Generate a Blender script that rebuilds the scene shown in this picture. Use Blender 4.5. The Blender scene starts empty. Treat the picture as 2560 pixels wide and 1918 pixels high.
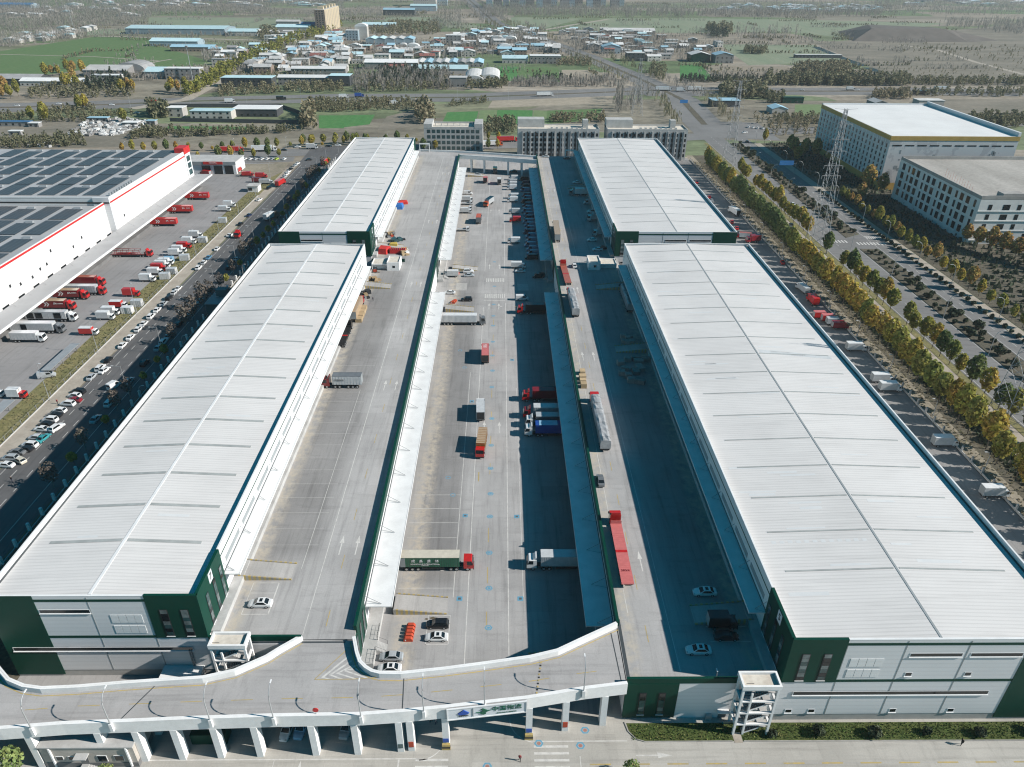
import bpy, math, random
import numpy as np
from mathutils import Vector, Matrix
rnd = random.Random(11)
R = math.radians
scene = bpy.context.scene
COL = scene.collection

# ------------------------------------------------------------------ camera
CAMH, FPX = 118.0, 1827.0                 # height above the yard, focal length in photo pixels
_p, _y, _r = R(30.19), R(.93), R(.53)     # pitch down, heading, roll
CF = Vector((math.sin(_y)*math.cos(_p), math.cos(_y)*math.cos(_p), -math.sin(_p)))
_x = Vector((math.cos(_y), -math.sin(_y), 0)); _u = _x.cross(CF)
CX = _x*math.cos(_r) + _u*math.sin(_r); CU = -_x*math.sin(_r) + _u*math.cos(_r)
cam_d = bpy.data.cameras.new('camera'); cam = bpy.data.objects.new('camera', cam_d); COL.objects.link(cam)
cam.matrix_world = Matrix(((CX.x, CU.x, -CF.x, 0), (CX.y, CU.y, -CF.y, 0), (CX.z, CU.z, -CF.z, CAMH), (0, 0, 0, 1)))
cam_d.sensor_fit = 'HORIZONTAL'; cam_d.sensor_width = 36; cam_d.lens = FPX/2560*36
cam_d.clip_start = 1; cam_d.clip_end = 20000
scene.camera = cam

# ------------------------------------------------------------------ sky, sun, exposure
SUN_EL, SUN_AZ = R(32.7), R(10)            # sun over the east side, a touch towards the viewer
sdir = Vector((math.cos(SUN_EL)*math.cos(SUN_AZ), -math.cos(SUN_EL)*math.sin(SUN_AZ), math.sin(SUN_EL)))
W = bpy.data.worlds.new("World"); scene.world = W; W.use_nodes = True
nt = W.node_tree; bgn = nt.nodes['Background']
sky = nt.nodes.new('ShaderNodeTexSky'); sky.sky_type = 'NISHITA'; sky.sun_disc = False
sky.sun_elevation = SUN_EL; sky.sun_rotation = math.pi/2 + SUN_AZ
sky.air_density = 1.0; sky.dust_density = .3; sky.ozone_density = 6.0
hs = nt.nodes.new('ShaderNodeHueSaturation'); hs.inputs['Saturation'].default_value = 2.3; hs.inputs['Hue'].default_value = .465
nt.links.new(sky.outputs[0], hs.inputs['Color']); nt.links.new(hs.outputs[0], bgn.inputs[0]); bgn.inputs[1].default_value = .055
sl = bpy.data.lights.new('sun', 'SUN'); sl.energy = 5.0; sl.angle = R(.53); sl.color = (1, .935, .865)
so = bpy.data.objects.new('sun', sl); COL.objects.link(so); so.location = sdir*400
so.rotation_euler = (-sdir).to_track_quat('-Z', 'Y').to_euler()
scene.view_settings.view_transform = 'Standard'; scene.view_settings.look = 'None'
scene.view_settings.exposure = 0.38; scene.view_settings.gamma = 1
try:
    scene.cycles.use_denoising = True; scene.cycles.max_bounces = 5; scene.cycles.diffuse_bounces = 1
    scene.cycles.volume_bounces = 0; scene.cycles.transparent_max_bounces = 6; scene.cycles.glossy_bounces = 2; scene.cycles.filter_width = 1.15
except Exception: pass

# photo position -> point of the world at height z (the photo was measured in these zoom windows)
ZW = {'T1': (0,0,.38879), 'T2': (850,0,.38879), 'T3': (1700,0,.38879), 'N': (0,0,1), 'LR': (480,340,.21728), 'TR': (1700,220,.38879),
      'A1': (0,0,.194394), 'A2': (430,0,.194394), 'A3': (850,0,.194394), 'A4': (1280,0,.194394), 'A5': (1700,0,.194394), 'A6': (2130,0,.194394),
      'F1': (0,1400,.316456), 'F2': (620,1400,.312663), 'F3': (1200,1400,.312663), 'F4': (1700,1400,.38879), 'Y1': (900,640,.316885), 'Y2': (900,1050,.316885),
      'Z4': (0,900,.169014), 'RR': (1700,650,.38879), 'OB': (1040,280,.325497), 'Z5': (860,520,.144832), 'M': (0,900,.301744), 'BR': (1100,380,.265589)}
def g(zone, x, y, z=0.0):
    a, b, s = ZW[zone]; px, py = a + x*s, b + y*s
    d = CF*FPX + CX*(px-1280) - CU*(py-959); t = (z-CAMH)/d.z
    return Vector((d.x*t, d.y*t, z))

# ------------------------------------------------------------------ materials
MATS = {}
def lin(c): return tuple((v/255/12.92 if v/255 <= .04045 else ((v/255+.055)/1.055)**2.4) for v in c)
def node(nt, typ, **kw):
    n = nt.nodes.new(typ)
    for k, v in kw.items():
        if k in n.inputs: n.inputs[k].default_value = v
        else: setattr(n, k, v)
    return n
def base_mat(name, col, rough=.6, metal=0, spec=.3):
    m = bpy.data.materials.new(name); m.use_nodes = True
    b = m.node_tree.nodes['Principled BSDF']
    b.inputs['Base Color'].default_value = (*col, 1); b.inputs['Roughness'].default_value = rough
    b.inputs['Metallic'].default_value = metal; b.inputs['Specular IOR Level'].default_value = spec
    MATS[name] = m; return m, m.node_tree, b
def noise_mat(name, col, col2=None, scale=.5, rough=.7, detail=5, stretch=(1,1,1), spec=.25, bump=0, metal=0, obj_var=0, lo=.35, hi=.65, fine=None):
    """two-tone noise in world units; obj_var varies the value from thing to thing; fine=(scale, amount) adds grain"""
    m, nt, b = base_mat(name, col, rough, metal, spec)
    col2 = col2 or tuple(c*.7 for c in col)
    geo = node(nt, 'ShaderNodeNewGeometry'); mp = node(nt, 'ShaderNodeMapping'); mp.inputs['Scale'].default_value = stretch
    nt.links.new(geo.outputs['Position'], mp.inputs[0])
    nz = node(nt, 'ShaderNodeTexNoise', Scale=scale, Detail=detail, Roughness=.6); nt.links.new(mp.outputs[0], nz.inputs['Vector'])
    rp = node(nt, 'ShaderNodeMapRange'); rp.inputs[1].default_value = lo; rp.inputs[2].default_value = hi; nt.links.new(nz.outputs[0], rp.inputs[0])
    mx = node(nt, 'ShaderNodeMix', data_type='RGBA'); mx.inputs[6].default_value = (*col, 1); mx.inputs[7].default_value = (*col2, 1)
    nt.links.new(rp.outputs[0], mx.inputs[0]); out = mx.outputs[2]
    if fine:
        n2 = node(nt, 'ShaderNodeTexNoise', Scale=fine[0], Detail=3); nt.links.new(geo.outputs['Position'], n2.inputs['Vector'])
        r2 = node(nt, 'ShaderNodeMapRange'); r2.inputs[1].default_value = .3; r2.inputs[2].default_value = .7; r2.inputs[3].default_value = 1-fine[1]; r2.inputs[4].default_value = 1+fine[1]
        nt.links.new(n2.outputs[0], r2.inputs[0])
        h2 = node(nt, 'ShaderNodeHueSaturation'); nt.links.new(r2.outputs[0], h2.inputs['Value']); nt.links.new(out, h2.inputs['Color']); out = h2.outputs[0]
    if obj_var:
        oi = node(nt, 'ShaderNodeObjectInfo'); r3 = node(nt, 'ShaderNodeMapRange'); r3.inputs[3].default_value = 1-obj_var; r3.inputs[4].default_value = 1+obj_var
        nt.links.new(oi.outputs['Random'], r3.inputs[0]); h3 = node(nt, 'ShaderNodeHueSaturation'); nt.links.new(r3.outputs[0], h3.inputs['Value']); nt.links.new(out, h3.inputs['Color']); out = h3.outputs[0]
    nt.links.new(out, b.inputs['Base Color'])
    if bump:
        bp = node(nt, 'ShaderNodeBump', Strength=bump, Distance=.05); nt.links.new(nz.outputs[0], bp.inputs['Height']); nt.links.new(bp.outputs[0], b.inputs['Normal'])
    return m
def mulchain(nt, b, col_out, fac_out, lo, hi, a, c):
    """multiply the colour by a value mapped from fac_out (lo..hi -> a..c); returns the new colour socket"""
    r = node(nt, 'ShaderNodeMapRange'); r.inputs[1].default_value = lo; r.inputs[2].default_value = hi; r.inputs[3].default_value = a; r.inputs[4].default_value = c
    nt.links.new(fac_out, r.inputs[0]); h = node(nt, 'ShaderNodeHueSaturation'); nt.links.new(r.outputs[0], h.inputs['Value']); nt.links.new(col_out, h.inputs['Color'])
    return h.outputs[0]
def paving_mat(name, col, slab=(5, 6), tyre_axis='Y', joint=.93, stain=.16, warm=None, wear_and_shade=None):
    """poured slabs: soft stains, tyre streaks along one axis, saw-cut joints"""
    m, nt, b = base_mat(name, col, .8, 0, .2)
    geo = node(nt, 'ShaderNodeNewGeometry'); pos = geo.outputs['Position']
    rgb = node(nt, 'ShaderNodeRGB'); rgb.outputs[0].default_value = (*col, 1); out = rgb.outputs[0]
    n1 = node(nt, 'ShaderNodeTexNoise', Scale=.045, Detail=6, Roughness=.65); nt.links.new(pos, n1.inputs['Vector'])
    out = mulchain(nt, b, out, n1.outputs[0], .3, .7, 1-stain, 1+stain)
    mp = node(nt, 'ShaderNodeMapping'); mp.inputs['Scale'].default_value = (.9, .05, 1) if tyre_axis == 'Y' else (.05, .9, 1)
    nt.links.new(pos, mp.inputs[0]); n2 = node(nt, 'ShaderNodeTexNoise', Scale=1, Detail=4, Roughness=.7); nt.links.new(mp.outputs[0], n2.inputs['Vector'])
    out = mulchain(nt, b, out, n2.outputs[0], .5, .78, 1.03, .72)
    mp3 = node(nt, 'ShaderNodeMapping'); mp3.inputs['Scale'].default_value = (.12, .5, 1) if tyre_axis == 'Y' else (.5, .12, 1); mp3.inputs['Rotation'].default_value = (0, 0, .5)
    nt.links.new(pos, mp3.inputs[0]); n3 = node(nt, 'ShaderNodeTexNoise', Scale=1, Detail=5, Roughness=.75); nt.links.new(mp3.outputs[0], n3.inputs['Vector'])
    out = mulchain(nt, b, out, n3.outputs[0], .54, .8, 1, .74)
    n4 = node(nt, 'ShaderNodeTexNoise', Scale=3.5, Detail=3); nt.links.new(pos, n4.inputs['Vector'])
    out = mulchain(nt, b, out, n4.outputs[0], .3, .7, .95, 1.05)
    br = node(nt, 'ShaderNodeTexBrick', Scale=1.0); br.offset = 0; br.squash = 1
    br.inputs['Brick Width'].default_value = slab[0]; br.inputs['Row Height'].default_value = slab[1]; br.inputs['Mortar Size'].default_value = .035
    br.inputs['Color1'].default_value = (0,0,0,1); br.inputs['Color2'].default_value = (1,1,1,1); br.inputs['Mortar'].default_value = (.5,.5,.5,1)
    nt.links.new(pos, br.inputs['Vector']); out = mulchain(nt, b, out, br.outputs['Color'], 0, 1, .93, 1.05); out = mulchain(nt, b, out, br.outputs['Fac'], 0, 1, 1, joint)
    if wear_and_shade:   # dock bays darkened by rubber, the right-hand ones also by painted-in shade: (x centre, half width, y from, y to)
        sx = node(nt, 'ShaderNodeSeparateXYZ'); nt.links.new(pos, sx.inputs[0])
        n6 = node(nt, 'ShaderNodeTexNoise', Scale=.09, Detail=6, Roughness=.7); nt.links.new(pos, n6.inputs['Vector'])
        for xc, hw, ya, yb in wear_and_shade:
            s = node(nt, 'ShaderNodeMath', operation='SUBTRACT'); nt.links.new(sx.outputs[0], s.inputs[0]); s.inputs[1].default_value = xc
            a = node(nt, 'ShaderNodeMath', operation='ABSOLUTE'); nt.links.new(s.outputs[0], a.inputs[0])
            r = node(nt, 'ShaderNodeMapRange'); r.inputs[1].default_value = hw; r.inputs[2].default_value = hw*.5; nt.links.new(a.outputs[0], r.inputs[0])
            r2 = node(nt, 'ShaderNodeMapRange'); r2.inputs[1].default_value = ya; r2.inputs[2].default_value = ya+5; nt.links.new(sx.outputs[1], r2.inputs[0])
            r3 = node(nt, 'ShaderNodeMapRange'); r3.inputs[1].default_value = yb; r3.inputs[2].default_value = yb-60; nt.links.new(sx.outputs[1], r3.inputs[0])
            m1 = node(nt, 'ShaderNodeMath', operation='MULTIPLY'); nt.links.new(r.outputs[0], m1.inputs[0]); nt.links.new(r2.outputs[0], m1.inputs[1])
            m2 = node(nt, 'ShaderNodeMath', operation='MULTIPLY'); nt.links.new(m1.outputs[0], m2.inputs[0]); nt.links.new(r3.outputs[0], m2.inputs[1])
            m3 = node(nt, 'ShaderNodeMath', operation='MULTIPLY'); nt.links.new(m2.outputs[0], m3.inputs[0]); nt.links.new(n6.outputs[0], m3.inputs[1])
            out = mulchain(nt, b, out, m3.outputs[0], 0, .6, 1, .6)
    if warm:   # dusty, trodden strips beside the docks: (x centre, half width) list
        sx = node(nt, 'ShaderNodeSeparateXYZ'); nt.links.new(pos, sx.inputs[0]); tot = None
        for xc, hw in warm[0]:
            s = node(nt, 'ShaderNodeMath', operation='SUBTRACT'); nt.links.new(sx.outputs[0], s.inputs[0]); s.inputs[1].default_value = xc
            a = node(nt, 'ShaderNodeMath', operation='ABSOLUTE'); nt.links.new(s.outputs[0], a.inputs[0])
            r = node(nt, 'ShaderNodeMapRange'); r.inputs[1].default_value = hw; r.inputs[2].default_value = hw*.25; nt.links.new(a.outputs[0], r.inputs[0])
            if tot is None: tot = r.outputs[0]
            else:
                ad = node(nt, 'ShaderNodeMath', operation='MAXIMUM'); nt.links.new(tot, ad.inputs[0]); nt.links.new(r.outputs[0], ad.inputs[1]); tot = ad.outputs[0]
        n5 = node(nt, 'ShaderNodeTexNoise', Scale=.5, Detail=6, Roughness=.7); nt.links.new(pos, n5.inputs['Vector'])
        r5 = node(nt, 'ShaderNodeMapRange'); r5.inputs[1].default_value = .38; r5.inputs[2].default_value = .66; nt.links.new(n5.outputs[0], r5.inputs[0])
        mu = node(nt, 'ShaderNodeMath', operation='MULTIPLY'); nt.links.new(tot, mu.inputs[0]); nt.links.new(r5.outputs[0], mu.inputs[1])
        mx = node(nt, 'ShaderNodeMix', data_type='RGBA'); nt.links.new(mu.outputs[0], mx.inputs[0]); nt.links.new(out, mx.inputs[6]); mx.inputs[7].default_value = (*warm[1], 1); out = mx.outputs[2]
    nt.links.new(out, b.inputs['Base Color'])
    return m
def ribbed_mat(name, col, axis=1, pitch=.8, depth=.10, rough=.45, spec=.35, streak=.06, var=.05):
    """profiled sheet: ribs across one axis (0 x, 1 y, 2 z), faint streaks of dirt along them"""
    m, nt, b = base_mat(name, col, rough, 0, spec)
    geo = node(nt, 'ShaderNodeNewGeometry'); pos = geo.outputs['Position']
    rgb = node(nt, 'ShaderNodeRGB'); rgb.outputs[0].default_value = (*col, 1); out = rgb.outputs[0]
    wv = node(nt, 'ShaderNodeTexWave', Scale=.31416/pitch); wv.wave_type = 'BANDS'; wv.bands_direction = 'XYZ'[axis]; nt.links.new(pos, wv.inputs['Vector'])
    out = mulchain(nt, b, out, wv.outputs['Fac'], .0, .35, 1-depth, 1)
    sc = [.05, .05, .05]; sc[axis] = .7
    mp = node(nt, 'ShaderNodeMapping'); mp.inputs['Scale'].default_value = sc; nt.links.new(pos, mp.inputs[0])
    n = node(nt, 'ShaderNodeTexNoise', Scale=1, Detail=4, Roughness=.7); nt.links.new(mp.outputs[0], n.inputs['Vector'])
    out = mulchain(nt, b, out, n.outputs[0], .5, .75, 1, 1-streak)
    n2 = node(nt, 'ShaderNodeTexNoise', Scale=.06, Detail=4); nt.links.new(pos, n2.inputs['Vector'])
    out = mulchain(nt, b, out, n2.outputs[0], .3, .7, 1-var, 1+var*.5)
    nt.links.new(out, b.inputs['Base Color'])
    return m
def plain(name, col, rough=.5, metal=0, spec=.4, var=.06):
    return noise_mat(name, col, tuple(c*(1-2*var) for c in col), scale=.35, rough=rough, metal=metal, spec=spec, detail=4)

paving_mat('yard_concrete', (.37, .363, .357), (5, 6), 'Y', warm=([(-19.6, 3.2), (19.5, 2.5)], (.52, .46, .37)), wear_and_shade=[(-14.5, 6, 112, 330), (14, 8, 95, 300)])
paving_mat('deck_concrete', (.385, .378, .372), (8, 10.65), 'Y', joint=.92, warm=([(-50.6, 2.6), (23.6, 2.0), (45.5, 3)], (.50, .45, .37)), wear_and_shade=[(-44.5, 8, 112, 330), (40, 8, 90, 300)])
paving_mat('bridge_concrete', (.385, .376, .370), (11, 40), 'X', joint=.95)
paving_mat('front_concrete', (.42, .405, .37), (5, 5), 'X', stain=.14)
paving_mat('asphalt', (.12, .12, .122), (30, 30), 'Y', joint=1, stain=.15)
paving_mat('asphalt_worn', (.20, .198, .195), (40, 40), 'X', joint=1, stain=.12)
paving_mat('depot_asphalt', (.27, .265, .265), (12, 12), 'Y', joint=.95, stain=.14)
paving_mat('east_yard_concrete', (.24, .235, .23), (6, 6), 'Y', stain=.16)
noise_mat('sidewalk', (.42, .38, .32), (.34, .30, .25), .25, .85, fine=(2, .12))
noise_mat('kerb_stone', (.38, .37, .35), (.28, .27, .25), .6, .85)
noise_mat('paint_white', (.62, .61, .58), (.42, .41, .39), .9, .6, lo=.45, hi=.75)
noise_mat('paint_yellow', (.52, .38, .12), (.36, .30, .17), 1.2, .6)
noise_mat('paint_blue', (.10, .31, .46), (.15, .33, .44), 1.2, .6)
noise_mat('paint_red_faded', (.42, .15, .12), (.33, .2, .16), 1.2, .6)
ribbed_mat('roof_white', (.70, .685, .67), 1, .82, .12, .5, .25, .13, .08)
ribbed_mat('panel_grey', (.72, .73, .74), 2, 1.0, .06, .45, .35, .04, .05)
ribbed_mat('panel_white', (.78, .79, .79), 2, 1.2, .05, .45)
plain('panel_green', (.002, .050, .033), .5, 0, .2)
plain('trim_white', (.82, .83, .83), .5)
noise_mat('plaster_white', (.85, .85, .84), (.77, .77, .76), .25, .7, fine=(1.5, .04))
noise_mat('roof_cream', (.68, .64, .56), (.55, .5, .43), .4, .8, fine=(1.2, .08))
plain('skylight_sheet', (.42, .44, .43), .4, var=.12)
plain('ridge_grey', (.33, .36, .37), .5)
plain('gutter_dark', (.07, .08, .085), .5)
noise_mat('plinth_grey', (.44, .43, .41), (.36, .355, .34), .5, .85)
noise_mat('concrete_light', (.5, .5, .49), (.4, .4, .39), .3, .85, fine=(2, .05))
noise_mat('concrete_dark', (.2, .2, .2), (.15, .15, .15), .3, .85)
plain('window_dark', (.012, .018, .022), .12, 0, .6, .2)
plain('window_teal', (.05, .11, .115), .12, 0, .7, .3)
plain('window_pale', (.22, .27, .27), .15, 0, .6, .3)
plain('louvre_grey', (.30, .33, .34), .4, 0, .4)
plain('steel_dark', (.035, .037, .04), .45, .3)
plain('steel_grey', (.34, .35, .36), .45, .4)
plain('galvanised', (.5, .52, .53), .45, .5)
plain('black_rubber', (.018, .018, .019), .8)
plain('yellow_black', (.5, .37, .08), .6)
plain('sign_green', (.01, .12, .07), .4)
plain('sign_blue', (.02, .09, .42), .4)
plain('sign_board', (.70, .74, .78), .4)
plain('sign_red', (.6, .03, .03), .4)
plain('road_sign_blue', (.05, .25, .60), .4)
plain('rust_orange', (.50, .07, .03), .7)
noise_mat('wood_crate', (.42, .31, .18), (.33, .24, .14), 1.5, .8, obj_var=.2)
noise_mat('cardboard', (.48, .36, .22), (.40, .30, .18), 1, .85, obj_var=.15)
noise_mat('crate_shaded', (.30, .29, .27), (.22, .215, .2), 1, .85, obj_var=.2)  # shaded copy of the cardboard: greyed and darkened for crates standing in shade
plain('pylon_steel', (.36, .37, .38), .6, .1)
noise_mat('tarp_grey', (.42, .43, .44), (.28, .29, .30), .6, .35, spec=.5, bump=.8)
noise_mat('tarp_red', (.62, .05, .04), (.45, .03, .03), .6, .5, bump=.5)
noise_mat('tarp_blue', (.05, .2, .55), (.03, .14, .42), .6, .5, bump=.5)
noise_mat('soil_dark', (.085, .08, .06), (.13, .115, .085), .15, .95, fine=(1.2, .3))
noise_mat('soil_dry', (.30, .265, .21), (.21, .19, .14), .06, .95, fine=(.6, .2))
noise_mat('verge_grass', (.24, .21, .10), (.15, .15, .065), .25, .95, fine=(1.5, .25))
noise_mat('lawn', (.055, .085, .022), (.085, .10, .03), .4, .95, fine=(2.5, .3))
def car_mat(name, col, rough=.22, metal=.0):
    m, nt, b = base_mat(name, col, rough, metal, .5); b.inputs['Coat Weight'].default_value = .5; b.inputs['Coat Roughness'].default_value = .08
    geo = node(nt, 'ShaderNodeNewGeometry'); n = node(nt, 'ShaderNodeTexNoise', Scale=1.1, Detail=4); nt.links.new(geo.outputs['Position'], n.inputs['Vector'])
    rgb = node(nt, 'ShaderNodeRGB'); rgb.outputs[0].default_value = (*col, 1)
    nt.links.new(mulchain(nt, b, rgb.outputs[0], n.outputs[0], .35, .7, 1.03, .88), b.inputs['Base Color'])
PAINT = {'white': (.76,.77,.77), 'silver': (.42,.45,.47), 'black': (.015,.016,.018), 'grey': (.16,.17,.18), 'red': (.52,.018,.016), 'darkred': (.20,.012,.016),
         'orange': (.62,.10,.02), 'blue': (.02,.07,.32), 'lightblue': (.25,.45,.62), 'green': (.01,.13,.07), 'yellowgreen': (.5,.62,.08), 'cream': (.62,.58,.48),
         'tan': (.45,.33,.22), 'wine': (.25,.02,.03), 'teal': (.05,.30,.33), 'pinkred': (.60,.17,.16), 'rust': (.42,.13,.09), 'brown': (.36,.19,.06), 'yellow': (.62,.42,.04),
         'darkblue': (.02,.035,.09), 'palegrey': (.55,.57,.58), 'slateblue': (.12,.26,.40)}
for k, v in PAINT.items(): car_mat('paint_of_'+k, v)
M = MATS
def P(c): return M['paint_of_'+c]

# ------------------------------------------------------------------ mesh builder
class MB:
    def __init__(s): s.v, s.f, s.m = [], [], []
    def face(s, pts, m=0):
        n = len(s.v); s.v += [tuple(p) for p in pts]; s.f.append(tuple(range(n, n+len(pts)))); s.m.append(m); return s
    def box(s, x0, x1, y0, y1, z0, z1, m=0, rz=0, c=None):
        n = len(s.v)
        pts = [(x0,y0,z0),(x1,y0,z0),(x1,y1,z0),(x0,y1,z0),(x0,y0,z1),(x1,y0,z1),(x1,y1,z1),(x0,y1,z1)]
        if rz:
            cx, cy = c or ((x0+x1)/2, (y0+y1)/2); ca, sa = math.cos(rz), math.sin(rz)
            pts = [(cx+(x-cx)*ca-(y-cy)*sa, cy+(x-cx)*sa+(y-cy)*ca, z) for x, y, z in pts]
        s.v += pts
        for f in ((0,3,2,1),(4,5,6,7),(0,1,5,4),(1,2,6,5),(2,3,7,6),(3,0,4,7)): s.f.append(tuple(n+i for i in f)); s.m.append(m)
        return s
    def prism(s, poly, z0, z1, m=0, side=None):
        """polygon (x, y), counter-clockwise, extruded in z"""
        n, k = len(s.v), len(poly)
        s.v += [(x,y,z0) for x,y in poly] + [(x,y,z1) for x,y in poly]
        s.f.append(tuple(range(n+k-1, n-1, -1))); s.m.append(m); s.f.append(tuple(range(n+k, n+2*k))); s.m.append(m)
        for i in range(k):
            j = (i+1) % k; s.f.append((n+i, n+j, n+k+j, n+k+i)); s.m.append(m if side is None else side)
        return s
    def profile(s, poly, y0, y1, m=0):
        """polygon (x, z) extruded along y"""
        n, k = len(s.v), len(poly)
        s.v += [(x,y0,z) for x,z in poly] + [(x,y1,z) for x,z in poly]
        s.f.append(tuple(range(n, n+k))); s.m.append(m); s.f.append(tuple(range(n+2*k-1, n+k-1, -1))); s.m.append(m)
        for i in range(k):
            j = (i+1) % k; s.f.append((n+j, n+i, n+k+i, n+k+j)); s.m.append(m)
        return s
    def tube(s, path, r, n=6, m=0, r1=None):
        path = [Vector(p) for p in path]; base = len(s.v); K = len(path)
        for i, p in enumerate(path):
            d = (path[min(i+1,K-1)] - path[max(i-1,0)]).normalized()
            a = d.cross(Vector((0,0,1))) if abs(d.z) < .95 else d.cross(Vector((1,0,0)))
            a.normalize(); b = d.cross(a); rr = r if r1 is None else r + (r1-r)*i/(K-1)
            for j in range(n):
                t = 2*math.pi*j/n; s.v.append(tuple(p + a*(rr*math.cos(t)) + b*(rr*math.sin(t))))
        for i in range(K-1):
            for j in range(n):
                a0 = base+i*n+j; a1 = base+i*n+(j+1)%n; s.f.append((a0, a1, a1+n, a0+n)); s.m.append(m)
        s.f.append(tuple(base+j for j in range(n-1,-1,-1))); s.m.append(m); s.f.append(tuple(base+(K-1)*n+j for j in range(n))); s.m.append(m)
        return s
    def loft(s, secs, m=0):
        """closed rings of equal length joined one after another, capped"""
        base, k = len(s.v), len(secs[0])
        for r in secs: s.v += [tuple(p) for p in r]
        for i in range(len(secs)-1):
            for j in range(k):
                a, b = base+i*k+j, base+i*k+(j+1)%k; s.f.append((a, b, b+k, a+k)); s.m.append(m)
        s.f.append(tuple(base+j for j in range(k-1,-1,-1))); s.m.append(m); s.f.append(tuple(base+(len(secs)-1)*k+j for j in range(k))); s.m.append(m)
        return s
    def ribbon(s, pts, half, z, m=0):
        """flat strip along a path of (x, y)"""
        P_ = [Vector((p[0], p[1], 0)) for p in pts]; L = []
        for i in range(len(P_)):
            d = (P_[min(i+1,len(P_)-1)] - P_[max(i-1,0)]).normalized(); nn = Vector((-d.y, d.x, 0)); L.append((P_[i]+nn*half, P_[i]-nn*half))
        for i in range(len(L)-1):
            a, b, c, d = L[i][0], L[i][1], L[i+1][1], L[i+1][0]; s.face([(q.x,q.y,z) for q in (a,b,c,d)], m)
        return s
    def wall(s, pts, t, z0, z1, m=0):
        """upright wall of thickness t along a path of (x, y)"""
        P_ = [Vector((p[0], p[1], 0)) for p in pts]; rings = []
        for i in range(len(P_)):
            d = (P_[min(i+1,len(P_)-1)] - P_[max(i-1,0)]).normalized(); nn = Vector((-d.y, d.x, 0))*(t/2); a, b = P_[i]+nn, P_[i]-nn
            rings.append([(a.x,a.y,z0),(b.x,b.y,z0),(b.x,b.y,z1),(a.x,a.y,z1)])
        return s.loft(rings, m)
    def mesh(s, name, mats, smooth=False):
        me = bpy.data.meshes.new(name); me.from_pydata(s.v, [], s.f)
        for m in (mats if isinstance(mats, (list, tuple)) else [mats]): me.materials.append(M[m] if isinstance(m, str) else m)
        me.polygons.foreach_set('material_index', s.m)
        if smooth: me.polygons.foreach_set('use_smooth', [True]*len(s.f))
        me.update(); return me
def link(name, me, parent=None, loc=(0,0,0), rz=0):
    o = bpy.data.objects.new(name, me); COL.objects.link(o)
    if parent: o.parent = parent
    o.location = loc; o.rotation_euler = (0,0,rz); return o
def part(name, mb, mats, parent, label=None, smooth=False, loc=(0,0,0), rz=0):
    o = link(name, mb.mesh(name, mats, smooth), parent, loc, rz)
    if label: o['label'] = label
    return o
def tag(o, label, cat, group=None, kind=None):
    if label: o['label'] = label
    if cat: o['category'] = cat
    if group: o['group'] = group
    if kind: o['kind'] = kind
    return o
def thing(name, label, cat, loc=(0,0,0), rz=0, group=None):
    o = bpy.data.objects.new(name, None); COL.objects.link(o); o.location = loc; o.rotation_euler = (0,0,rz); o.empty_display_size = .2
    return tag(o, label, cat, group)
def solo(name, mb, mats, label, cat, group=None, loc=(0,0,0), rz=0, smooth=False):
    return tag(link(name, mb.mesh(name, mats, smooth), None, loc, rz), label, cat, group)
def struct(name, mb, mats, kind='structure', smooth=False, label=None):
    o = link(name, mb.mesh(name, mats, smooth)); o['kind'] = kind
    if label: o['label'] = label
    return o
class Kit:
    """parts of one kind of thing, meshes shared by its copies"""
    cache = {}
    def __init__(s): s.p = []
    def add(s, name, mb, mats, parent=None, loc=(0,0,0), rz=0, smooth=False, label=None):
        me = mb if isinstance(mb, bpy.types.Mesh) else mb.mesh(name, mats, smooth)
        s.p.append((name, me, parent, loc, rz, label)); return len(s.p)-1
    def place(s, root):
        made = []
        for name, me, par, loc, rz, lab in s.p:
            o = link(name, me, made[par] if par is not None else root, loc, rz)
            if lab: o['label'] = lab
            made.append(o)
        return root
def kit(key, fn, *a):
    if key not in Kit.cache: k = Kit(); fn(k, *a); Kit.cache[key] = k
    return Kit.cache[key]
ONES = 'first second third fourth fifth sixth seventh eighth ninth tenth eleventh twelfth thirteenth fourteenth fifteenth sixteenth seventeenth eighteenth nineteenth'.split()
TENS = 'twent thirt fort fift sixt sevent eight ninet'.split()
CARD = 'one two three four five six seven eight nine'.split()
def nth(i):
    """0 -> first, 20 -> twenty-first"""
    n = i+1
    if n < 20: return ONES[n-1]
    if n >= 100: return ('hundredth' if n == 100 else 'hundred-' + nth(n-101))
    t, u = divmod(n, 10)
    return TENS[t-2] + ('ieth' if u == 0 else 'y-' + ONES[u-1])
_txt = {}
def text_mesh(s, size, mat, depth=.03, spacing=1):
    key = (s, size, mat)
    if key in _txt: return _txt[key]
    c = bpy.data.curves.new('lettering', 'FONT'); c.body = s; c.size = size; c.extrude = depth; c.align_x = 'CENTER'; c.align_y = 'CENTER'; c.space_character = spacing
    ob = bpy.data.objects.new('lettering', c); COL.objects.link(ob); bpy.context.view_layer.update()
    me = bpy.data.meshes.new_from_object(ob.evaluated_get(bpy.context.evaluated_depsgraph_get())); bpy.data.objects.remove(ob)
    me.materials.clear(); me.materials.append(M[mat] if isinstance(mat, str) else mat); _txt[key] = me; return me
def text_on(name, s, size, mat, parent, loc, rot=(R(90),0,0), depth=.03, label=None):
    o = link(name, text_mesh(s, size, mat, depth), parent, loc); o.rotation_euler = rot
    if label: o['label'] = label
    return o
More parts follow.
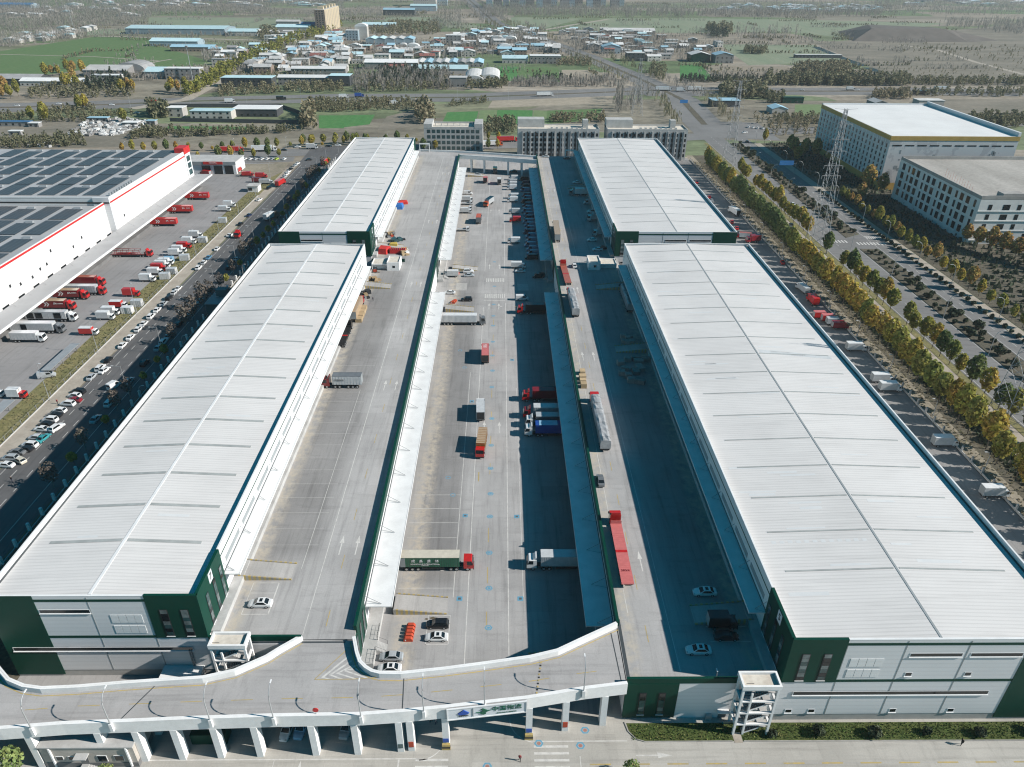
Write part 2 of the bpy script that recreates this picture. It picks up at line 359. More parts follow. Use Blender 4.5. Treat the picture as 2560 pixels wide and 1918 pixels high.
# ================================================================== the ground and its roads
YL, YR, YM, YB = 92.8, 82.7, 275.0, 471.0      # fronts of the two warehouses, end of the front halls, end of the back halls
ZD = 9.4                                       # level of the upper yards
def ground_mat():
    m, nt, b = base_mat('open_country', (.2,.19,.15), .95, 0, .1)
    geo = node(nt, 'ShaderNodeNewGeometry'); pos = geo.outputs['Position']
    mp = node(nt, 'ShaderNodeMapping'); mp.inputs['Scale'].default_value = (.0028, .006, 1); mp.inputs['Rotation'].default_value = (0,0,.12); nt.links.new(pos, mp.inputs[0])
    wob = node(nt, 'ShaderNodeTexNoise', Scale=.004, Detail=3); nt.links.new(pos, wob.inputs['Vector'])
    ad = node(nt, 'ShaderNodeVectorMath', operation='MULTIPLY_ADD'); nt.links.new(wob.outputs['Color'], ad.inputs[0]); ad.inputs[1].default_value = (.5,.5,0); nt.links.new(mp.outputs[0], ad.inputs[2])
    vo = node(nt, 'ShaderNodeTexVoronoi', Scale=1.0); nt.links.new(ad.outputs[0], vo.inputs['Vector'])
    cr = node(nt, 'ShaderNodeValToRGB'); e = cr.color_ramp; e.interpolation = 'CONSTANT'
    cols = [(0,(.29,.255,.205)),(.2,(.18,.215,.125)),(.38,(.24,.22,.175)),(.52,(.15,.20,.105)),(.66,(.32,.285,.235)),(.82,(.20,.205,.135))]
    e.elements[0].color = (*cols[0][1],1); e.elements[1].position = cols[1][0]; e.elements[1].color = (*cols[1][1],1)
    for p_, c_ in cols[2:]: q = e.elements.new(p_); q.color = (*c_,1)
    sp = node(nt, 'ShaderNodeSeparateColor'); nt.links.new(vo.outputs['Color'], sp.inputs[0]); nt.links.new(sp.outputs[0], cr.inputs[0])
    out = cr.outputs[0]
    mp2 = node(nt, 'ShaderNodeMapping'); mp2.inputs['Scale'].default_value = (.006,.03,1); nt.links.new(pos, mp2.inputs[0])
    n2 = node(nt, 'ShaderNodeTexNoise', Scale=1, Detail=7, Roughness=.72); nt.links.new(mp2.outputs[0], n2.inputs['Vector'])
    out = mulchain(nt, b, out, n2.outputs[0], .3, .7, .55, 1.35)
    n3 = node(nt, 'ShaderNodeTexNoise', Scale=.12, Detail=6, Roughness=.7); nt.links.new(pos, n3.inputs['Vector'])
    out = mulchain(nt, b, out, n3.outputs[0], .3, .7, .7, 1.25)
    nt.links.new(out, b.inputs['Base Color'])
ground_mat()
struct('ground', MB().face([(-9000,-600,-.05),(9000,-600,-.05),(9000,12000,-.05),(-9000,12000,-.05)]), 'open_country')
def sheet(name, pts, z, mat, kind='structure', label=None):
    """a flat sheet with a few millimetres of its own"""
    return struct(name, MB().face([(p[0], p[1], z) for p in pts]), mat, kind, label=label)
sheet('yard_pavement', [(-91,84),(98,84),(98,512),(-91,512)], .004, 'yard_concrete')
sheet('forecourt_road', [(-140,30),(150,30),(150,84),(-140,84)], .004, 'front_concrete')
sheet('east_yard_pavement', [(98,84),(127.6,84),(127.6,512),(98,512)], .006, 'east_yard_concrete')
sheet('left_road', [(-132.6,84),(-112.5,84),(-112.5,540),(-132.6,500)], .006, 'asphalt')
sheet('depot_yard_pavement', [(-300,84),(-146.8,84),(-146.8,455),(-150,492),(-300,492)], .004, 'depot_asphalt')
sheet('left_sidewalk', [(-138.6,84),(-132.8,84),(-133.6,492),(-138.6,475)], .11, 'sidewalk')
sheet('left_verge', [(-146.6,84),(-138.8,84),(-138.8,470),(-146.6,440)], .012, 'verge_grass')
sheet('compound_path', [(-112.3,84),(-91,84),(-91,512),(-112.3,512)], .010, 'soil_dark')
sheet('dry_lawn', [(-172,488),(-172,466),(-150,456),(-140,470),(-140.5,492)], .02, 'soil_dry')
# road behind the warehouses and its crossing
mk = MB()
mk.ribbon([(-460,470),(-300,497),(-180,513),(-128,527),(-60,540),(60,560),(160,585),(200,600),(330,625),(700,690)], 11.5, .019)
struct('back_road', mk, 'asphalt_worn')
mk = MB(); mk.ribbon([(-420,455),(-300,478),(-178,497),(-140,503)], 7, .016); struct('depot_access_road', mk, 'asphalt_worn')
sheet('junction_apron', [(-134,488),(-112,484),(-91,515),(-92,548),(-136,540)], .02, 'asphalt')
# boulevard on the east side
bl = [(0,30),(0,600)]
sheet('boulevard_carriageway', [(153.2,30),(169.6,30),(169.8,640),(153.6,640)], .012, 'asphalt_worn')
sheet('boulevard_carriageway', [(179.2,30),(187.6,30),(187.6,640),(178.6,640)], .0135, 'asphalt_worn')
sheet('boulevard_median', [(170.0,30),(179.0,30),(178.4,330),(170.0,330)], .10, 'soil_dark')
sheet('boulevard_median', [(170.0,346),(178.6,352),(177.6,560),(170.4,560)], .10, 'soil_dark')
sheet('boulevard_crossing', [(169.6,330),(179.4,330),(179.4,352),(169.6,346)], .014, 'asphalt_worn')
sheet('east_walk', [(142.4,30),(150.4,30),(150.2,520),(142.8,520)], .03, 'sidewalk')
sheet('east_verge', [(128.4,30),(132.8,30),(132.8,520),(128.4,520)], .01, 'soil_dry')
sheet('east_verge', [(132.8,30),(142.2,30),(142.6,520),(132.8,520)], .012, 'soil_dark')
sheet('east_verge', [(150.6,30),(153.0,30),(153.4,560),(150.6,560)], .02, 'verge_grass')
sheet('boulevard_walk', [(188.0,30),(193.4,30),(193.0,560),(188.0,560)], .03, 'sidewalk')
sheet('building_plot', [(193.8,30),(330,30),(330,585),(193.4,560)], .008, 'soil_dark')
# the boulevard runs on to the horizon, in two carriageways
far = [(168,630),(176,756),(160,881),(121,1102),(67,1342),(-14,1706),(-107,2683),(-250,4200)]
for sgn in (-1, 1):
    mk = MB(); mk.ribbon([(x+sgn*9.5, y) for x, y in far], 6.6, .03); struct('boulevard_carriageway', mk, 'asphalt_worn')
mk = MB(); mk.ribbon(far, 2.6, .06); struct('boulevard_median', mk, 'soil_dark')
sheet('junction_apron', [(151,586),(212,570),(215,640),(152,645)], .034, 'asphalt_worn')
sheet('highway_apron', [(145,775),(205,778),(205,848),(135,838)], .05, 'asphalt_worn')
hw = [(-1200,610),(-433,690),(-362,706),(-290,728),(-155,752),(-37,759),(90,793),(160,812),(285,812),(440,818),(545,812),(1500,800)]
for d in (-14, 14):
    mk = MB(); mk.ribbon([(x, y+d) for x, y in hw], 10, .04); struct('highway_carriageway', mk, 'asphalt_worn')
mk = MB(); mk.ribbon(hw, 2.0, .06); struct('highway_median', mk, 'soil_dark')
# ------------------------------------------------------------------ painted markings
mk = MB(); zz = .012
def line(x0, x1, y0, y1, z=zz, m=0): mk.face([(x0,y0,z),(x1,y0,z),(x1,y1,z),(x0,y1,z)], m)
def arrow(x, y, z, s=1.0, m=0, turn=False, yaw=0):
    pts = [(-.12,-3),(.12,-3),(.12,.6),(-.12,.6)]; hd = [(-.5,.6),(.5,.6),(0,3)]
    ca, sa = math.cos(yaw), math.sin(yaw)
    for pl in (pts, hd): mk.face([(x+(a*ca-b*sa)*s, y+(a*sa+b*ca)*s, z) for a, b in pl], m)
    if turn: mk.face([(x+.1*s,y-1.2*s,z+.001),(x+.9*s,y-.4*s,z+.001),(x+.9*s,y-.1*s,z+.001),(x+.1*s,y-.8*s,z+.001)], m); mk.face([(x+.7*s,y-.7*s,z+.002),(x+1.5*s,y+.1*s,z+.002),(x+.7*s,y+.5*s,z+.002)], m)
line(1.36,1.56,90,266); line(1.1,1.3,296,470); line(-7.3,-7.1,90,262); line(-7.5,-7.3,300,468); line(-10.4,-10.25,112,210); line(4.6,4.72,112,200)
for x, y, t in [(-5.1,178,0),(-.7,177.5,0),(-5.0,263,0),(-1.2,263,1),(-5.5,305.6,0),(-1.1,305.6,0),(-6,388,0),(-1.5,388,0)]: arrow(x, y, zz, 1, 0, t)
line(-7.2,1.4,268.6,269.0)
for i in range(11):
    line(-6.9+i*.78,-6.5+i*.78,271,275); line(-6.6+i*.72,-6.2+i*.72,288,292)
for i in range(9): line(-19,-14.5,283.0+i*.85-4,283.35+i*.85-4); line(6.5,11,281+i*.8-2,281.35+i*.8-2)
for x0, x1, y in [(-15.2,-10.6,107),(-15.2,-10.6,104.8),(-15.2,-10.6,99.6)]: line(x0, x1, y, y+.14)
line(-15.2,-15.06,99.6,107); line(-10.7,-10.56,99.6,107); line(-19.5,-19.36,90,97)
for i in range(7): line(-22.3,-10.6,114.6+i*5.3,114.72+i*5.3)
# forecourt
line(-60,-14,75.55,75.75); line(5.4,22,78.6,78.8)
for k in range(9):
    t0, t1 = R(-90+k*9), R(-90+(k+1)*9)
    mk.face([(-14+4*math.cos(t0),79.5+4*math.sin(t0),zz),(-14+4.2*math.cos(t0),79.5+4.2*math.sin(t0),zz),(-14+4.2*math.cos(t1),79.5+4.2*math.sin(t1),zz),(-14+4*math.cos(t1),79.5+4*math.sin(t1),zz)])
    mk.face([(6.2-4.6*math.cos(t0+R(90)),83-4.4*math.sin(t0+R(90)),zz),(6.2-4.8*math.cos(t0+R(90)),83-4.6*math.sin(t0+R(90)),zz),(6.2-4.8*math.cos(t1+R(90)),83-4.6*math.sin(t1+R(90)),zz),(6.2-4.6*math.cos(t1+R(90)),83-4.4*math.sin(t1+R(90)),zz)])
for i in range(9): line(5.6,11.6,77.5-i*1.25,77.95-i*1.25); line(-14.6,-9.0,75.2-i*1.25,75.62-i*1.25)
line(-17.6,-17.3,60,75.5); line(13.4,13.55,60,75.9); line(-38.6,-38.45,60,75.5)
arrow(26.2,76.0,zz,1.05,0,False,R(-90)); arrow(-34,72.5,zz,1)
for i in range(28): line(15+i*6.6,18.6+i*6.6,74.3,74.55,zz,1)
for i in range(13): line(-6.2,-5.9,100+i*13,104+i*13,zz,1) if i % 5 == 4 else line(-3.2,-3.02,90+i*13,95+i*13,zz,1)
# left road
for i in range(70): line(-124.0,-123.85,88+i*6,91+i*6); 
for i in range(70): line(-128.2,-128.05,88+i*6,91+i*6)
line(-131.5,-131.35,84,492); line(-116.6,-116.45,84,512)
# boulevard
for i in range(80): line(161.4,161.55,40+i*7,43.5+i*7,.02); line(183.2,183.35,40+i*7,43.5+i*7,.02)
line(169.2,169.35,30,330,.02); line(153.9,154.05,30,560,.02); line(179.5,179.65,30,560,.02)
for i in range(8): line(156+i*1.6,156.8+i*1.6,339,342.5,.02); line(180+i*1.0,180.5+i*1.0,345,349,.02)
for i in range(9): line(172+i*1.6,172.8+i*1.6,336,339.5,.022)
struct('road_markings', mk, ['paint_white', 'paint_yellow'])
# hexagonal and square painted guide marks on the yard
mk = MB()
def hexa(x, y, r, z, m, a0=0): mk.face([(x+r*math.cos(R(60*k+a0)), y+r*.9*math.sin(R(60*k+a0)), z) for k in range(6)], m)
for zn, x, y in [('Y2',1035,200),('Y2',1030,382),('Y2',1030,583),('Y2',1025,762),('Y2',1020,1048),('Y2',1018,1328),('Y2',1013,1640),('Y1',1040,1283),('Y1',1040,1035),('Y1',1045,905),('Y1',1045,786),('Y1',1048,677),('Y1',1050,550),('Y1',1052,473),('Y1',1055,383),('Y1',1060,240),('Y1',1060,47),('F3',470,1467),('F3',803,1485),('F3',840,1362),('F3',58,1650)]:
    p = g(zn, x, y); hexa(p.x, p.y, .82, .013, 0); hexa(p.x, p.y, .52, .0135, 2); hexa(p.x, p.y, .36, .014, 1 if zn == 'F3' else 0)
for zn, x, y in [('Y2',830,755),('Y2',1237,762),('Y2',785,1410),('Y2',1265,1410),('Y1',882,1148),('Y1',1200,820)]:
    p = g(zn, x, y); mk.box(p.x-.62,p.x+.62,p.y-.62,p.y+.62,.012,.0135,0); mk.box(p.x-.3,p.x+.3,p.y-.3,p.y+.3,.0135,.0142,3)
for zn, x, y in [('Y2',695,455),('Y2',733,592),('Y1',790,745),('Y1',825,880)]:
    p = g(zn, x, y)
    for k in range(10):
        t0, t1 = R(36*k), R(36*k+36); mk.face([(p.x+a*math.cos(t), p.y+a*math.sin(t), .0125) for a, t in ((.5,t0),(.68,t0),(.68,t1),(.5,t1))], 0)
struct('painted_guide_marks', mk, ['paint_blue', 'paint_red_faded', 'yard_concrete', 'asphalt'])
mk = MB()
for x, y, r in [(-14.1,106.3,.8),(-12.9,106.0,.6),(-15.4,106.1,.5),(-11.3,106.2,.35)]:
    mk.face([(x+r*(1+.35*math.sin(3*k+x))*math.cos(R(30*k)), y+r*.45*(1+.3*math.cos(2*k+y))*math.sin(R(30*k)), .0115) for k in range(12)])
noise_mat('oil_stain', (.10,.08,.05), (.14,.12,.09), 2, .4)
struct('oil_stain', mk, 'oil_stain')
# kerb and grass bed before the right front
mk = MB(); mk.wall([(22.0,82.3),(22.4,80.5),(23.6,79.0),(25,78.5),(40.4,78.5)], .16, 0, .14); mk.wall([(42.4,78.5),(150,78.2)], .16, 0, .14); struct('kerb', mk, 'kerb_stone')
sheet('grass_bed', [(22.3,82.1),(22.6,80.4),(23.8,79.0),(25,78.6),(110,78.4),(110,82.0)], .03, 'lawn')
sheet('stair_path', [(40.7,78.2),(42.2,78.2),(42.2,80.2),(40.7,80.2)], .05, 'sidewalk')
tuft = MB(); rt = random.Random(3)
for k in range(5200):
    x = rt.uniform(22.9,105); y = rt.uniform(78.75,81.9)
    if 40.4 < x < 42.5 and y < 80.4: continue
    h = rt.uniform(.12,.38); a = rt.uniform(0,6.3); w = rt.uniform(.05,.13); lx, ly = rt.uniform(-.15,.15), rt.uniform(-.15,.15)
    tuft.face([(x-w*math.cos(a),y-w*math.sin(a),.02),(x+w*math.cos(a),y+w*math.sin(a),.02),(x+lx,y+ly,h)], k % 3)
noise_mat('blade_green', (.11,.20,.04), (.16,.22,.055), .6, .8); noise_mat('blade_dry', (.30,.27,.11), (.20,.21,.07), .6, .8); noise_mat('blade_dark', (.065,.12,.03), (.09,.14,.035), .6, .8)
struct('long_grass', tuft, ['blade_green', 'blade_dry', 'blade_dark'], 'stuff')

# ================================================================== the halls
def window_kit(k, w, h, panes, frame='steel_dark', mats=('window_teal','window_pale','window_dark'), seed=0):
    """tall window facing -y at the origin: frame, then a pane sub-part with its lights"""
    f = MB().box(0,w,-.06,.0,0,h); i = k.add('window', f, frame); p = MB(); r = random.Random(seed); ph = (h-.2)/panes
    for n in range(panes): p.box(.14,w-.14,-.09,-.055,.1+n*ph+.05,.1+(n+1)*ph-.02, r.choice([0,0,1,1,2]))
    k.add('pane', p, list(mats), i); k.add('sill', MB().box(-.05,w+.05,-.16,-.0605,-.09,.02), 'trim_white', i)
def slot_kit(k, w, h):
    i = k.add('window', MB().box(0,w,-.05,0,0,h), 'trim_white'); k.add('louvre', MB().box(.16,w-.1,-.07,-.045,.16,h-.06), 'window_dark', i); k.add('sill', MB().box(-.06,w+.06,-.2,-.0505,-.08,.05), 'trim_white', i)
def strut_kit(k, reach, rise):
    m = MB(); m.tube([(0,0,rise),(reach*.62,0,.12)], .055, 5); m.tube([(0,.9,.1),(reach*.62,.0,.12)], .035, 4); k.add('brace', m, 'steel_grey')
def put(kt, parent, loc, rz=0):
    """place a kit whose first part hangs from parent"""
    made = []
    for name, me, par, l2, r2, lab in kt.p:
        made.append(link(name, me, made[par] if par is not None else parent, loc if par is None else l2, rz if par is None else r2))
    return made[0]
def hall(label, x0, x1, east, y0, y1, first_strip, number, far_green, far_end):
    t = thing('warehouse_hall', label, 'warehouse', ((x0+x1)/2, y0, 0)); T = Vector(t.location)
    loc = tuple(-T)                                          # parts are modelled in world units under the thing's base
    def add(name, mb, mats, parent=None, **k): return part(name, mb, mats, parent or t, loc=loc if parent is None else (0,0,0), **k)
    s = 1 if east else -1; xi = x1 if east else x0; xo = x0 if east else x1
    ix = lambda d: xi - s*d
    def bx(mb, d0, d1, ya, yb, za, zb, m=0): a, b = sorted((ix(d0), ix(d1))); mb.box(a, b, ya, yb, za, zb, m)
    wd = x1-x0; xm = (x0+x1)/2; hw_ = wd/2
    m = MB().box(x0,x1,y0,y1,1.7,20.0); add('side_wall', m, 'panel_white')
    m = MB().box(x0-.05,x1+.05,y0-.05,y1+.05,0,1.7); add('plinth', m, 'plinth_grey')
    m = MB().box(x0,x1,y0-.14,y0-.004,1.72,20.9); m.box(x0+.36,x1-.36,y0-.002,y0+.2,20.02,20.9)
    add('end_wall', m, 'panel_grey'); add('end_wall', MB().box(x0,x1,y1+.004,y1+.14,1.72,20.9), 'panel_grey')
    add('coping', MB().box(x0-.02,x1+.02,y0-.17,y0+.24,20.9,21.0), 'trim_white'); add('coping', MB().box(x0-.02,x1+.02,y1-.2,y1+.17,20.9,21.0), 'trim_white')
    zE, zR, yi0, yi1 = 20.02, 20.95, y0+.2, y1-.1
    a, b = x0+.36, x1-.36
    m = MB().face([(a,yi0,zE),(xm,yi0,zR),(xm,yi1,zR),(a,yi1,zE)]).face([(xm,yi0,zR),(b,yi0,zE),(b,yi1,zE),(xm,yi1,zR)]); add('roof', m, 'roof_white')
    m = MB().box(xm-(.28 if east else .2),xm+(.28 if east else .2),yi0,yi1,zR-.03,zR+.05); add('ridge_cap', m, 'trim_white' if east else 'ridge_grey')
    for d in (-1, 1):
        xa, xb = (x0, x0+.36) if d < 0 else (x1-.36, x1)
        m = MB().box(xa,xb,y0+.25,y1-.21,20.005,20.9+.16); add('parapet', m, 'trim_white')
        m = MB().box(*((x0+.361,x0+.8) if d < 0 else (x1-.8,x1-.361)),y0+.3,y1-.3,20.03,20.08); add('gutter', m, 'gutter_dark' if (d < 0) == east else 'steel_grey')
    # translucent roof strips, one each side of the ridge
    def strip(k, hw_):
        m = MB(); L = hw_-4.2; W2 = .38 if hw_ < 20 else .2; zz = lambda d: -(zR-zE)*d/(hw_-.36)+.05
        m.face([(.55,-W2,zz(.55)),(L,-W2,zz(L)),(L,W2,zz(L)),(.55,W2,zz(.55))]); m.face([(.55,-W2,zz(.55)-.06),(L,-W2,zz(L)-.06),(L,-W2,zz(L)),(.55,-W2,zz(.55))]); m.face([(L,-W2,zz(L)-.06),(L,W2,zz(L)-.06),(L,W2,zz(L)),(L,-W2,zz(L))])
        k.add('skylight_strip', m, 'skylight_sheet')
    sk = kit(('strip', round(hw_, 1)), strip, hw_)
    y = first_strip
    while y < y1-5:
        for rz in (0, math.pi): put(sk, t, (xm-T.x, y-T.y, zR), rz)
        y += 10.65
    # deck-side corner in green, seen on two faces
    m = MB(); bx(m, -.16, 9.2, y0-.24, y0-.145, 10.42, 21.1); bx(m, -.16, -.004, y0-.14, y0+11.4, 10.42, 21.1); bx(m, .0, .42, y0+.26, y0+11.4, 21.065, 21.1); bx(m, -.16, 9.2, y0-.14, y0+.26, 21.002, 21.1)
    add('corner_panel', m, 'panel_green')
    for d in (3.5, 7.2):
        put(kit(('cw', d), window_kit, 1.45, 6.7, 7, 'steel_dark', ('window_teal','window_pale','window_dark'), int(d*10)), t, (min(ix(d), ix(d-1.45))-T.x, y0-.245-T.y, 10.95))
    for q, dy in enumerate((2.5, 6.0, 9.3)):
        put(kit(('cs', q), window_kit, 1.2, 7.4, 8, 'steel_dark', ('window_teal','window_pale','window_dark'), 5+q), t, (xi+s*.165-T.x, y0+dy+(0 if east else 1.2)-T.y, 10.7), R(90) if east else R(-90))
    b_ = MB().box(-.85,.85,-.05,0,-1.15,1.15); sg = part('number_sign', b_, 'sign_board', t, loc=(xi+s*.17-T.x, y0+5.9-T.y, 19.6), rz=R(90) if east else R(-90))
    text_on('number', number, 2.0, 'steel_dark', sg, (0,-.06,0))
    # end wall: joints, bands, far green panel, vents, windows
    gs = ix(far_green); ge = xo
    m = MB(); bx(m, far_green, wd, y0-.22, y0-.145, 0.6, 21.02); add('green_panel', m, 'panel_green')
    for za, zb in ((19.6,20.15),(10.42,11.0)):
        m = MB(); bx(m, 9.2, far_green, y0-.19, y0-.145, za, zb); add('green_band', m, 'panel_green')
    for d in (9.3, 19.3, 29.9):
        if d < far_green-1: m = MB(); bx(m, d-.09, d+.09, y0-.175, y0-.1405, 1.8, 19.58 if d < 10 else 20.6); add('downpipe', m, 'louvre_grey')
    for row in (15.3, 12.6):
        for c in range(4):
            m = MB(); bx(m, 10.6+c*1.42, 10.6+c*1.42+1.34, y0-.21, y0-.145, row-1.0, row+1.0); add('vent_panel', m, 'panel_white')
    sl_ = kit(('slot', 9.0), slot_kit, 9.0, .95)
    for d in ((29.3, 39.6) if not east else (28.4,)): put(sl_, t, (min(ix(d), ix(d-9))-T.x, y0-.145-T.y, 16.7))
    ls = kit(('slot', round(wd-15)), slot_kit, wd-(15 if not east else 4.5), 1.0); dd = (2.4, wd-12.6) if not east else (3.2, wd-1.3)
    put(kit(('slot', 'low', wd), slot_kit, abs(dd[1]-dd[0]), 1.0), t, (min(ix(dd[0]), ix(dd[1]))-T.x, y0-.23-T.y, 7.0))
    if not east:
        sm = kit('smallwin', slot_kit, 1.25, 1.0)
        for x, z in ((69.2,11.8),(79.5,11.8),(50.4,2.1),(54.5,2.1),(69.1,2.1),(79.5,2.1)):
            if y0 < 100: put(sm, t, (x-T.x, y0-.145-T.y, z))
    # deck side above the canopy: long louvre windows, a thin green line, canopy with stays
    yA, yB = y0+11.2, y1-8
    m = MB(); bx(m, -.05, -.004, yA, yB, 19.0, 19.25); add('green_line', m, 'panel_green')
    n = int((yB-yA)/10.65)
    lk = kit('louvre_window', lambda k: k.add('louvre_window', MB().box(0,8.4,-.05,0,0,1.15), 'louvre_grey'))
    bk = kit('brace_up', strut_kit, 3.0, 1.9)
    for i in range(n):
        yy = yA+.8+i*10.65
        put(lk, t, (xi+s*.004-T.x, yy+1.4+(0 if east else 8.4)-T.y, 16.1), R(90) if east else R(-90))
        put(bk, t, (xi+s*.02-T.x, yy-T.y, 14.98), 0 if east else math.pi)
    m = MB(); bx(m, -3.0, -.004, yA, yB, 14.72, 14.95); bx(m, -3.12, -3.004, yA, yB, 14.6, 15.0); add('canopy', m, 'panel_white' if east else 'trim_white')
    m = MB(); bx(m, -.06, -.005, yA, yB, 14.96, 15.25); add('gutter', m, 'gutter_dark')
    m = MB(); bx(m, -1.9, -.06, y0+1.2, y1-2, ZD+.01, ZD+1.2); add('loading_dock', m, 'concrete_light')
    dk = kit('dock_door', lambda k: k.add('dock_door', MB().box(0,3.6,-.05,0,0,3.2), 'concrete_dark'))
    for i in range(n): put(dk, t, (xi+s*.004-T.x, yA+4.2+i*10.65+(0 if east else 3.6)-T.y, ZD+1.2), R(90) if east else R(-90))
    if far_end:
        m = MB(); bx(m, -.12, -.004, y1-7.8, y1, 9.5, 21.0); add('corner_panel', m, 'panel_green')
    return t
HL1 = hall('white roofed hall nearest on the left, with green corner numbered seven', -91.0, -53.6, True, YL, YM, 107.0, '7', 28.6, False)
HR1 = hall('widest white roofed hall, nearest on the right beside the grass bed', 48.4, 97.9, False, YR, 277.0, 99.0, '5', 40.0, False)
hall('far left white roofed hall behind the one numbered seven', -91.4, -54.2, True, 290.0, YB, 302.5, '8', 28.6, True)
hall('far right white roofed hall in front of the office blocks', 47.3, 97.3, False, 291.3, 473.0, 306.0, '6', 40.0, True)

# stains and repairs on the two near roofs
noise_mat('roof_stain', (.52,.55,.56), (.60,.62,.63), .5, .6); noise_mat('roof_stain_faint', (.63,.645,.65), (.67,.68,.68), .5, .6)
def roof_patch(t, x0, x1, y0, y1, xm, hw_, mt='roof_stain', skew=0):
    z = lambda x: 20.95-.93*abs(x-xm)/(hw_-.36)+.012
    part('roof_patch', MB().face([(x0,y0,z(x0)),(x1,y0+skew,z(x1)),(x1,y1+skew,z(x1)),(x0,y1,z(x0))]), mt, t, loc=tuple(-Vector(t.location)))
roof_patch(HR1, 74.0, 94.0, 184.6, 186.6, 73.15, 24.75, 'roof_stain', -2.6)
for i in range(12): roof_patch(HR1, 52.5+i*1.6, 53.4+i*1.6, 106.3+.05*(i % 3), 107.2-.1*(i % 2), 73.15, 24.75, 'roof_stain_faint')
rr_ = random.Random(21)
for i in range(26): y_ = rr_.uniform(88,270); a_ = rr_.uniform(50,64); roof_patch(HR1, a_, a_+rr_.uniform(4,8.5), y_, y_+rr_.uniform(.4,.9), 73.15, 24.75, 'roof_stain_faint')
for i in range(16): y_ = rr_.uniform(88,270); a_ = rr_.uniform(74,86); roof_patch(HR1, a_, a_+rr_.uniform(4,9), y_, y_+rr_.uniform(.4,.9), 73.15, 24.75, 'roof_stain_faint')
for i in range(22): y_ = rr_.uniform(97,270); a_ = rr_.choice([rr_.uniform(-89,-80),rr_.uniform(-71,-62)]); roof_patch(HL1, a_, a_+rr_.uniform(3,7), y_, y_+rr_.uniform(.35,.8), -72.3, 18.7, 'roof_stain_faint')

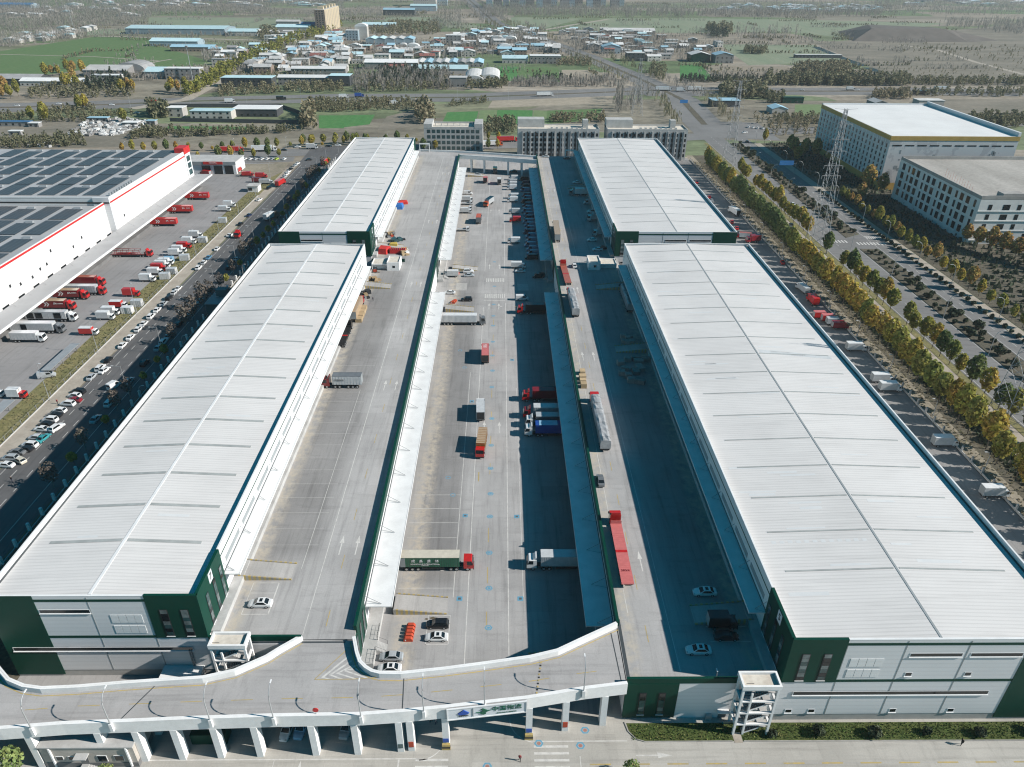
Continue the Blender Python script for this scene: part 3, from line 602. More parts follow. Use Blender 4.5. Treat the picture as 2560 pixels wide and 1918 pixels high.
# ================================================================== the raised yards between the halls
def deck(label, x0, x1, east_edge, y0, y1, cans):
    """x0..x1 raised slab; the side that looks into the lower yard is x1 when east_edge"""
    t = thing('raised_truck_yard', label, 'raised yard', ((x0+x1)/2, y0, 0)); T = Vector(t.location); loc = tuple(-T)
    def add(name, mb, mats, parent=None, **k): return part(name, mb, mats, parent or t, loc=loc if parent is None else (0,0,0), **k)
    s = 1 if east_edge else -1; xe = x1 if east_edge else x0
    def bx(mb, d0, d1, ya, yb, za, zb, m=0): a, b = sorted((xe+s*d0, xe+s*d1)); mb.box(a, b, ya, yb, za, zb, m)
    m = MB().box(x0,x1,y0,y1,ZD-.9,ZD); add('deck_slab', m, 'deck_concrete')
    m = MB(); bx(m, -.5, -.004, y0+.3, y1, .02, ZD-.905); add('yard_wall', m, 'panel_white')
    m = MB(); bx(m, -.02, .26, y0+(2 if east_edge else 12.2), y1, 8.75, 10.65); bx(m, -.32, -.021, y0+(2 if east_edge else 12.2), y1, ZD+.002, 10.65); add('parapet', m, 'panel_green')
    m = MB(); bx(m, .0, .05, y0+2, y1, 7.55, 8.2); add('strip_window', m, 'window_dark')
    m = MB(); bx(m, .0, .06, y0+2, y1, 8.25, 8.7); add('fascia', m, 'trim_white')
    bk = kit('brace_low', strut_kit, 5.2, 2.3)
    for ya, yb in cans:
        m = MB(); bx(m, .06, 5.3, ya, yb, 6.15, 6.38); bx(m, 5.304, 5.42, ya, yb, 6.02, 6.42); add('canopy', m, 'trim_white')
        m = MB(); bx(m, .01, .16, ya, yb, 6.39, 6.62); add('gutter', m, 'gutter_dark')
        m = MB(); bx(m, .01, 2.7, ya-9.5, yb, .02, 1.2); add('loading_dock', m, 'concrete_light')
        n = int((yb-ya)/10.0)
        for i in range(n+1): put(bk, t, (xe+s*.06-T.x, ya+.6+i*(yb-ya-1.2)/n-T.y, 6.4), 0 if s > 0 else math.pi)
        dk = Kit.cache['dock_door']
        for i in range(n): put(dk, t, (xe+s*.004-T.x, ya+3+i*10.0+(0 if s > 0 else 3.6)-T.y, 1.2), R(90) if s > 0 else R(-90))
        m = MB(); bx(m, .0, .08, ya-10.5, ya-.1, .05, 8.7); add('corner_panel', m, 'panel_green')
        for q, dy in enumerate((-9.4, -6.1, -3.0)):
            put(kit(('ds', q), window_kit, 1.3, 6.2, 7, 'steel_dark', ('window_dark','window_teal','window_dark'), 3+q), t, (xe+s*.09-T.x, ya+dy+(0 if s > 0 else 1.3)-T.y, 1.6), R(90) if s > 0 else R(-90))
        # stairs from the dock to the yard, with rails
        m = MB()
        for i in range(7): bx(m, 2.72+i*.27, 2.72+(i+1)*.27, ya-6.2, ya-3.9, .02, 1.2-.16*(i+1))
        add('steps', m, 'concrete_light')
        m = MB()
        for yy in (ya-6.25, ya-3.85):
            a_, b_ = xe+s*2.75, xe+s*4.6; m.tube([(a_,yy,2.2),(b_,yy,1.1)], .03, 4); m.tube([(a_,yy,1.2),(a_,yy,2.2)], .03, 4); m.tube([(b_,yy,.02),(b_,yy,1.1)], .03, 4)
        for yy0, yy1 in ((ya-9.4, ya-6.3),(ya-3.8, ya-.4)):
            xx = xe+s*2.6; m.tube([(xx,yy0,2.2),(xx,yy1,2.2)], .03, 4); m.tube([(xx,yy0,1.7),(xx,yy1,1.7)], .02, 4)
            for q in range(4): yy = yy0+(yy1-yy0)*q/3; m.tube([(xx,yy,1.2),(xx,yy,2.2)], .03, 4)
        add('handrail', m, 'steel_dark')
    # painted lanes on the slab
    mk2 = MB(); z = ZD+.006
    def ln(xa, xb, ya, yb, mm=0): mk2.face([(xa,ya,z),(xb,ya,z),(xb,yb,z),(xa,yb,z)], mm)
    global mk
    if east_edge:
        ln(-36.9,-36.75,y0+1,y1-4); ln(-41.1,-41.0,y0+18,y0+90)
        keep, mk = mk, mk2
        for x, y in [(-34.3,185.6),(-31,185.6),(-34.8,262.3),(-31.2,262.3),(-34.2,118),(-30.8,118),(-34.9,340),(-31,340),(-34.5,430),(-31,430)]: arrow(x, y, z+.001)
        mk = keep
        for i in range(24): ln(-33.0,-32.85,96+i*15,100+i*15,1)
        for i in range(4): ln(-49.6,-44.6,98.9+i*2.7,99.03+i*2.7)
        ln(-49.7,-49.57,98.9,107); ln(-44.7,-44.45,98.9,107)
        for i in range(16): ln(-51,-39,118+i*5.3,118.05+i*5.3)
    else:
        ln(31.55,31.7,y0+2,y1-10)
        keep, mk = mk, mk2
        for x, y in [(25.6,204),(29.1,204),(28.8,257.7),(29.0,113),(25,395),(28.5,395)]: arrow(x, y, z+.001)
        mk = keep
        for i in range(30): ln(27.0,27.15,92+i*13,96+i*13,1)
        ln(24.2,24.32,99,470); ln(38.5,46,92,92.12); ln(38.5,46,95.5,95.62)
    add('lane_marking', mk2, ['paint_white','paint_yellow'])
    return t
dl = deck('sunlit upper truck yard beside the hall numbered seven', -53.58, -27.2, True, 93.0, 474.0, ((103.6,262.0),(297.0,457.0)))
dr = deck('half shaded upper truck yard in front of the widest hall', 21.8, 48.36, False, 83.6, 474.0, ((98.5,262.0),(297.0,457.0)))
# gap between the halls is a link slab on each side; front faces of the decks
def extra(t, name, mb, mats, **k): return part(name, mb, mats, t, loc=tuple(-Vector(t.location)), **k)
m = MB().box(-53.5,-36.6,92.55,92.98,9.5,10.7); extra(dl, 'front_parapet', m, 'panel_green')
m = MB().box(-53.3,-27.25,92.7,92.98,.02,8.48); extra(dl, 'front_wall', m, 'panel_grey')
m = MB().box(21.7,48.2,83.1,83.56,9.42,10.7); extra(dr, 'front_parapet', m, 'panel_green')
m = MB().box(31.0,48.2,83.16,83.55,.02,9.4); extra(dr, 'front_wall', m, 'panel_grey')
m = MB().box(21.7,30.9,83.02,83.54,.3,9.4); extra(dr, 'green_panel', m, 'panel_green')
for x in (24.2, 27.6): put(kit(('df',), window_kit, 1.25, 5.9, 6, 'steel_dark', ('window_dark','window_teal','window_pale'), 9), dr, (x-dr.location.x, 83.01-dr.location.y, 1.2))
m = MB().box(38.5,40.6,82.3,83.15,2.2,2.35); extra(dr, 'door_hood', m, 'trim_white')
m = MB().box(38.9,40.3,83.1,83.155,.1,2.2); extra(dr, 'door', m, 'concrete_dark')
m = MB().box(36.6,37.6,82.5,83.15,.1,1.2); m.box(39.5,41.6,81.9,82.2,.05,.5); extra(dr, 'meter_box', m, 'galvanised')

# huts on the decks between the halls
def hut(label, x0, x1, y0, y1, z1, px0, px1, pz, mirror=False):
    t = thing('stair_hut', label, 'hut', ((x0+x1)/2, y0, ZD), 0, None); loc = tuple(-Vector(t.location))
    def add(n, mb, mt): return part(n, mb, mt, t, loc=loc)
    add('wall', MB().box(x0,x1,y0,y1,ZD+.005,z1-.5), 'plaster_white')
    m = MB()
    for a in ((x0,x1,y0,y0+.22),(x0,x1,y1-.22,y1),(x0,x0+.22,y0+.221,y1-.221),(x1-.22,x1,y0+.221,y1-.221)): m.box(*a, z1-.498, z1)
    add('parapet', m, 'plaster_white'); add('roof', MB().box(x0+.225,x1-.225,y0+.225,y1-.225,z1-.497,z1-.4), 'roof_cream')
    cx = (x0+x1)/2; w = add('window', MB().box(cx-.3,cx+.75,y0-.04,y0-.002,z1-2.3,z1-1.4), 'window_dark')
    m = MB().box(px0,px1,y0+2.2,y1,ZD+.005,pz-.5); add('porch_wall', m, 'plaster_white')
    m = MB()
    for a in ((px0,px1,y0+1.2,y0+1.4),(px0,px1,y1-.2,y1)): m.box(*a, pz-.498, pz)
    m.box(px0,px0+.2,y0+1.401,y1-.201,pz-.498,pz); m.box(px1-.2,px1,y0+1.401,y1-.201,pz-.498,pz); add('porch_parapet', m, 'plaster_white')
    m = MB().box(px0+.205,px1-.205,y0+1.405,y1-.205,pz-.495,pz-.35); add('porch_roof', m, 'roof_cream')
    for x in (px0, px1-.3): add('post', MB().box(x,x+.3,y0+1.2,y0+1.5,ZD+.005,pz-.5), 'plaster_white')
hut('small white stair hut on the left upper yard, in full sun', -45.9, -41.0, 276.4, 284.2, 12.9, -52.2, -46.0, 11.8)
hut('small white stair hut on the right upper yard, standing in shade', 34.9, 39.7, 277.7, 285.4, 12.9, 39.8, 46.4, 11.6)
m = MB().box(-53.5,-40,286.2,286.6,ZD+.002,10.7); solo('green_coping_wall', m, 'panel_green', 'low green wall behind the sunlit stair hut', 'wall')
m = MB().box(36,47.2,287.0,287.4,ZD+.002,10.6); solo('green_coping_wall', m, 'panel_green', 'low green wall behind the shaded stair hut', 'wall')

# loading ramps
paving_mat('ramp_concrete', (.385, .375, .362), (3, 50), 'Y', stain=.2)
def ramp_kit(k, L, Wd, h):
    k.add('slope', MB().profile([(0,.01),(L,.01),(L,.03),(.2,h),(0,h)], 0, Wd), 'ramp_concrete')
    for n, (a, b) in enumerate(((-.25,-.002),(Wd+.002,Wd+.25))):
        m = MB(); q = 22
        for i in range(q):
            xa, xb = L*i/q, L*(i+1)/q; za = h*(1-xa/L)
            m.box(xa, xb-.002, a, b, .01, za+.22, 0 if i % 2 else 1)
        k.add('kerb', m, ['paint_yellow', 'kerb_stone'])
rk = kit('ramp', ramp_kit, 11, 4.3, 1.2)
for x, y, z, rz, lab in [(-22.4,107.5,0,0,'yellow kerbed loading ramp beside the parked black car in the lower yard'),(-21.9,257.6,0,0,'yellow kerbed loading ramp near the red barriers in the middle of the lower yard'),
        (-21.7,300.5,0,0,'pale loading ramp behind the white box van in the lower yard'),(-21.6,459,0,0,'loading ramp at the far end of the lower yard by the bridge'),
        (16.3,97.2,0,180,'shaded loading ramp below the right upper yard near the road bridge'),(16.3,262.0,0,180,'shaded loading ramp beside the red cabbed dark truck'),
        (-53.3,108.0,ZD,0,'yellow kerbed loading ramp near the white car on the left upper yard'),(-53.3,258.0,ZD,0,'pale loading ramp beside the stacked pallets on the left upper yard'),(-53.8,302,ZD,0,'loading ramp with orange forklift beside the red tarpaulin'),
        (47.6,100.6,ZD,180,'shaded loading ramp between the white cars on the right upper yard'),(47.6,210.8,ZD,180,'shaded loading ramp between the two groups of crates'),(47.0,262.0,ZD,180,'shaded loading ramp behind the stair hut on the right upper yard'),(46.9,403,ZD,180,'shaded loading ramp far up the right upper yard')]:
    rk.place(thing('loading_ramp', lab, 'ramp', (x, y, z+.004), R(rz), 'loading ramps'))

# ================================================================== the road bridge across the front
OUT = [(-125,73.2),(-80.5,74.6),(-70.9,75.4),(-60,75.8),(-50.8,76.2),(-37.4,76.6),(-23.1,76.8),(-16.4,77.3),(-8.9,78.1),(-2.6,78.9),(4.2,79.7),(14.1,81.5),(21.65,82.5)]
INA = [(-97.5,101),(-95.6,95),(-92.2,90),(-87.3,85.9),(-84.6,83.8),(-81.3,82.5),(-78,82.0),(-72,82.3),(-64.9,83),(-59.9,83.4),(-51.5,84),(-46.5,85.4),(-41.8,88.3),(-39.8,90.2),(-36.6,92.9)]
INB = [(-27.0,92.6),(-25.9,89.2),(-25.0,87.2),(-23.8,86),(-22.6,85.2),(-21.2,84.8),(-17.5,84.7),(-10,85.6),(-2.8,86.7),(5.1,88),(10.1,89.4),(15.6,92.4),(21.6,95.6)]
br = thing('road_bridge', 'curving concrete road bridge across the front, carried on white columns', 'bridge', (-30, 78, 0)); bl_ = tuple(-Vector(br.location))
def badd(n, mb, mt, **k): return part(n, mb, mt, br, loc=bl_, **k)
loop = OUT + list(reversed(INB)) + list(reversed(INA)) + [(-125,104)]
badd('road_surface', MB().prism(loop, ZD-.9, ZD-.004), 'bridge_concrete')
def off(pts, d):
    o = []
    for i in range(len(pts)):
        a, b = Vector(pts[max(i-1,0)]), Vector(pts[min(i+1,len(pts)-1)]); t_ = (b-a).normalized(); o.append((pts[i][0]-t_.y*d, pts[i][1]+t_.x*d))
    return o
for pts in (OUT, INA, INB):
    m = MB().wall(off(pts, .16 if pts is OUT else -.16), .3, ZD, 10.6); badd('parapet', m, 'plaster_white')
m = MB().wall(off(OUT, -.17), .32, 7.9, 10.63); badd('fascia_beam', m, 'plaster_white')
for pts in (INA, INB): badd('fascia_beam', MB().wall(off(pts, .17), .3, 7.9, 10.58), 'plaster_white')
def outy(x):
    for (xa, ya), (xb, yb) in zip(OUT, OUT[1:]):
        if xa <= x <= xb: return ya+(yb-ya)*(x-xa)/(xb-xa)
    return OUT[-1][1]
colk = kit('bridge_column', lambda k: k.add('column', MB().box(-.55,.55,-.05,1.5,0,7.9), 'plaster_white'))
for x in (-84,-77.0,-66.2,-60.2,-54.0,-47.6,-41.0,-31.6,-24.5,-17.2,-15.4,-9.5,4.8,11.2,18.0): put(colk, br, (x-br.location.x, outy(x)-.32-78, .004))
for x, y in ((-70,81),(-60,82),(-50,83),(-41,87),(-28,88.5),(-20,84),(-9.5,84.8),(5,87),(11,88.5),(18,92)): put(colk, br, (x-br.location.x, y-1.6-78, .004))
mk3 = MB(); mk3_keep = mk3
def q3(pts, z, m): mk3.face([tuple(g('F2', x, y, z)) for x, y in pts], m)
for a, b, c in [((800,766),(590,938),(640,952)),((826,800),(650,918),(735,950)),((838,838),(708,905),(850,950)),((852,862),(764,884),(950,946)),((872,835),(824,858),(1048,942))]:
    w = 12; mk3 = MB()
    mk3.face([tuple(g('F2', *p, ZD+.003)) for p in ((a[0],a[1]),(a[0]+6,a[1]+w),(b[0]+20,b[1]),(b[0]-6,b[1]+2))], 0)
    mk3.face([tuple(g('F2', *p, ZD+.003)) for p in ((b[0]-6,b[1]+2.2),(b[0]+22,b[1]),(c[0]+25,c[1]),(c[0]-12,c[1]))], 0)
    badd('chevron', mk3, 'paint_white')
mk3 = mk3_keep
for pts in ([(785,722),(532,955)],[(532,955),(830,953),(1085,938)]):
    v = [g('F2', *p, ZD+.005) for p in pts]; mk3.ribbon([(q.x, q.y) for q in v], .07, ZD+.005, 1)
for i in range(30):
    x = -96+i*4.2
    if i % 2 == 0 and x < 20: d_ = MB(); d_.ribbon([(x, outy(x)+3.9), (x+3.6, outy(x+3.6)+3.9)], .07, ZD+.003); badd('lane_dash', d_, 'paint_yellow')
for pts in (INA[2:], INB): mk3.ribbon(off(pts, -.75), .09, ZD+.0035, 1)
for x in (-5.9,): 
    for i in range(12): mk3.box(5.8+.1*i,6.1+.1*i,outy(6)+.6+i*.62-.0,outy(6)+.9+i*.62,ZD+.002,ZD+.05,1 if i % 2 else 2)
for xa, ya, xb, yb in ((-63.0,75.9,-59.6,83.1),(-16.5,77.6,-17.0,84.4),(20.9,82.6,20.4,94.2)): mk3.ribbon([(xa,ya),(xb,yb)], .10, ZD+.0042, 3)
badd('lane_marking', mk3, ['paint_white','paint_yellow','steel_dark','gutter_dark'])
badd('expansion_joint', MB().box(21.9,22.5,84.2,97.5,ZD+.004,ZD+.012), 'gutter_dark'); badd('expansion_joint', MB().box(-36.6,-28.6,92.1,92.5,ZD+.001,ZD+.006), 'gutter_dark')
# link bridge at the far end of the lower yard
bb = thing('road_bridge', 'straight link bridge on slim columns across the far end of the lower yard', 'bridge', (-3, 470, 0)); bo = tuple(-Vector(bb.location))
NB, FB = [(-27.2,472.6),(-3,466.4),(21.75,459.6)], [(-54,486.5),(-30,483.2),(0,476.5),(21.75,470.6)]
part('road_surface', MB().prism(NB+list(reversed(FB))+[(-54,474.1),(-27.21,474.1)], ZD-.9, ZD-.006), 'bridge_concrete', bb, loc=bo)
for pts, d in ((NB, .16), (FB, -.16)): part('parapet', MB().wall(off(pts, d), .3, ZD, 10.5), 'plaster_white', bb, loc=bo); part('fascia_beam', MB().wall(off(pts, -d), .32, 8.0, 10.52), 'plaster_white', bb, loc=bo)
for x, y in ((-19.5,470.9),(-11.2,468.8),(3.9,464.9),(12.4,462.6),(-19.5,480),(-11.2,478.2),(3.9,474.5),(12.4,472)): part('column', MB().box(x-.6,x+.6,y,y+1.2,.01,8.5), 'plaster_white', bb, loc=bo)
for x0, x1, y, lab in ((-53.3,-46.6,484,'white gate frame at the far end of the left upper yard'),(39.5,46.3,468,'white gate frame at the far end of the right upper yard')):
    t = thing('height_portal', lab, 'portal', ((x0+x1)/2, y, ZD)); lo_ = (-(x0+x1)/2, -y, -ZD); part('beam', MB().box(x0,x1,y-.3,y+.3,14.2,14.9), 'plaster_white', t, loc=lo_)
    for x in (x0, x1-.5): part('post', MB().box(x,x+.5,y-.3,y+.3,ZD,14.2), 'plaster_white', t, loc=lo_)
# sign over the gate
sgn = thing('gate_sign', 'long white sign with blue triangle and green characters over the bridge gateway', 'sign', (-2.4, 78.35, 7.95), math.atan2(1.55, 13.2))
part('board', MB().box(-6.6,6.6,-.18,.06,0,2.5), 'sign_board', sgn)
m = MB().box(-6.75,6.75,-.3,-.06,2.502,2.7); m.box(-6.75,6.75,-.3,-.06,-.2,-.002); m.box(-6.75,-6.602,-.3,-.06,.0,2.5); m.box(6.602,6.75,-.3,-.06,.0,2.5); part('frame', m, 'trim_white', sgn)
m = MB(); m.profile([(-4.6,.95),(-3.35,.95),(-3.0,1.3),(-3.95,2.15),(-4.95,1.3)], -.3, -.182); part('emblem', m, 'sign_blue', sgn)
text_on('lettering', 'DEPPON', .42, 'steel_dark', sgn, (-3.95,-.24,.62))
m = MB().box(-2.42,-2.3,-.28,-.182,.25,2.25); part('divider', m, 'louvre_grey', sgn)
m = MB(); m.profile([(-1.9,1.15),(-.9,1.15),(-.75,1.6),(-1.15,1.75),(-.7,2.0),(-.15,1.65),(.05,1.45),(.6,1.42),(.05,1.18),(-.25,.95),(-.2,.62),(-.62,.42),(-1.1,.68),(-1.2,1.0)], -.3, -.182); part('emblem', m, 'sign_green', sgn)
text_on('lettering', '中国物流', 1.28, 'sign_green', sgn, (3.3,-.24,1.5)); text_on('lettering', 'ZHONGGUO LOGISTICS', .3, 'sign_green', sgn, (3.3,-.24,.42))
# gate posts: striped guards, notices, barrier boxes
def guard_kit(k):
    k.add('bumper', MB().box(-.75,.75,-.5,.0,0,.35,0).box(-.72,.72,-.47,-.001,.36,.8,1).box(-.68,.68,-.45,-.002,.81,1.3,0), ['paint_yellow','steel_dark']); k.add('notice_board', MB().box(-.5,.5,-.12,-.02,1.6,2.5), 'sign_blue')
gk = kit('guard', guard_kit)
for x, lab in ((-9.5, 'yellow striped column guard on the west side of the gateway'), (4.8, 'yellow striped column guard on the east side of the gateway')):
    gk.place(thing('column_guard', lab, 'column guard', (x, outy(x)-.38, .004)))
for x, lab, mt in ((-15.4,'reddish notice board low on the double column','rust_orange'),(11.2,'reddish notice board low on the column east of the gateway','rust_orange'),(-17.2,'small dark notice board on the double column','window_teal')):
    solo('notice_board', MB().box(-.42,.42,-.08,-.0,.9,2.3 if mt == 'rust_orange' else 1.9), mt, lab, 'notice board', loc=(x, outy(x)-.375, .3))
# guard building under the bridge
gb = thing('guard_house', 'low beige guard house tucked under the left end of the bridge', 'building', (-68.3, 75.0, 0)); lo = tuple(-Vector(gb.location))
noise_mat('beige_render', (.50,.46,.41), (.42,.39,.35), .4, .85, fine=(2, .05))
def ga(n, mb, mt): return part(n, mb, mt, gb, loc=lo)
ga('wall', MB().box(-76.2,-60.8,74.6,80,1.2,5.2), 'beige_render'); ga('plinth', MB().box(-76.25,-60.75,74.52,80.1,.005,1.2), 'concrete_dark'); ga('roof', MB().box(-76.3,-60.7,74.4,80,5.2,5.45), 'concrete_light')
for x0, x1, z0, z1 in ((-74.0,-72.8,1.9,2.9),(-72.0,-70.9,1.9,2.9),(-67.2,-65.6,1.5,3.1),(-64.4,-62.8,1.7,3.1)):
    w = ga('window', MB().box(x0,x1,74.52,74.598,z0,z1), 'trim_white'); part('pane', MB().box(x0+.1,x1-.1,74.48,74.52,z0+.1,z1-.1), 'window_dark', w)
ga('hood', MB().box(-70.4,-68.3,73.4,74.6,3.5,3.7), 'concrete_light'); ga('door', MB().box(-69.9,-68.8,74.54,74.598,.6,2.7), 'concrete_dark')
m = MB()
for i in range(5): m.box(-69.9+i*.35,-67.9+.0*i,73.2,74.5,.005+.001*i,.9-.18*i) if False else m.box(-70.1,-68.9+i*.38,73.2,74.5,.006+.18*(4-i),.006+.18*(5-i)-.002)
ga('steps', m, 'concrete_light')
for x in (-74.6, -62.0): ga('downpipe', MB().box(x,x+.25,74.3,74.6,.3,5.2), 'plaster_white')
# green container and things beneath the bridge
solo('green_container', MB().box(-3,3,-1.2,1.2,.15,2.6), 'panel_green', 'green container standing in the dark under the bridge', 'container', loc=(-50.4,79.6,0))

# ================================================================== escape stair towers
def tower_kit(k, w, d, h, levels, back):
    """white frame, cream roof; stairs zigzag between levels. x 0..w, y 0..d (front at 0)"""
    m = MB(); t = .38
    for x in (0, w-t): 
        for y in (0, d-t): m.box(x,x+t,y,y+t,0,h)
    for i in range(levels):
        z = (i+1)*h/levels-.4
        m.box(t,w-t,0,t,z,z+.3); m.box(0,t,t,d-t,z,z+.3); m.box(w-t,w,t,d-t,z,z+.3)
    m.box(1.7,2.0,.02,t-.02,0,h-1.2)
    k.add('frame', m, 'plaster_white')
    m = MB()
    for a in ((-.15,w+.15,-.15,.2),(-.15,w+.15,d-.2,d+.15),(-.15,.2,.201,d-.201),(w-.2,w+.15,.201,d-.201)): m.box(*a,h,h+.9)
    k.add('parapet', m, 'plaster_white'); k.add('roof', MB().box(.205,w-.205,.205,d-.205,h,h+.35), 'roof_cream')
    lh = h/levels
    for i in range(levels):
        z0 = i*lh; s1 = MB(); n = 8
        for q in range(n): # flight rising to the right along the front, then back along the rear
            xa = 1.8+(w-3.6)*q/n; s1.box(xa, xa+(w-3.6)/n, .5, d*.48, z0+lh*.5*q/n+.02, z0+lh*.5*(q+1)/n+.02)
            xb = w-1.8-(w-3.6)*q/n; s1.box(xb-(w-3.6)/n, xb, d*.52, d-.5, z0+lh*.5+lh*.5*q/n-.1, z0+lh*.5+lh*.5*(q+1)/n-.1+.02)
        s1.box(w-1.8,w-.4,.5,d-.5,z0+lh*.5-.12,z0+lh*.5+.02); s1.box(.4,1.8,.5,d-.5,z0+lh-.14,z0+lh)
        k.add('stair_flight', s1, 'concrete_light')
        r = MB()
        for q in range(9): x = 1.8+(w-3.6)*q/8; z = z0+lh*.5*q/8; r.box(x-.04,x+.04,.42,.48,z,z+1.0)
        r.tube([(1.8,.45,z0+1.0),(w-1.8,.45,z0+lh*.5+1.0),(w-.5,.45,z0+lh*.5+1.0)], .05, 4); r.tube([(1.8,.45,z0+.1),(w-1.8,.45,z0+lh*.5+.1)], .09, 4)
        r.tube([(.5,.45,z0+lh+1.0),(1.8,.45,z0+lh+1.0)], .05, 4)
        k.add('railing', r, 'steel_dark'); sb = MB().box(1.8,w-1.8,.3,.4,z0,z0+.05)
        st = MB(); st.face([(1.8,.38,z0-.15),(w-1.8,.38,z0+lh*.5-.15),(w-1.8,.38,z0+lh*.5+.15),(1.8,.38,z0+.15)]); st.face([(1.8,.30,z0-.15),(1.8,.30,z0+.15),(w-1.8,.30,z0+lh*.5+.15),(w-1.8,.30,z0+lh*.5-.15)]); st.face([(1.8,.30,z0+.15),(1.8,.38,z0+.15),(w-1.8,.38,z0+lh*.5+.15),(w-1.8,.30,z0+lh*.5+.15)])
        k.add('stringer', st, 'plaster_white')
kit('tower', tower_kit, 6.3, 2.9, 12.2, 4, False).place(thing('stair_tower', 'open white escape stair tower beside the grass bed', 'stair tower', (40.6, 79.7, .006)))
kit('tower', tower_kit, 6.3, 2.9, 12.2, 4, False).place(thing('stair_tower', 'open white escape stair tower behind the bridge on the left', 'stair tower', (-51.6, 88.6, .006)))
sh = thing('plant_shed', 'flat white plant shed against the left front wall', 'shed', (-59.3, 90, 0)); lo2 = tuple(-Vector(sh.location))
part('wall', MB().box(-62.8,-56,88.6,92.5,.006,2.7), 'plaster_white', sh, loc=lo2); part('roof', MB().box(-63.1,-55.7,88.3,92.6,2.7,2.95), 'trim_white', sh, loc=lo2)
for z in (0, .35): part('pipe', MB().tube([(-57.6+z,92.4,7.2),(-57.6+z,92.4,2.95)], .12, 6), 'steel_grey', sh, loc=lo2)
fan = thing('cooling_unit', 'round fan cooling unit beside the white plant shed', 'cooling unit', (-54.2, 89.6, 0))
part('casing', MB().box(-1,1,-1,1,.01,1.5), 'galvanised', fan); m = MB(); m.tube([(0,0,1.5),(0,0,1.75)], .85, 14); part('fan', m, 'steel_dark', fan)
# ================================================================== vehicles (forward is +x, origin on the ground under the middle)
def wheel_mesh(m, x, y, r, w, mt=0): m.tube([(x,y-w/2,r),(x,y+w/2,r)], r, 10, mt); 
def add_wheels(k, xs, half, r, w, rim=True):
    for x in xs:
        for s in (-1, 1):
            m = MB(); m.tube([(x,s*half-w/2,r),(x,s*half+w/2,r)], r, 10, 0)
            if rim: m.tube([(x,s*(half+w/2),r),(x,s*(half+w/2+.015),r)], r*.58, 8, 1)
            k.add('wheel', m, ['black_rubber','galvanised'])
def ring(x, w, zb, zt, tuck=.9, mid=.55): zm = zb+(zt-zb)*mid; return [(x,-w*.93,zb),(x,-w,zm),(x,-w*tuck,zt),(x,w*tuck,zt),(x,w,zm),(x,w*.93,zb)]
CARSHAPES = {   # hull stations (x, half width, top), cabin stations (x, half width, top), roof from/to
    'sedan': ([(-2.32,.70,.80),(-2.15,.84,.93),(-1.3,.90,.98),(.7,.90,.96),(1.7,.87,.80),(2.15,.78,.66),(2.32,.62,.55)], (-1.75,-.95,.35,1.15), 1.44),
    'suv':   ([(-2.30,.78,.95),(-2.2,.90,1.05),(-1.3,.94,1.08),(.8,.94,1.05),(1.7,.91,.95),(2.2,.82,.78),(2.32,.68,.62)], (-2.2,-1.85,.4,1.15), 1.70),
    'hatch': ([(-1.95,.76,.85),(-1.85,.85,.98),(-1.0,.88,1.0),(.7,.88,.97),(1.5,.85,.85),(1.9,.74,.70),(1.98,.62,.6)], (-1.85,-1.35,.3,1.05), 1.50)}
def car_kit(k, shape, paint, sunroof):
    hull, (c0, c1, c2, c3), H = CARSHAPES[shape]; pm = P(paint)
    k.add('body', MB().loft([ring(x, w, .24, t) for x, w, t in hull]), pm, smooth=False)
    zb = .93 if shape != 'suv' else 1.03; wb, wt = .84, .66
    q = lambda x, w, z: [(x,-w,z),(x,w,z)]
    m = MB(); b0, b1, t0, t1 = q(c0,wb,zb), q(c3,wb,zb), q(c1,wt,H), q(c2,wt,H)
    m.face([b0[1],b0[0],t0[0],t0[1]]).face([t0[0],t1[0],t1[1],t0[1]]).face([b1[0],b1[1],t1[1],t1[0]])
    m.face([b0[0],b1[0],t1[0],t0[0]]).face([b1[1],b0[1],t0[1],t1[1]]); roof = k.add('roof', m, pm)
    def pane(name, a, b, c, d, n, lo=.10, hi=.92, sd=.06):
        A, B, C_, D = map(Vector, (a,b,c,d)); L = lambda u, v: (A*(1-u)+B*u)*(1-v)+(D*(1-u)+C_*u)*v; n = Vector(n)*.012
        k.add(name, MB().face([tuple(L(u,v)+n) for u, v in ((sd,lo),(1-sd,lo),(1-sd,hi),(sd,hi))]), 'window_dark')
    pane('windscreen', b1[0], b1[1], t1[1], t1[0], (1,0,.8)); pane('rear_window', b0[1], b0[0], t0[0], t0[1], (-1,0,.8))
    pane('side_window', b0[0], b1[0], t1[0], t0[0], (0,-1,.5), sd=.08); pane('side_window', b1[1], b0[1], t0[1], t1[1], (0,1,.5), sd=.08)
    if sunroof: k.add('sunroof', MB().box(c1+.35,c1+.95,-.42,.42,H+.002,H+.012), 'window_dark')
    add_wheels(k, (-1.35*abs(hull[0][0])/2.32, 1.38*abs(hull[0][0])/2.32), .80, .32, .2)
    for s in (-1, 1):
        x = hull[-1][0]; k.add('headlight', MB().box(x-.26,x-.05,s*.56-.16,s*.56+.16,.56,.68), 'galvanised')
def cab(m, x0, x1, w, zb, zt, slope=.45, cut=.35):
    m.profile([(x0,zb),(x1,zb),(x1,zb+(zt-zb)*slope),(x1-cut,zt-.1),(x1-cut-.2,zt),(x0,zt)], -w, w)
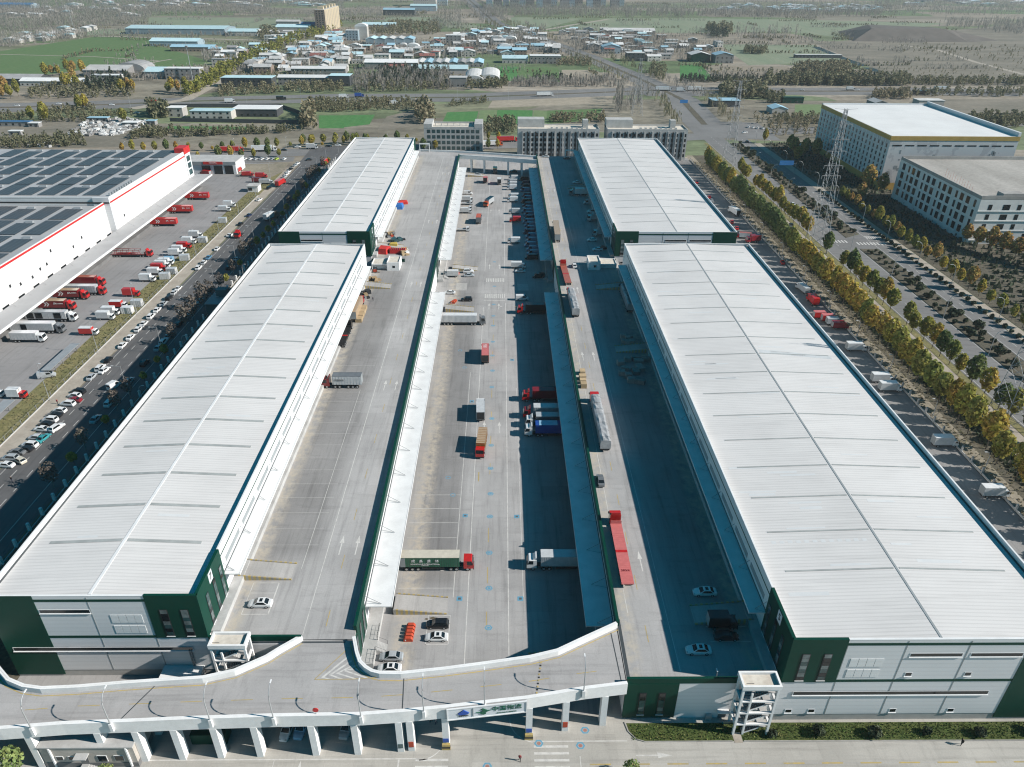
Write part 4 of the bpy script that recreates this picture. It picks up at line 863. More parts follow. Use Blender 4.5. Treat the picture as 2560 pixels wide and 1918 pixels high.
def add_cab(k, x0, x1, w, zb, zt, paint, cut=.35, slope=.45, deflector=False):
    m = MB(); cab(m, x0, x1, w, zb, zt, slope, cut)
    if deflector: m.profile([(x0,zt+.001),(x0+.9,zt+.001),(x0+.3,zt+.65),(x0,zt+.7)], -w*.85, w*.85)
    c = k.add('cab', m, P(paint))
    za, zb2 = zb+(zt-zb)*(slope+.04), zt-.16; xa = x1-cut*(.04/(1-slope)); xb = x1-cut*.93
    k.add('windscreen', MB().face([(xa+.015,-w*.9,za),(xa+.015,w*.9,za),(xb+.02,w*.88,zb2),(xb+.02,-w*.88,zb2)]), 'window_dark')
    for s in (-1, 1):
        pts = [(x0+(x1-x0)*.35, s*(w+.012), za), (x1-.28, s*(w+.012), za), (x1-cut-.1, s*(w+.012), zb2), (x0+(x1-x0)*.35, s*(w+.012), zb2)]
        k.add('side_window', MB().face(pts if s < 0 else pts[::-1]), 'window_dark')
        k.add('mirror', MB().box(x1-.25,x1-.1,s*(w+.12)-.08,s*(w+.12)+.08,za,za+.6), 'steel_dark')
    k.add('bumper', MB().box(x1-.12,x1+.06,-w*.98,w*.98,zb-.28,zb+.06), 'steel_dark')
    return c
def boxbody(x0, x1, w, zb, zt, ribs=0, mside=0, mtop=1, mend=0):
    m = MB(); n = len(m.v)
    m.face([(x0,-w,zb),(x0,-w,zt),(x0,w,zt),(x0,w,zb)][::-1], mend); m.face([(x1,-w,zb),(x1,w,zb),(x1,w,zt),(x1,-w,zt)], mside)
    m.face([(x0,-w,zb),(x1,-w,zb),(x1,-w,zt),(x0,-w,zt)], mside); m.face([(x1,w,zb),(x0,w,zb),(x0,w,zt),(x1,w,zt)], mside)
    m.face([(x0,-w,zt),(x1,-w,zt),(x1,w,zt),(x0,w,zt)], mtop); m.face([(x0,-w,zb),(x0,w,zb),(x1,w,zb),(x1,-w,zb)], mside)
    for i in range(ribs):
        x = x0+(x1-x0)*(i+.5)/ribs
        for s in (-1, 1): m.box(x-.06,x+.06,*sorted((s*(w+.001),s*(w+.035))),zb+.1,zt-.12,mside)
    for s in (-1, 1): m.box(x0,x1,*sorted((s*(w-.08),s*(w+.02))),zt-.06,zt+.03,mend if mend else mtop)
    return m
def semi_kit(k, capaint, side, top, L=16.0, ribs=0, cargo='box', deflector=True):
    x1 = L/2; xc = x1-2.2; xt1 = xc-.9; xt0 = -L/2
    add_cab(k, xc, x1, 1.2, .75, 3.0, capaint, deflector=deflector)
    k.add('tractor_frame', MB().box(xc-3.6,xc+1.5,-.45,.45,.6,.95), 'steel_dark')
    add_wheels(k, (x1-1.35, xc-1.6, xc-2.85), 1.02, .5, .34)
    if cargo == 'box':
        k.add('cargo_box', boxbody(xt0,xt1,1.25,1.3,4.05,ribs), [side, top])
        k.add('rear_door', MB().box(xt0-.03,xt0-.002,-1.2,1.2,1.4,3.95), 'louvre_grey')
    elif cargo == 'flat':
        m = MB().box(xt0,xt1,-1.25,1.25,1.25,1.5); 
        for i in range(30): x = xt0+.3+i*(xt1-xt0-.6)/29; m.box(x-.03,x+.03,-1.2,1.2,1.5,1.53)
        k.add('flatbed', m, side); k.add('headboard', MB().box(xt1-.1,xt1-.002,-1.2,1.2,1.502,2.3), side); k.add('cross_member', MB().box((xt0+xt1)/2-.1,(xt0+xt1)/2+.6,-1.22,1.22,1.531,1.56), P('red'))
    elif cargo == 'tarp':
        r = random.Random(L*10); secs = []
        for i in range(15):
            x = xt0+(xt1-xt0)*i/14; h = 3.9+r.uniform(-.22,.16); w = 1.28+r.uniform(-.05,.05)
            secs.append([(x,-w,1.25),(x,-w-.04,2.2+r.uniform(-.2,.2)),(x,-w+.03,h-.25),(x,-w*.55,h+r.uniform(-.12,.12)),(x,0,h+r.uniform(-.15,.15)),(x,w*.55,h+r.uniform(-.12,.12)),(x,w-.03,h-.25),(x,w+.04,2.2),(x,w,1.25)])
        k.add('tarpaulin', MB().loft(secs), 'tarp_grey')
        rp = MB()
        for i in range(1,14,2): x = xt0+(xt1-xt0)*i/14; rp.tube([(x,-1.34,1.3),(x,-1.33,3.6),(x,-.7,4.0),(x,.7,4.0),(x,1.33,3.6),(x,1.34,1.3)], .025, 4)
        k.add('strap', rp, 'steel_dark')
        k.add('flatbed', MB().box(xt0,xt1,-1.25,1.25,1.02,1.24), 'steel_dark')
    k.add('trailer_frame', MB().box(xt0+.1,xt1-.3,-.5,.5,.85,1.24 if cargo == 'box' else 1.0), 'steel_dark')
    k.add('side_guard', MB().box(xt0+4.8,xt1-3.4,-1.2,-1.1,.55,1.1).box(xt0+4.8,xt1-3.4,1.1,1.2,.55,1.1), 'steel_dark')
    add_wheels(k, (xt0+1.3, xt0+2.6, xt0+3.9), 1.02, .5, .34)
def trailer_kit(k, side, top, L=13.0):
    k.add('cargo_box', boxbody(-L/2,L/2,1.25,1.25,4.0,0), [side, top]); k.add('rear_door', MB().box(-L/2-.9,-L/2-.002,-1.24,1.24,1.25,3.95), 'palegrey_' if False else 'louvre_grey')
    k.add('trailer_frame', MB().box(-L/2+.1,L/2-.3,-.5,.5,.8,1.24), 'steel_dark'); add_wheels(k, (-L/2+1.3,-L/2+2.6,-L/2+3.9), 1.02, .5, .34)
    k.add('landing_leg', MB().box(L/2-2.6,L/2-2.4,-.8,.8,.02,1.24), 'steel_dark')
def rigid_kit(k, capaint, side, top, L=9.5, openrear=False, ribs=0, opentop=False):
    x1 = L/2; xc = x1-2.0
    add_cab(k, xc, x1, 1.18, .7, 2.9, capaint)
    m = boxbody(-L/2,xc-.25,1.22,1.15,3.75,ribs); k.add('cargo_box', m, [side, top])
    k.add('rear_door', MB().box(-L/2-.03,-L/2-.002,-1.1,1.1,1.25,3.6), 'window_dark' if openrear else side)
    if opentop:
        mm = MB()
        for i in range(10): x = -L/2+.4+i*(xc-.65+L/2)/9; mm.box(x-.06,x+.06,-1.15,1.15,3.755,3.8)
        k.add('roof_hoop', mm, P('brown'))
    k.add('chassis', MB().box(-L/2+.1,xc+1,-.45,.45,.55,1.1), 'steel_dark'); add_wheels(k, (x1-1.3,-L/2+1.5,-L/2+2.8), 1.0, .48, .32)
def light_kit(k, capaint, side, top, L=6.0, kind='box'):
    x1 = L/2; xc = x1-1.6; zt = 2.95 if kind != 'tall' else 3.3
    add_cab(k, xc, x1, .95, .5, 2.15, capaint, .4, .5)
    if kind == 'flat': k.add('load_bed', MB().box(-L/2,xc-.1,-1,1,.8,.95).box(-L/2,xc-.1,-1.0,-.95,.951,1.35).box(-L/2,xc-.1,.95,1.0,.951,1.35).box(-L/2,-L/2+.05,-.94,.94,.951,1.35), side)
    else: k.add('cargo_box', boxbody(-L/2,xc-.1,1.05,.85,zt,0), [side, top]); k.add('rear_door', MB().box(-L/2-.02,-L/2-.002,-.95,.95,.95,zt-.12), 'louvre_grey')
    k.add('chassis', MB().box(-L/2+.1,xc+.8,-.4,.4,.4,.8), 'steel_dark'); add_wheels(k, (x1-1.0,-L/2+1.3), .82, .36, .26)
def van_kit(k, paint, L=5.2, H=2.2):
    x1 = L/2
    secs = [ring(x, w, .3, t, .9, .5) for x, w, t in ((-L/2,.86,H-.15),(-L/2+.1,.92,H),(x1-2.0,.92,H),(x1-1.6,.92,H-.05),(x1-.75,.9,1.25),(x1-.15,.84,.95),(x1,.7,.75))]
    k.add('body', MB().loft(secs), P(paint))
    k.add('windscreen', MB().face([(x1-.83,-.76,1.34),(x1-.83,.76,1.34),(x1-1.52,.74,H-.10),(x1-1.52,-.74,H-.10)]), 'window_dark')
    for s in (-1, 1):
        pts = [(x1-2.5,s*.935,1.3),(x1-1.05,s*.935,1.3),(x1-1.6,s*.90,H-.25),(x1-2.5,s*.90,H-.25)]; k.add('side_window', MB().face(pts if s < 0 else pts[::-1]), 'window_dark')
        pts = [(-L/2+.4,s*.935,1.3),(x1-2.7,s*.935,1.3),(x1-2.7,s*.9,H-.25),(-L/2+.4,s*.9,H-.25)]
        if H < 2.1: k.add('side_window', MB().face(pts if s < 0 else pts[::-1]), 'window_dark')
    k.add('rear_window', MB().face([(-L/2-.012,.7,1.3),(-L/2-.012,-.7,1.3),(-L/2-.012,-.68,H-.3),(-L/2-.012,.68,H-.3)]), 'window_dark')
    add_wheels(k, (-L/2+1.05,x1-.95), .82, .34, .22)
def pick_kit(k, paint):
    k.add('body', MB().loft([ring(x,w,.45,t) for x,w,t in ((-2.6,.88,1.05),(-.6,.92,1.08),(.9,.92,1.08),(2.2,.88,.95),(2.55,.7,.75))]), P(paint)); k.add('load_bed', MB().box(-2.5,-.75,-.75,.75,1.06,1.12), 'steel_dark')
    m = MB().profile([(-.7,1.05),(1.3,1.05),(.6,1.75),(-.5,1.75)], -.78, .78); k.add('roof', m, P(paint)); k.add('windscreen', MB().face([(1.26,-.7,1.12),(1.26,.7,1.12),(.66,.68,1.7),(.66,-.68,1.7)]), 'window_dark'); add_wheels(k, (-1.5,1.6), .84, .38, .26)
def trike_kit(k, paint):
    k.add('body', MB().loft([ring(x,w,.35,t) for x,w,t in ((-1.2,.55,1.3),(.2,.55,1.5),(.7,.45,1.4),(1.2,.25,.8))]), P(paint)); k.add('windscreen', MB().face([(.78,-.36,1.0),(.78,.36,1.0),(.66,.36,1.36),(.66,-.36,1.36)]), 'window_dark'); add_wheels(k, (-.8,), .52, .26, .14); k.add('front_wheel', MB().tube([(1.0,-.06,.26),(1.0,.06,.26)], .26, 8), 'black_rubber')
def vehicle(name, cat, fn, args, label, x, y, deg=0, z=0, group=None):
    return kit((fn.__name__,)+args, fn, *args).place(thing(name, label, cat, (x, y, z+.02), R(deg), group))
def car(label, x, y, deg, paint='white', shape='sedan', z=0, group=None, sunroof=False): return vehicle('car', 'car', car_kit, (shape, paint, sunroof), label, x, y, deg, z, group)
def van(label, x, y, deg, paint='white', L=5.2, H=2.2, z=0, group=None): return vehicle('van', 'van', van_kit, (paint, L, H), label, x, y, deg, z, group)
def light(label, x, y, deg, cabp='white', side='white', top='white', L=6.0, kind='box', z=0, group=None): return vehicle('box_truck' if kind != 'flat' else 'pickup_truck', 'truck', light_kit, (cabp, P(side), P(top), L, kind), label, x, y, deg, z, group)
def semi(label, x, y, deg, cabp, side, top, L=16.0, ribs=0, cargo='box', z=0, defl=True): return vehicle('articulated_truck', 'truck', semi_kit, (cabp, P(side) if isinstance(side, str) else side, P(top), L, ribs, cargo, defl), label, x, y, deg, z)
def rigid(label, x, y, deg, cabp, side, top, L=9.5, openrear=False, ribs=0, opentop=False, z=0): return vehicle('box_truck', 'truck', rigid_kit, (cabp, P(side), P(top), L, openrear, ribs, opentop), label, x, y, deg, z)
WOOD = M['wood_crate']
# lower yard
t = semi('green container truck with bright red cab backed to the left docks', -14.3, 120.9, 0, 'red', 'green', 'cream', 16.2, 26, defl=False)
text_on('lettering', '成    昌    国    际', .82, 'trim_white', t, (-2.6,-1.3,3.05)); text_on('lettering', 'HING CHANG INTERNATIONAL', .44, 'trim_white', t, (-2.6,-1.3,2.15)); text_on('lettering', 'SUPPLY CHAIN', .24, 'trim_white', t, (-2.6,-1.3,1.75))
part('end_panel', MB().box(-8.1,-6.95,-1.3,-1.252,1.35,3.85), 'louvre_grey', t)
semi('white ribbed trailer truck with dark grey cab backed to the left docks', -14.3, 246.8, 0, 'grey', 'white', 'white', 16.4, 30)
semi('silver white truck with white cab alone in the shade by the right docks', 13.6, 121.0, 180, 'white', 'palegrey', 'palegrey', 16.0, 34)
rigid('orange wooden sided truck with red cab facing the bridge', -5.6, 166.8, 266, 'red', 'brown', 'tan', 10.2, False, 12, True)
rigid('grey white box truck with dark open rear driving away up the yard', -6.3, 184.6, 92, 'white', 'palegrey', 'palegrey', 9.6, True)
t = rigid('rusty red box truck with dark open rear driving away up the yard', -5.6, 220.5, 91, 'red', 'rust', 'pinkred', 10.8, True)
text_on('lettering', '京东', 1.3, 'trim_white', t, (1.2,0,3.77), (0,0,0), .01)
semi('red cabbed truck with black trailer below the right canopy', 13.9, 256.6, 180, 'red', 'black', 'black', 16.0, 14)
semi('red cabbed truck with dark red trailer in the shade of the right canopy', 14.5, 192.6, 180, 'red', 'darkred', 'darkred', 16.4, 14)
semi('dark red cabbed truck with silver trailer in the shade', 14.4, 183.0, 180, 'darkred', 'silver', 'palegrey', 16.2, 20)
semi('white cabbed truck with grey trailer between silver and blue trucks', 14.8, 178.2, 180, 'white', 'grey', 'silver', 16.0, 14)
t = semi('deep blue trailer truck with pale cab in the shade', 14.6, 173.6, 180, 'white', 'blue', 'blue', 16.2, 14)
part('tarpaulin', MB().box(-1.2,4.0,-1.26,1.26,4.09,4.12), P('lightblue'), t)
part('trailer_cover', MB().box(1.2,4.6,-1.29,-1.292+.03,1.5,4.0), P('lightblue'), t)
car('white hatchback parked in the lower yard behind the pale ramp', -14.5, 298.6, 5, 'white', 'suv'); car('grey saloon beside the white hatchback in the lower yard', -14.0, 294.0, 5, 'silver'); car('white saloon half hidden by the left canopy front', -21.2, 275.2, 178, 'white')
car('dark green off-road car by the red barriers', -14.0, 268.2, 180, 'black', 'suv'); light('white box truck by the orange barrel in the lower yard', -21.8, 293.6, 180, 'white', 'palegrey', 'white', 6.5)
light('white box truck in half shade at the crossing, pale roof', 7.3, 304.0, 0, 'white', 'palegrey', 'white', 6.4); car('white saloon in the shade beside the white box truck', 7.9, 299.2, 180); van('white delivery van at the edge of the shade near the crossing', 8.1, 269.2, 0); van('black van deep in the shade by the right dock', 15.7, 292.6, 180, 'black')
car('black estate car in the marked bay near the bridge', -13.0, 104.2, 180, 'black', 'suv'); car('white saloon with sunroof beside the black estate car', -13.0, 101.0, 180, 'white', 'sedan', 0, None, True)
car('silver saloon parked by the dock stairs inside the bridge curve', -21.4, 96.3, 180, 'silver'); car('white saloon with sunroof tucked behind the bridge parapet', -21.4, 93.6, 180, 'white', 'sedan', 0, None, True)
car('white car under the bridge, leftmost of three', -37.6, 81.0, 262); car('pale blue car under the bridge beside a white one', -35.2, 81.3, 264, 'lightblue', 'suv'); car('grey car under the bridge in its own bay', -27.3, 81.3, 264, 'silver', 'suv')
# vans along the right docks, tails to the dock
rows = [(450.3,'black'),(441,'darkblue'),(433.6,'black'),(426.3,'slateblue'),(415.1,'darkblue'),(409.6,'slateblue'),(403,'black'),(396.5,'darkblue'),(390.5,'slateblue'),(385,'slateblue'),(379.4,'slateblue'),(373.2,'darkblue'),(367.2,'slateblue'),(361.6,'slateblue'),(356,'slateblue'),(350.4,'darkblue'),(344.5,'slateblue'),(338,'slateblue'),(331.6,'slateblue'),(326.2,'slateblue'),(320.6,'slateblue'),(315,'black')]
for i, (y, c) in enumerate(reversed(rows)):
    van('%s shaded van, %s nearest in the tight row by the right canopy' % ({'black':'black','darkblue':'dark','slateblue':'blue grey'}[c], nth(i)), 13.4+(.9 if i % 3 else 0), y, 180, c, 6.0, 2.5, 0, 'vans in a tight row under the right canopy')
for i, (x, y, c, kd) in enumerate([(4.9,336.4,'white','box'),(6.1,369.1,'red','box'),(5.8,383,'palegrey','box'),(5.1,404.9,'white','box'),(5.6,412.0,'white','box'),(5.0,429.8,'white','box'),(5.2,436.5,'white','box'),(5.4,442.5,'palegrey','box'),(6.2,451.8,'white','box')]):
    light('%s light truck, %s along the shadow edge from the crossing' % (c if c != 'palegrey' else 'pale grey', nth(i)), x+.8, y, 180, c, c, c, 6.0, kd, 0, 'light trucks along the shadow edge of the yard')
car('dark car in the shade below the far bridge', 7.5, 471.6, 180, 'black'); rigid('small white truck with dark open rear far up the yard', -1.6, 443, 90, 'white', 'white', 'white', 7, True); rigid('yellow topped dark truck below the far bridge', -4.4, 469, 90, 'black', 'black', 'yellow', 8, True)
for i, (y, kd) in enumerate([(354.2,'flat'),(384,'box'),(389.5,'flat'),(399.2,'flat'),(406,'box'),(419.8,'van')]):
    f = 'pale light truck backed to the left docks, %s from the crossing' % nth(i)
    (van(f, -19.6, y, 0, 'white', 5.2, 2.2, 0, 'light trucks backed to the left docks') if kd == 'van' else light(f, -19.2, y, 0, 'white', 'palegrey', 'white', 6.0, kd, 0, 'light trucks backed to the left docks'))
rigid('small red truck far up the yard', -10.0, 446, 88, 'red', 'red', 'pinkred', 6.5, True); rigid('truck with an orange top and dark body far up the yard', -11.9, 369, 88, 'grey', 'grey', 'orange', 9, False, 8)
t = rigid('tipping truck with dark empty bed standing askew in the yard', -7.3, 399, 248, 'orange', 'silver', 'black', 10); car('pale saloon on the ramp at the far end of the left docks', -15.2, 463, 0, 'silver')
# upper yards
t = semi('white box truck with red cab backed out on the left upper yard', -46.4, 184.8, 180, 'darkred', 'palegrey', 'grey', 11.5, 10, z=ZD)
text_on('lettering', '中国物流', .7, 'steel_grey', t, (0.6,1.3,2.8), (R(90),0,R(180)))
car('white saloon with sunroof alone in the bay on the left upper yard', -46.6, 101.2, 180, 'white', 'sedan', ZD, None, True)
t = semi('tan container truck with red cab standing along the left canopy', -51.0, 236.5, 90, 'red', 'tan', 'tan', 17, 0, z=ZD)
for i in range(4): solo('crate', MB().box(-1.1,1.1,-1.4,1.4,0,1.3), 'cardboard', '%s of four brown crates in line beside the tan container truck' % nth(i), 'crate', 'brown crates beside the tan container truck', loc=(-49.2,229.5+i*3.1,ZD+.01))
semi('empty dark flatbed along the left canopy behind the tan truck', -51.6, 216.5, 90, 'black', M['steel_dark'], 'black', 16, 0, 'flat', ZD)
t = semi('empty faded red flatbed truck on the right upper yard', 25.1, 115.6, 90, 'red', P('pinkred'), 'pinkred', 21, 0, 'flat', ZD)
text_on('lettering', '5RV4', .8, 'darkred' if False else P('darkred'), t, (-6.9,0,1.54), (0,0,R(-90)), .005)
car('grey green car alone on the sunlit lane of the right upper yard', 23.7, 139.6, 90, 'grey', 'sedan', ZD)
semi('longest truck under crumpled grey tarpaulin on the right upper yard', 26.2, 164.6, 90.5, 'red', M['tarp_grey'], 'palegrey', 26, 0, 'tarp', ZD, False)
semi('shorter truck under grey tarpaulin, red roof showing at its front', 25.6, 242.6, 91, 'red', M['tarp_grey'], 'palegrey', 21, 0, 'tarp', ZD, False)
semi('empty pale red flatbed truck near the right stair hut', 25.1, 271.5, 92, 'red', P('rust'), 'rust', 21, 0, 'flat', ZD)
semi('tan roofed long truck with black cab far up the right upper yard', 24.7, 321.5, 89, 'black', 'tan', 'tan', 23, 0, z=ZD)
car('white car in the sun beside the right stair hut', 29.5, 281.4, 92, 'white', 'hatch', ZD)
car('white saloon with sunroof in the shade beside the right ramp', 40.2, 103.8, 180, 'white', 'sedan', ZD, None, True); car('white saloon with sunroof in the shade nearest the front edge', 35.7, 89.8, 180, 'white', 'sedan', ZD, None, True)
light('black covered truck deep in the shade between two white saloons', 41.4, 95.6, 0, 'black', 'black', 'black', 5.6, 'tall', ZD); car('black saloon in the shade beside the black covered truck', 41.6, 92.9, 0, 'black', 'sedan', ZD)
semi('grey covered truck parked along the right canopy, half hidden', 45.6, 246.6, 90, 'grey', M['tarp_grey'], 'grey', 21, 0, 'tarp', ZD, False)
semi('pale flat sided truck in the shade far up the right upper yard', 42, 385, 180, 'grey', 'palegrey', 'palegrey', 13, 10, z=ZD)
van('pale van in the shade far up the right upper yard', 44.3, 369.6, 180, 'silver', 5.5, 2.4, ZD); car('white car with roof rack shaded by the right canopy', 44.3, 355, 180, 'white', 'suv', ZD)
rigid('round nosed pale truck nosing out of the right canopy', 45.2, 341.6, 180, 'palegrey', 'silver', 'silver', 9, False, 8, False, ZD); rigid('pale truck nosing out of the right canopy near the hut', 45.6, 319.8, 180, 'palegrey', 'silver', 'silver', 9, False, 8, False, ZD)
car('white saloon in shade by the far right canopy', 41.8, 409.8, 180, 'white', 'sedan', ZD); car('white saloon in shade before the pale trucks', 40.1, 313, 180, 'white', 'sedan', ZD); car('white saloon in the marked bay behind the right hut', 41.2, 300.8, 180, 'white', 'sedan', ZD); car('dark car at the far end of the right upper yard', 40.6, 466.5, 180, 'black', 'sedan', ZD); car('white car driving onto the far end of the right upper yard', 27.5, 471.5, 170, 'white', 'sedan', ZD); car('dark saloon beside the marked bay behind the right hut', 43.2, 302.5, 180, 'black', 'sedan', ZD)
# crates and pallets on the right yard
for i, (x, y, w, d, h, a) in enumerate([(24.4,192.6,1.6,2.0,1.3,0),(24.1,189.2,2.0,1.8,1.5,3),(24.0,186.9,1.8,1.6,1.4,0),(24.0,184.6,1.7,1.8,1.5,0)]):
    solo('crate', MB().box(-w/2,w/2,-d/2,d/2,0,h,0,R(a)), 'cardboard', '%s sunlit brown crate from the far end of its row by the parapet' % nth(i), 'crate', 'sunlit brown crates by the right parapet', loc=(x,y,ZD+.01))
cr_ = [(39.2,200.6,2,1.6,1.5,0),(36.8,198.3,2.1,1.8,1.5,8),(37.7,194.8,2.4,1.5,1.3,-10),(36.3,192.0,1.8,1.9,1.5,-5),(38.0,190.3,2.0,1.8,1.5,-6),(38.2,187.4,1.9,1.6,1.6,0),(40.6,193.2,2.0,3.0,1.2,10),(42.2,195.4,2.2,3.4,1.2,14),(42.6,199.8,3,1.6,1.1,-4),(42.2,201.8,3.2,1.4,1.2,0),(45.0,201.0,2.6,1.6,1.2,0),(40.9,186.9,3.0,1.8,1.4,-25)]
for i, c in enumerate(cr_): solo('crate', MB().box(-c[2]/2,c[2]/2,-c[3]/2,c[3]/2,0,c[4],0,R(c[5])), 'crate_shaded', 'grey brown shaded crate, %s of the larger group on the right yard' % nth(i), 'crate', 'larger scattered group of crates in the shade', loc=(c[0],c[1],ZD+.01))
for i, (x, y, w, d, h) in enumerate([(39.6,212.2,1.3,1.6,1.8),(40.8,211.6,1.5,1.6,1.7),(42.5,212.8,1.6,1.8,1.4),(40.2,216.4,1.8,1.6,1.6),(42.4,215.8,1.7,1.7,1.5),(41.3,214.2,1.5,1.5,1.9)]):
    solo('crate', MB().box(-w/2,w/2,-d/2,d/2,0,h), 'crate_shaded', 'dim crate, %s of the smaller group beyond the shaded ramp' % nth(i), 'crate', 'smaller group of crates beyond the shaded ramp', loc=(x,y,ZD+.01))
# goods on the left yard: forklifts, tarpaulins, pallets
def tarp(name, label, pts, h, mt, loc, seed):
    r = random.Random(seed); rings = []
    for f, zf in ((1.08,0),(1.0,.55),(.92,.95),(.45,1.05)): rings.append([(x*f+r.uniform(-.1,.1), y*f+r.uniform(-.1,.1), max(0, h*zf+r.uniform(-.15,.15)*(zf > 0))) for x, y in pts])
    solo(name, MB().loft(rings), mt, label, 'tarpaulin', loc=loc)
tarp('tarpaulin', 'blue tarpaulin over goods by the far left canopy', [(-1.8,-2.6),(1.8,-2.6),(1.8,2.6),(-1.8,2.6)], 2.2, 'tarp_blue', (-51.4,361.5,ZD+.01), 1); tarp('tarpaulin', 'orange red tarpaulin behind the blue one', [(-2.4,-2.2),(2.6,-1.2),(2.2,2.2),(-2.2,2.4)], 1.4, 'tarp_red', (-50.6,369,ZD+.01), 2)
tarp('tarpaulin', 'bright red tarpaulin thrown over a rack by the sunlit hut', [(-2.6,-2.2),(.8,-2.8),(2.2,1.8),(-2.4,2.8)], 2.3, 'tarp_red', (-49.6,297.6,ZD+.01), 3); tarp('tarpaulin', 'yellow tarpaulin heap behind the red rack', [(-1.6,-1.2),(1.8,-1.2),(1.6,1.2),(-1.6,1.2)], 1.5, 'yellow_black', (-47.2,305.4,ZD+.01), 4)
t = thing('stacking_rack', 'long red stacking rack of cages beside the red tarpaulin', 'rack', (-44.2, 297.0, ZD))
m = MB()
for i in range(9):
    x = -3.2+i*.8; m.box(x-.08,x+.08,-1.2,1.2,0,2.0)
m.box(-3.28,3.28,-1.26,-1.201,.1,1.85); part('frame', m, 'sign_red', t); m = MB()
for i in range(8): x = -3.2+i*.8; m.box(x+.12,x+.68,-1.0,1.0,.05,1.7)
part('cage', m, 'steel_dark', t)
def heap(label, cx, cy, z, n, seed, mats, sx=1.6, sy=2.2, name='pallet_stack', cat='pallets'):
    r = random.Random(seed); t = thing(name, label, cat, (cx, cy, z))
    for i in range(n):
        m = MB(); w, d, h = r.uniform(.5,1.2), r.uniform(.5,1.2), r.uniform(.5,1.7); x, y = r.uniform(-sx,sx), r.uniform(-sy,sy); m.box(x-w,x+w,y-d,y+d,0,h,0,r.uniform(0,.6)); part('pallet', m, r.choice(mats), t)
heap('dark racks and tyres jumbled under the near left canopy edge', -51.4, 251.5, ZD, 14, 5, ['steel_dark','steel_dark','steel_grey','black_rubber','wood_crate'], 1.6, 4.2)
heap('stacked dark bins in two rows behind the red rack', -45.6, 312.6, ZD, 12, 6, ['steel_dark','window_teal'], 2.6, 1.4); heap('dark pallets and frames by the far left canopy corner', -50.6, 320, ZD, 9, 7, ['steel_dark','wood_crate','steel_grey'], 2.4, 3.2)
heap('brown pallets stacked before the ramp by the sunlit hut', -49.6, 266.3, ZD, 6, 8, ['wood_crate','steel_dark','wood_crate'], 2.4, 1.0); heap('pale boxes and sacks beside the red rack end', -40.9, 297.6, ZD, 9, 9, ['cardboard','trim_white','wood_crate','trim_white'], 1.4, 3.2)
def fork_kit(k):
    k.add('body', MB().box(-.9,.5,-.55,.55,.25,1.05), 'rust_orange'); k.add('counterweight', MB().box(-1.2,-.9,-.55,.55,.25,1.2), 'steel_dark'); k.add('mast', MB().box(.52,.64,-.45,-.3,.1,2.3).box(.52,.64,.3,.45,.1,2.3), 'steel_dark')
    k.add('fork', MB().box(.65,1.7,-.35,-.2,.08,.14).box(.65,1.7,.2,.35,.08,.14), 'steel_dark'); k.add('roof_guard', MB().box(-.7,.4,-.5,.5,2.0,2.08).box(-.7,-.62,-.5,-.42,1.05,2.0).box(-.7,-.62,.42,.5,1.05,2.0).box(.3,.38,-.5,-.42,1.05,2.0).box(.3,.38,.42,.5,1.05,2.0), 'steel_dark'); add_wheels(k, (-.7,.3), .5, .25, .2)
kit('fork', fork_kit).place(thing('forklift', 'orange forklift by the near corner of the sunlit hut', 'forklift', (-50.3,274.6,ZD+.01), 0)); kit('fork', fork_kit).place(thing('forklift', 'orange forklift at the foot of the ramp behind the red rack', 'forklift', (-49.5,317,ZD+.01), R(200)))
# red barriers near the bridge, orange barrels
def barrier_kit(k):
    k.add('barrier_shell', MB().profile([(-.9,0),(.9,0),(.9,.5),(.55,.95),(-.55,.95),(-.9,.5)], -.32, .32), 'rust_orange'); k.add('grip_slot', MB().box(-.62,-.4,-.33,.33,.25,.6), 'trim_white')
for i in range(5): kit('barrier', barrier_kit).place(thing('water_barrier', 'red water barrier, %s nearest in the row beside the dock stairs' % nth(i), 'barrier', (-18.6+.05*i, 100.6+i*.86, .01), 0, 'red barriers by the dock stairs'))
for i in range(3): kit('barrier', barrier_kit).place(thing('water_barrier', 'orange red barrier, %s of three near the dark green off-road car' % nth(i), 'barrier', (-19.4+i*.4, 265.6+i*.9, .01), R(20*i), 'orange red barriers by the off-road car'))
kit('barrier', barrier_kit).place(thing('water_barrier', 'lone orange barrier beside the white box truck', 'barrier', (-18.8, 296.4, .01), R(80)))

# ------------------------------------------------------------------ west depot yard
def jd_marks(t, x0, x1, z0, z1, w):
    m = MB()
    for q in (0, 1.0):
        a = x0+(x1-x0)*.22+q; zc = (z0+z1)/2; h = (z1-z0)*.36
        m.face([(a,-w-.012,zc+h),(a+.5,-w-.012,zc+h),(a+1.25,-w-.012,zc),(a+.75,-w-.012,zc)]); m.face([(a+.75,-w-.012,zc),(a+1.25,-w-.012,zc),(a+.5,-w-.012,zc-h),(a,-w-.012,zc-h)])
    part('chevron', m, 'trim_white', t); text_on('lettering', 'JDL', .95, 'trim_white', t, (x0+(x1-x0)*.68,-w-.01,z0+(z1-z0)*.62)); text_on('lettering', '京东物流', .5, 'trim_white', t, (x0+(x1-x0)*.86,-w-.01,z0+(z1-z0)*.6))
for y, w in ((407.0,'farthest'),(382.0,'middle one of three'),(360.6,'nearest of three')):
    t = vehicle('trailer', 'trailer', trailer_kit, (P('red'), P('red'), 13.0), 'bright red trailer without cab at the depot docks, %s' % w, -170.0, y, 2); jd_marks(t, -6.5, 6.5, 1.4, 3.9, 1.25)
t = semi('rust red trailer truck at the depot docks beside the silver one', -170.3, 283.0, 0, 'red', 'darkred', 'rust', 13.5, 0)
semi('silver trailer truck with red cab at the depot docks', -167.3, 273.6, 0, 'red', 'silver', 'palegrey', 17, 16)
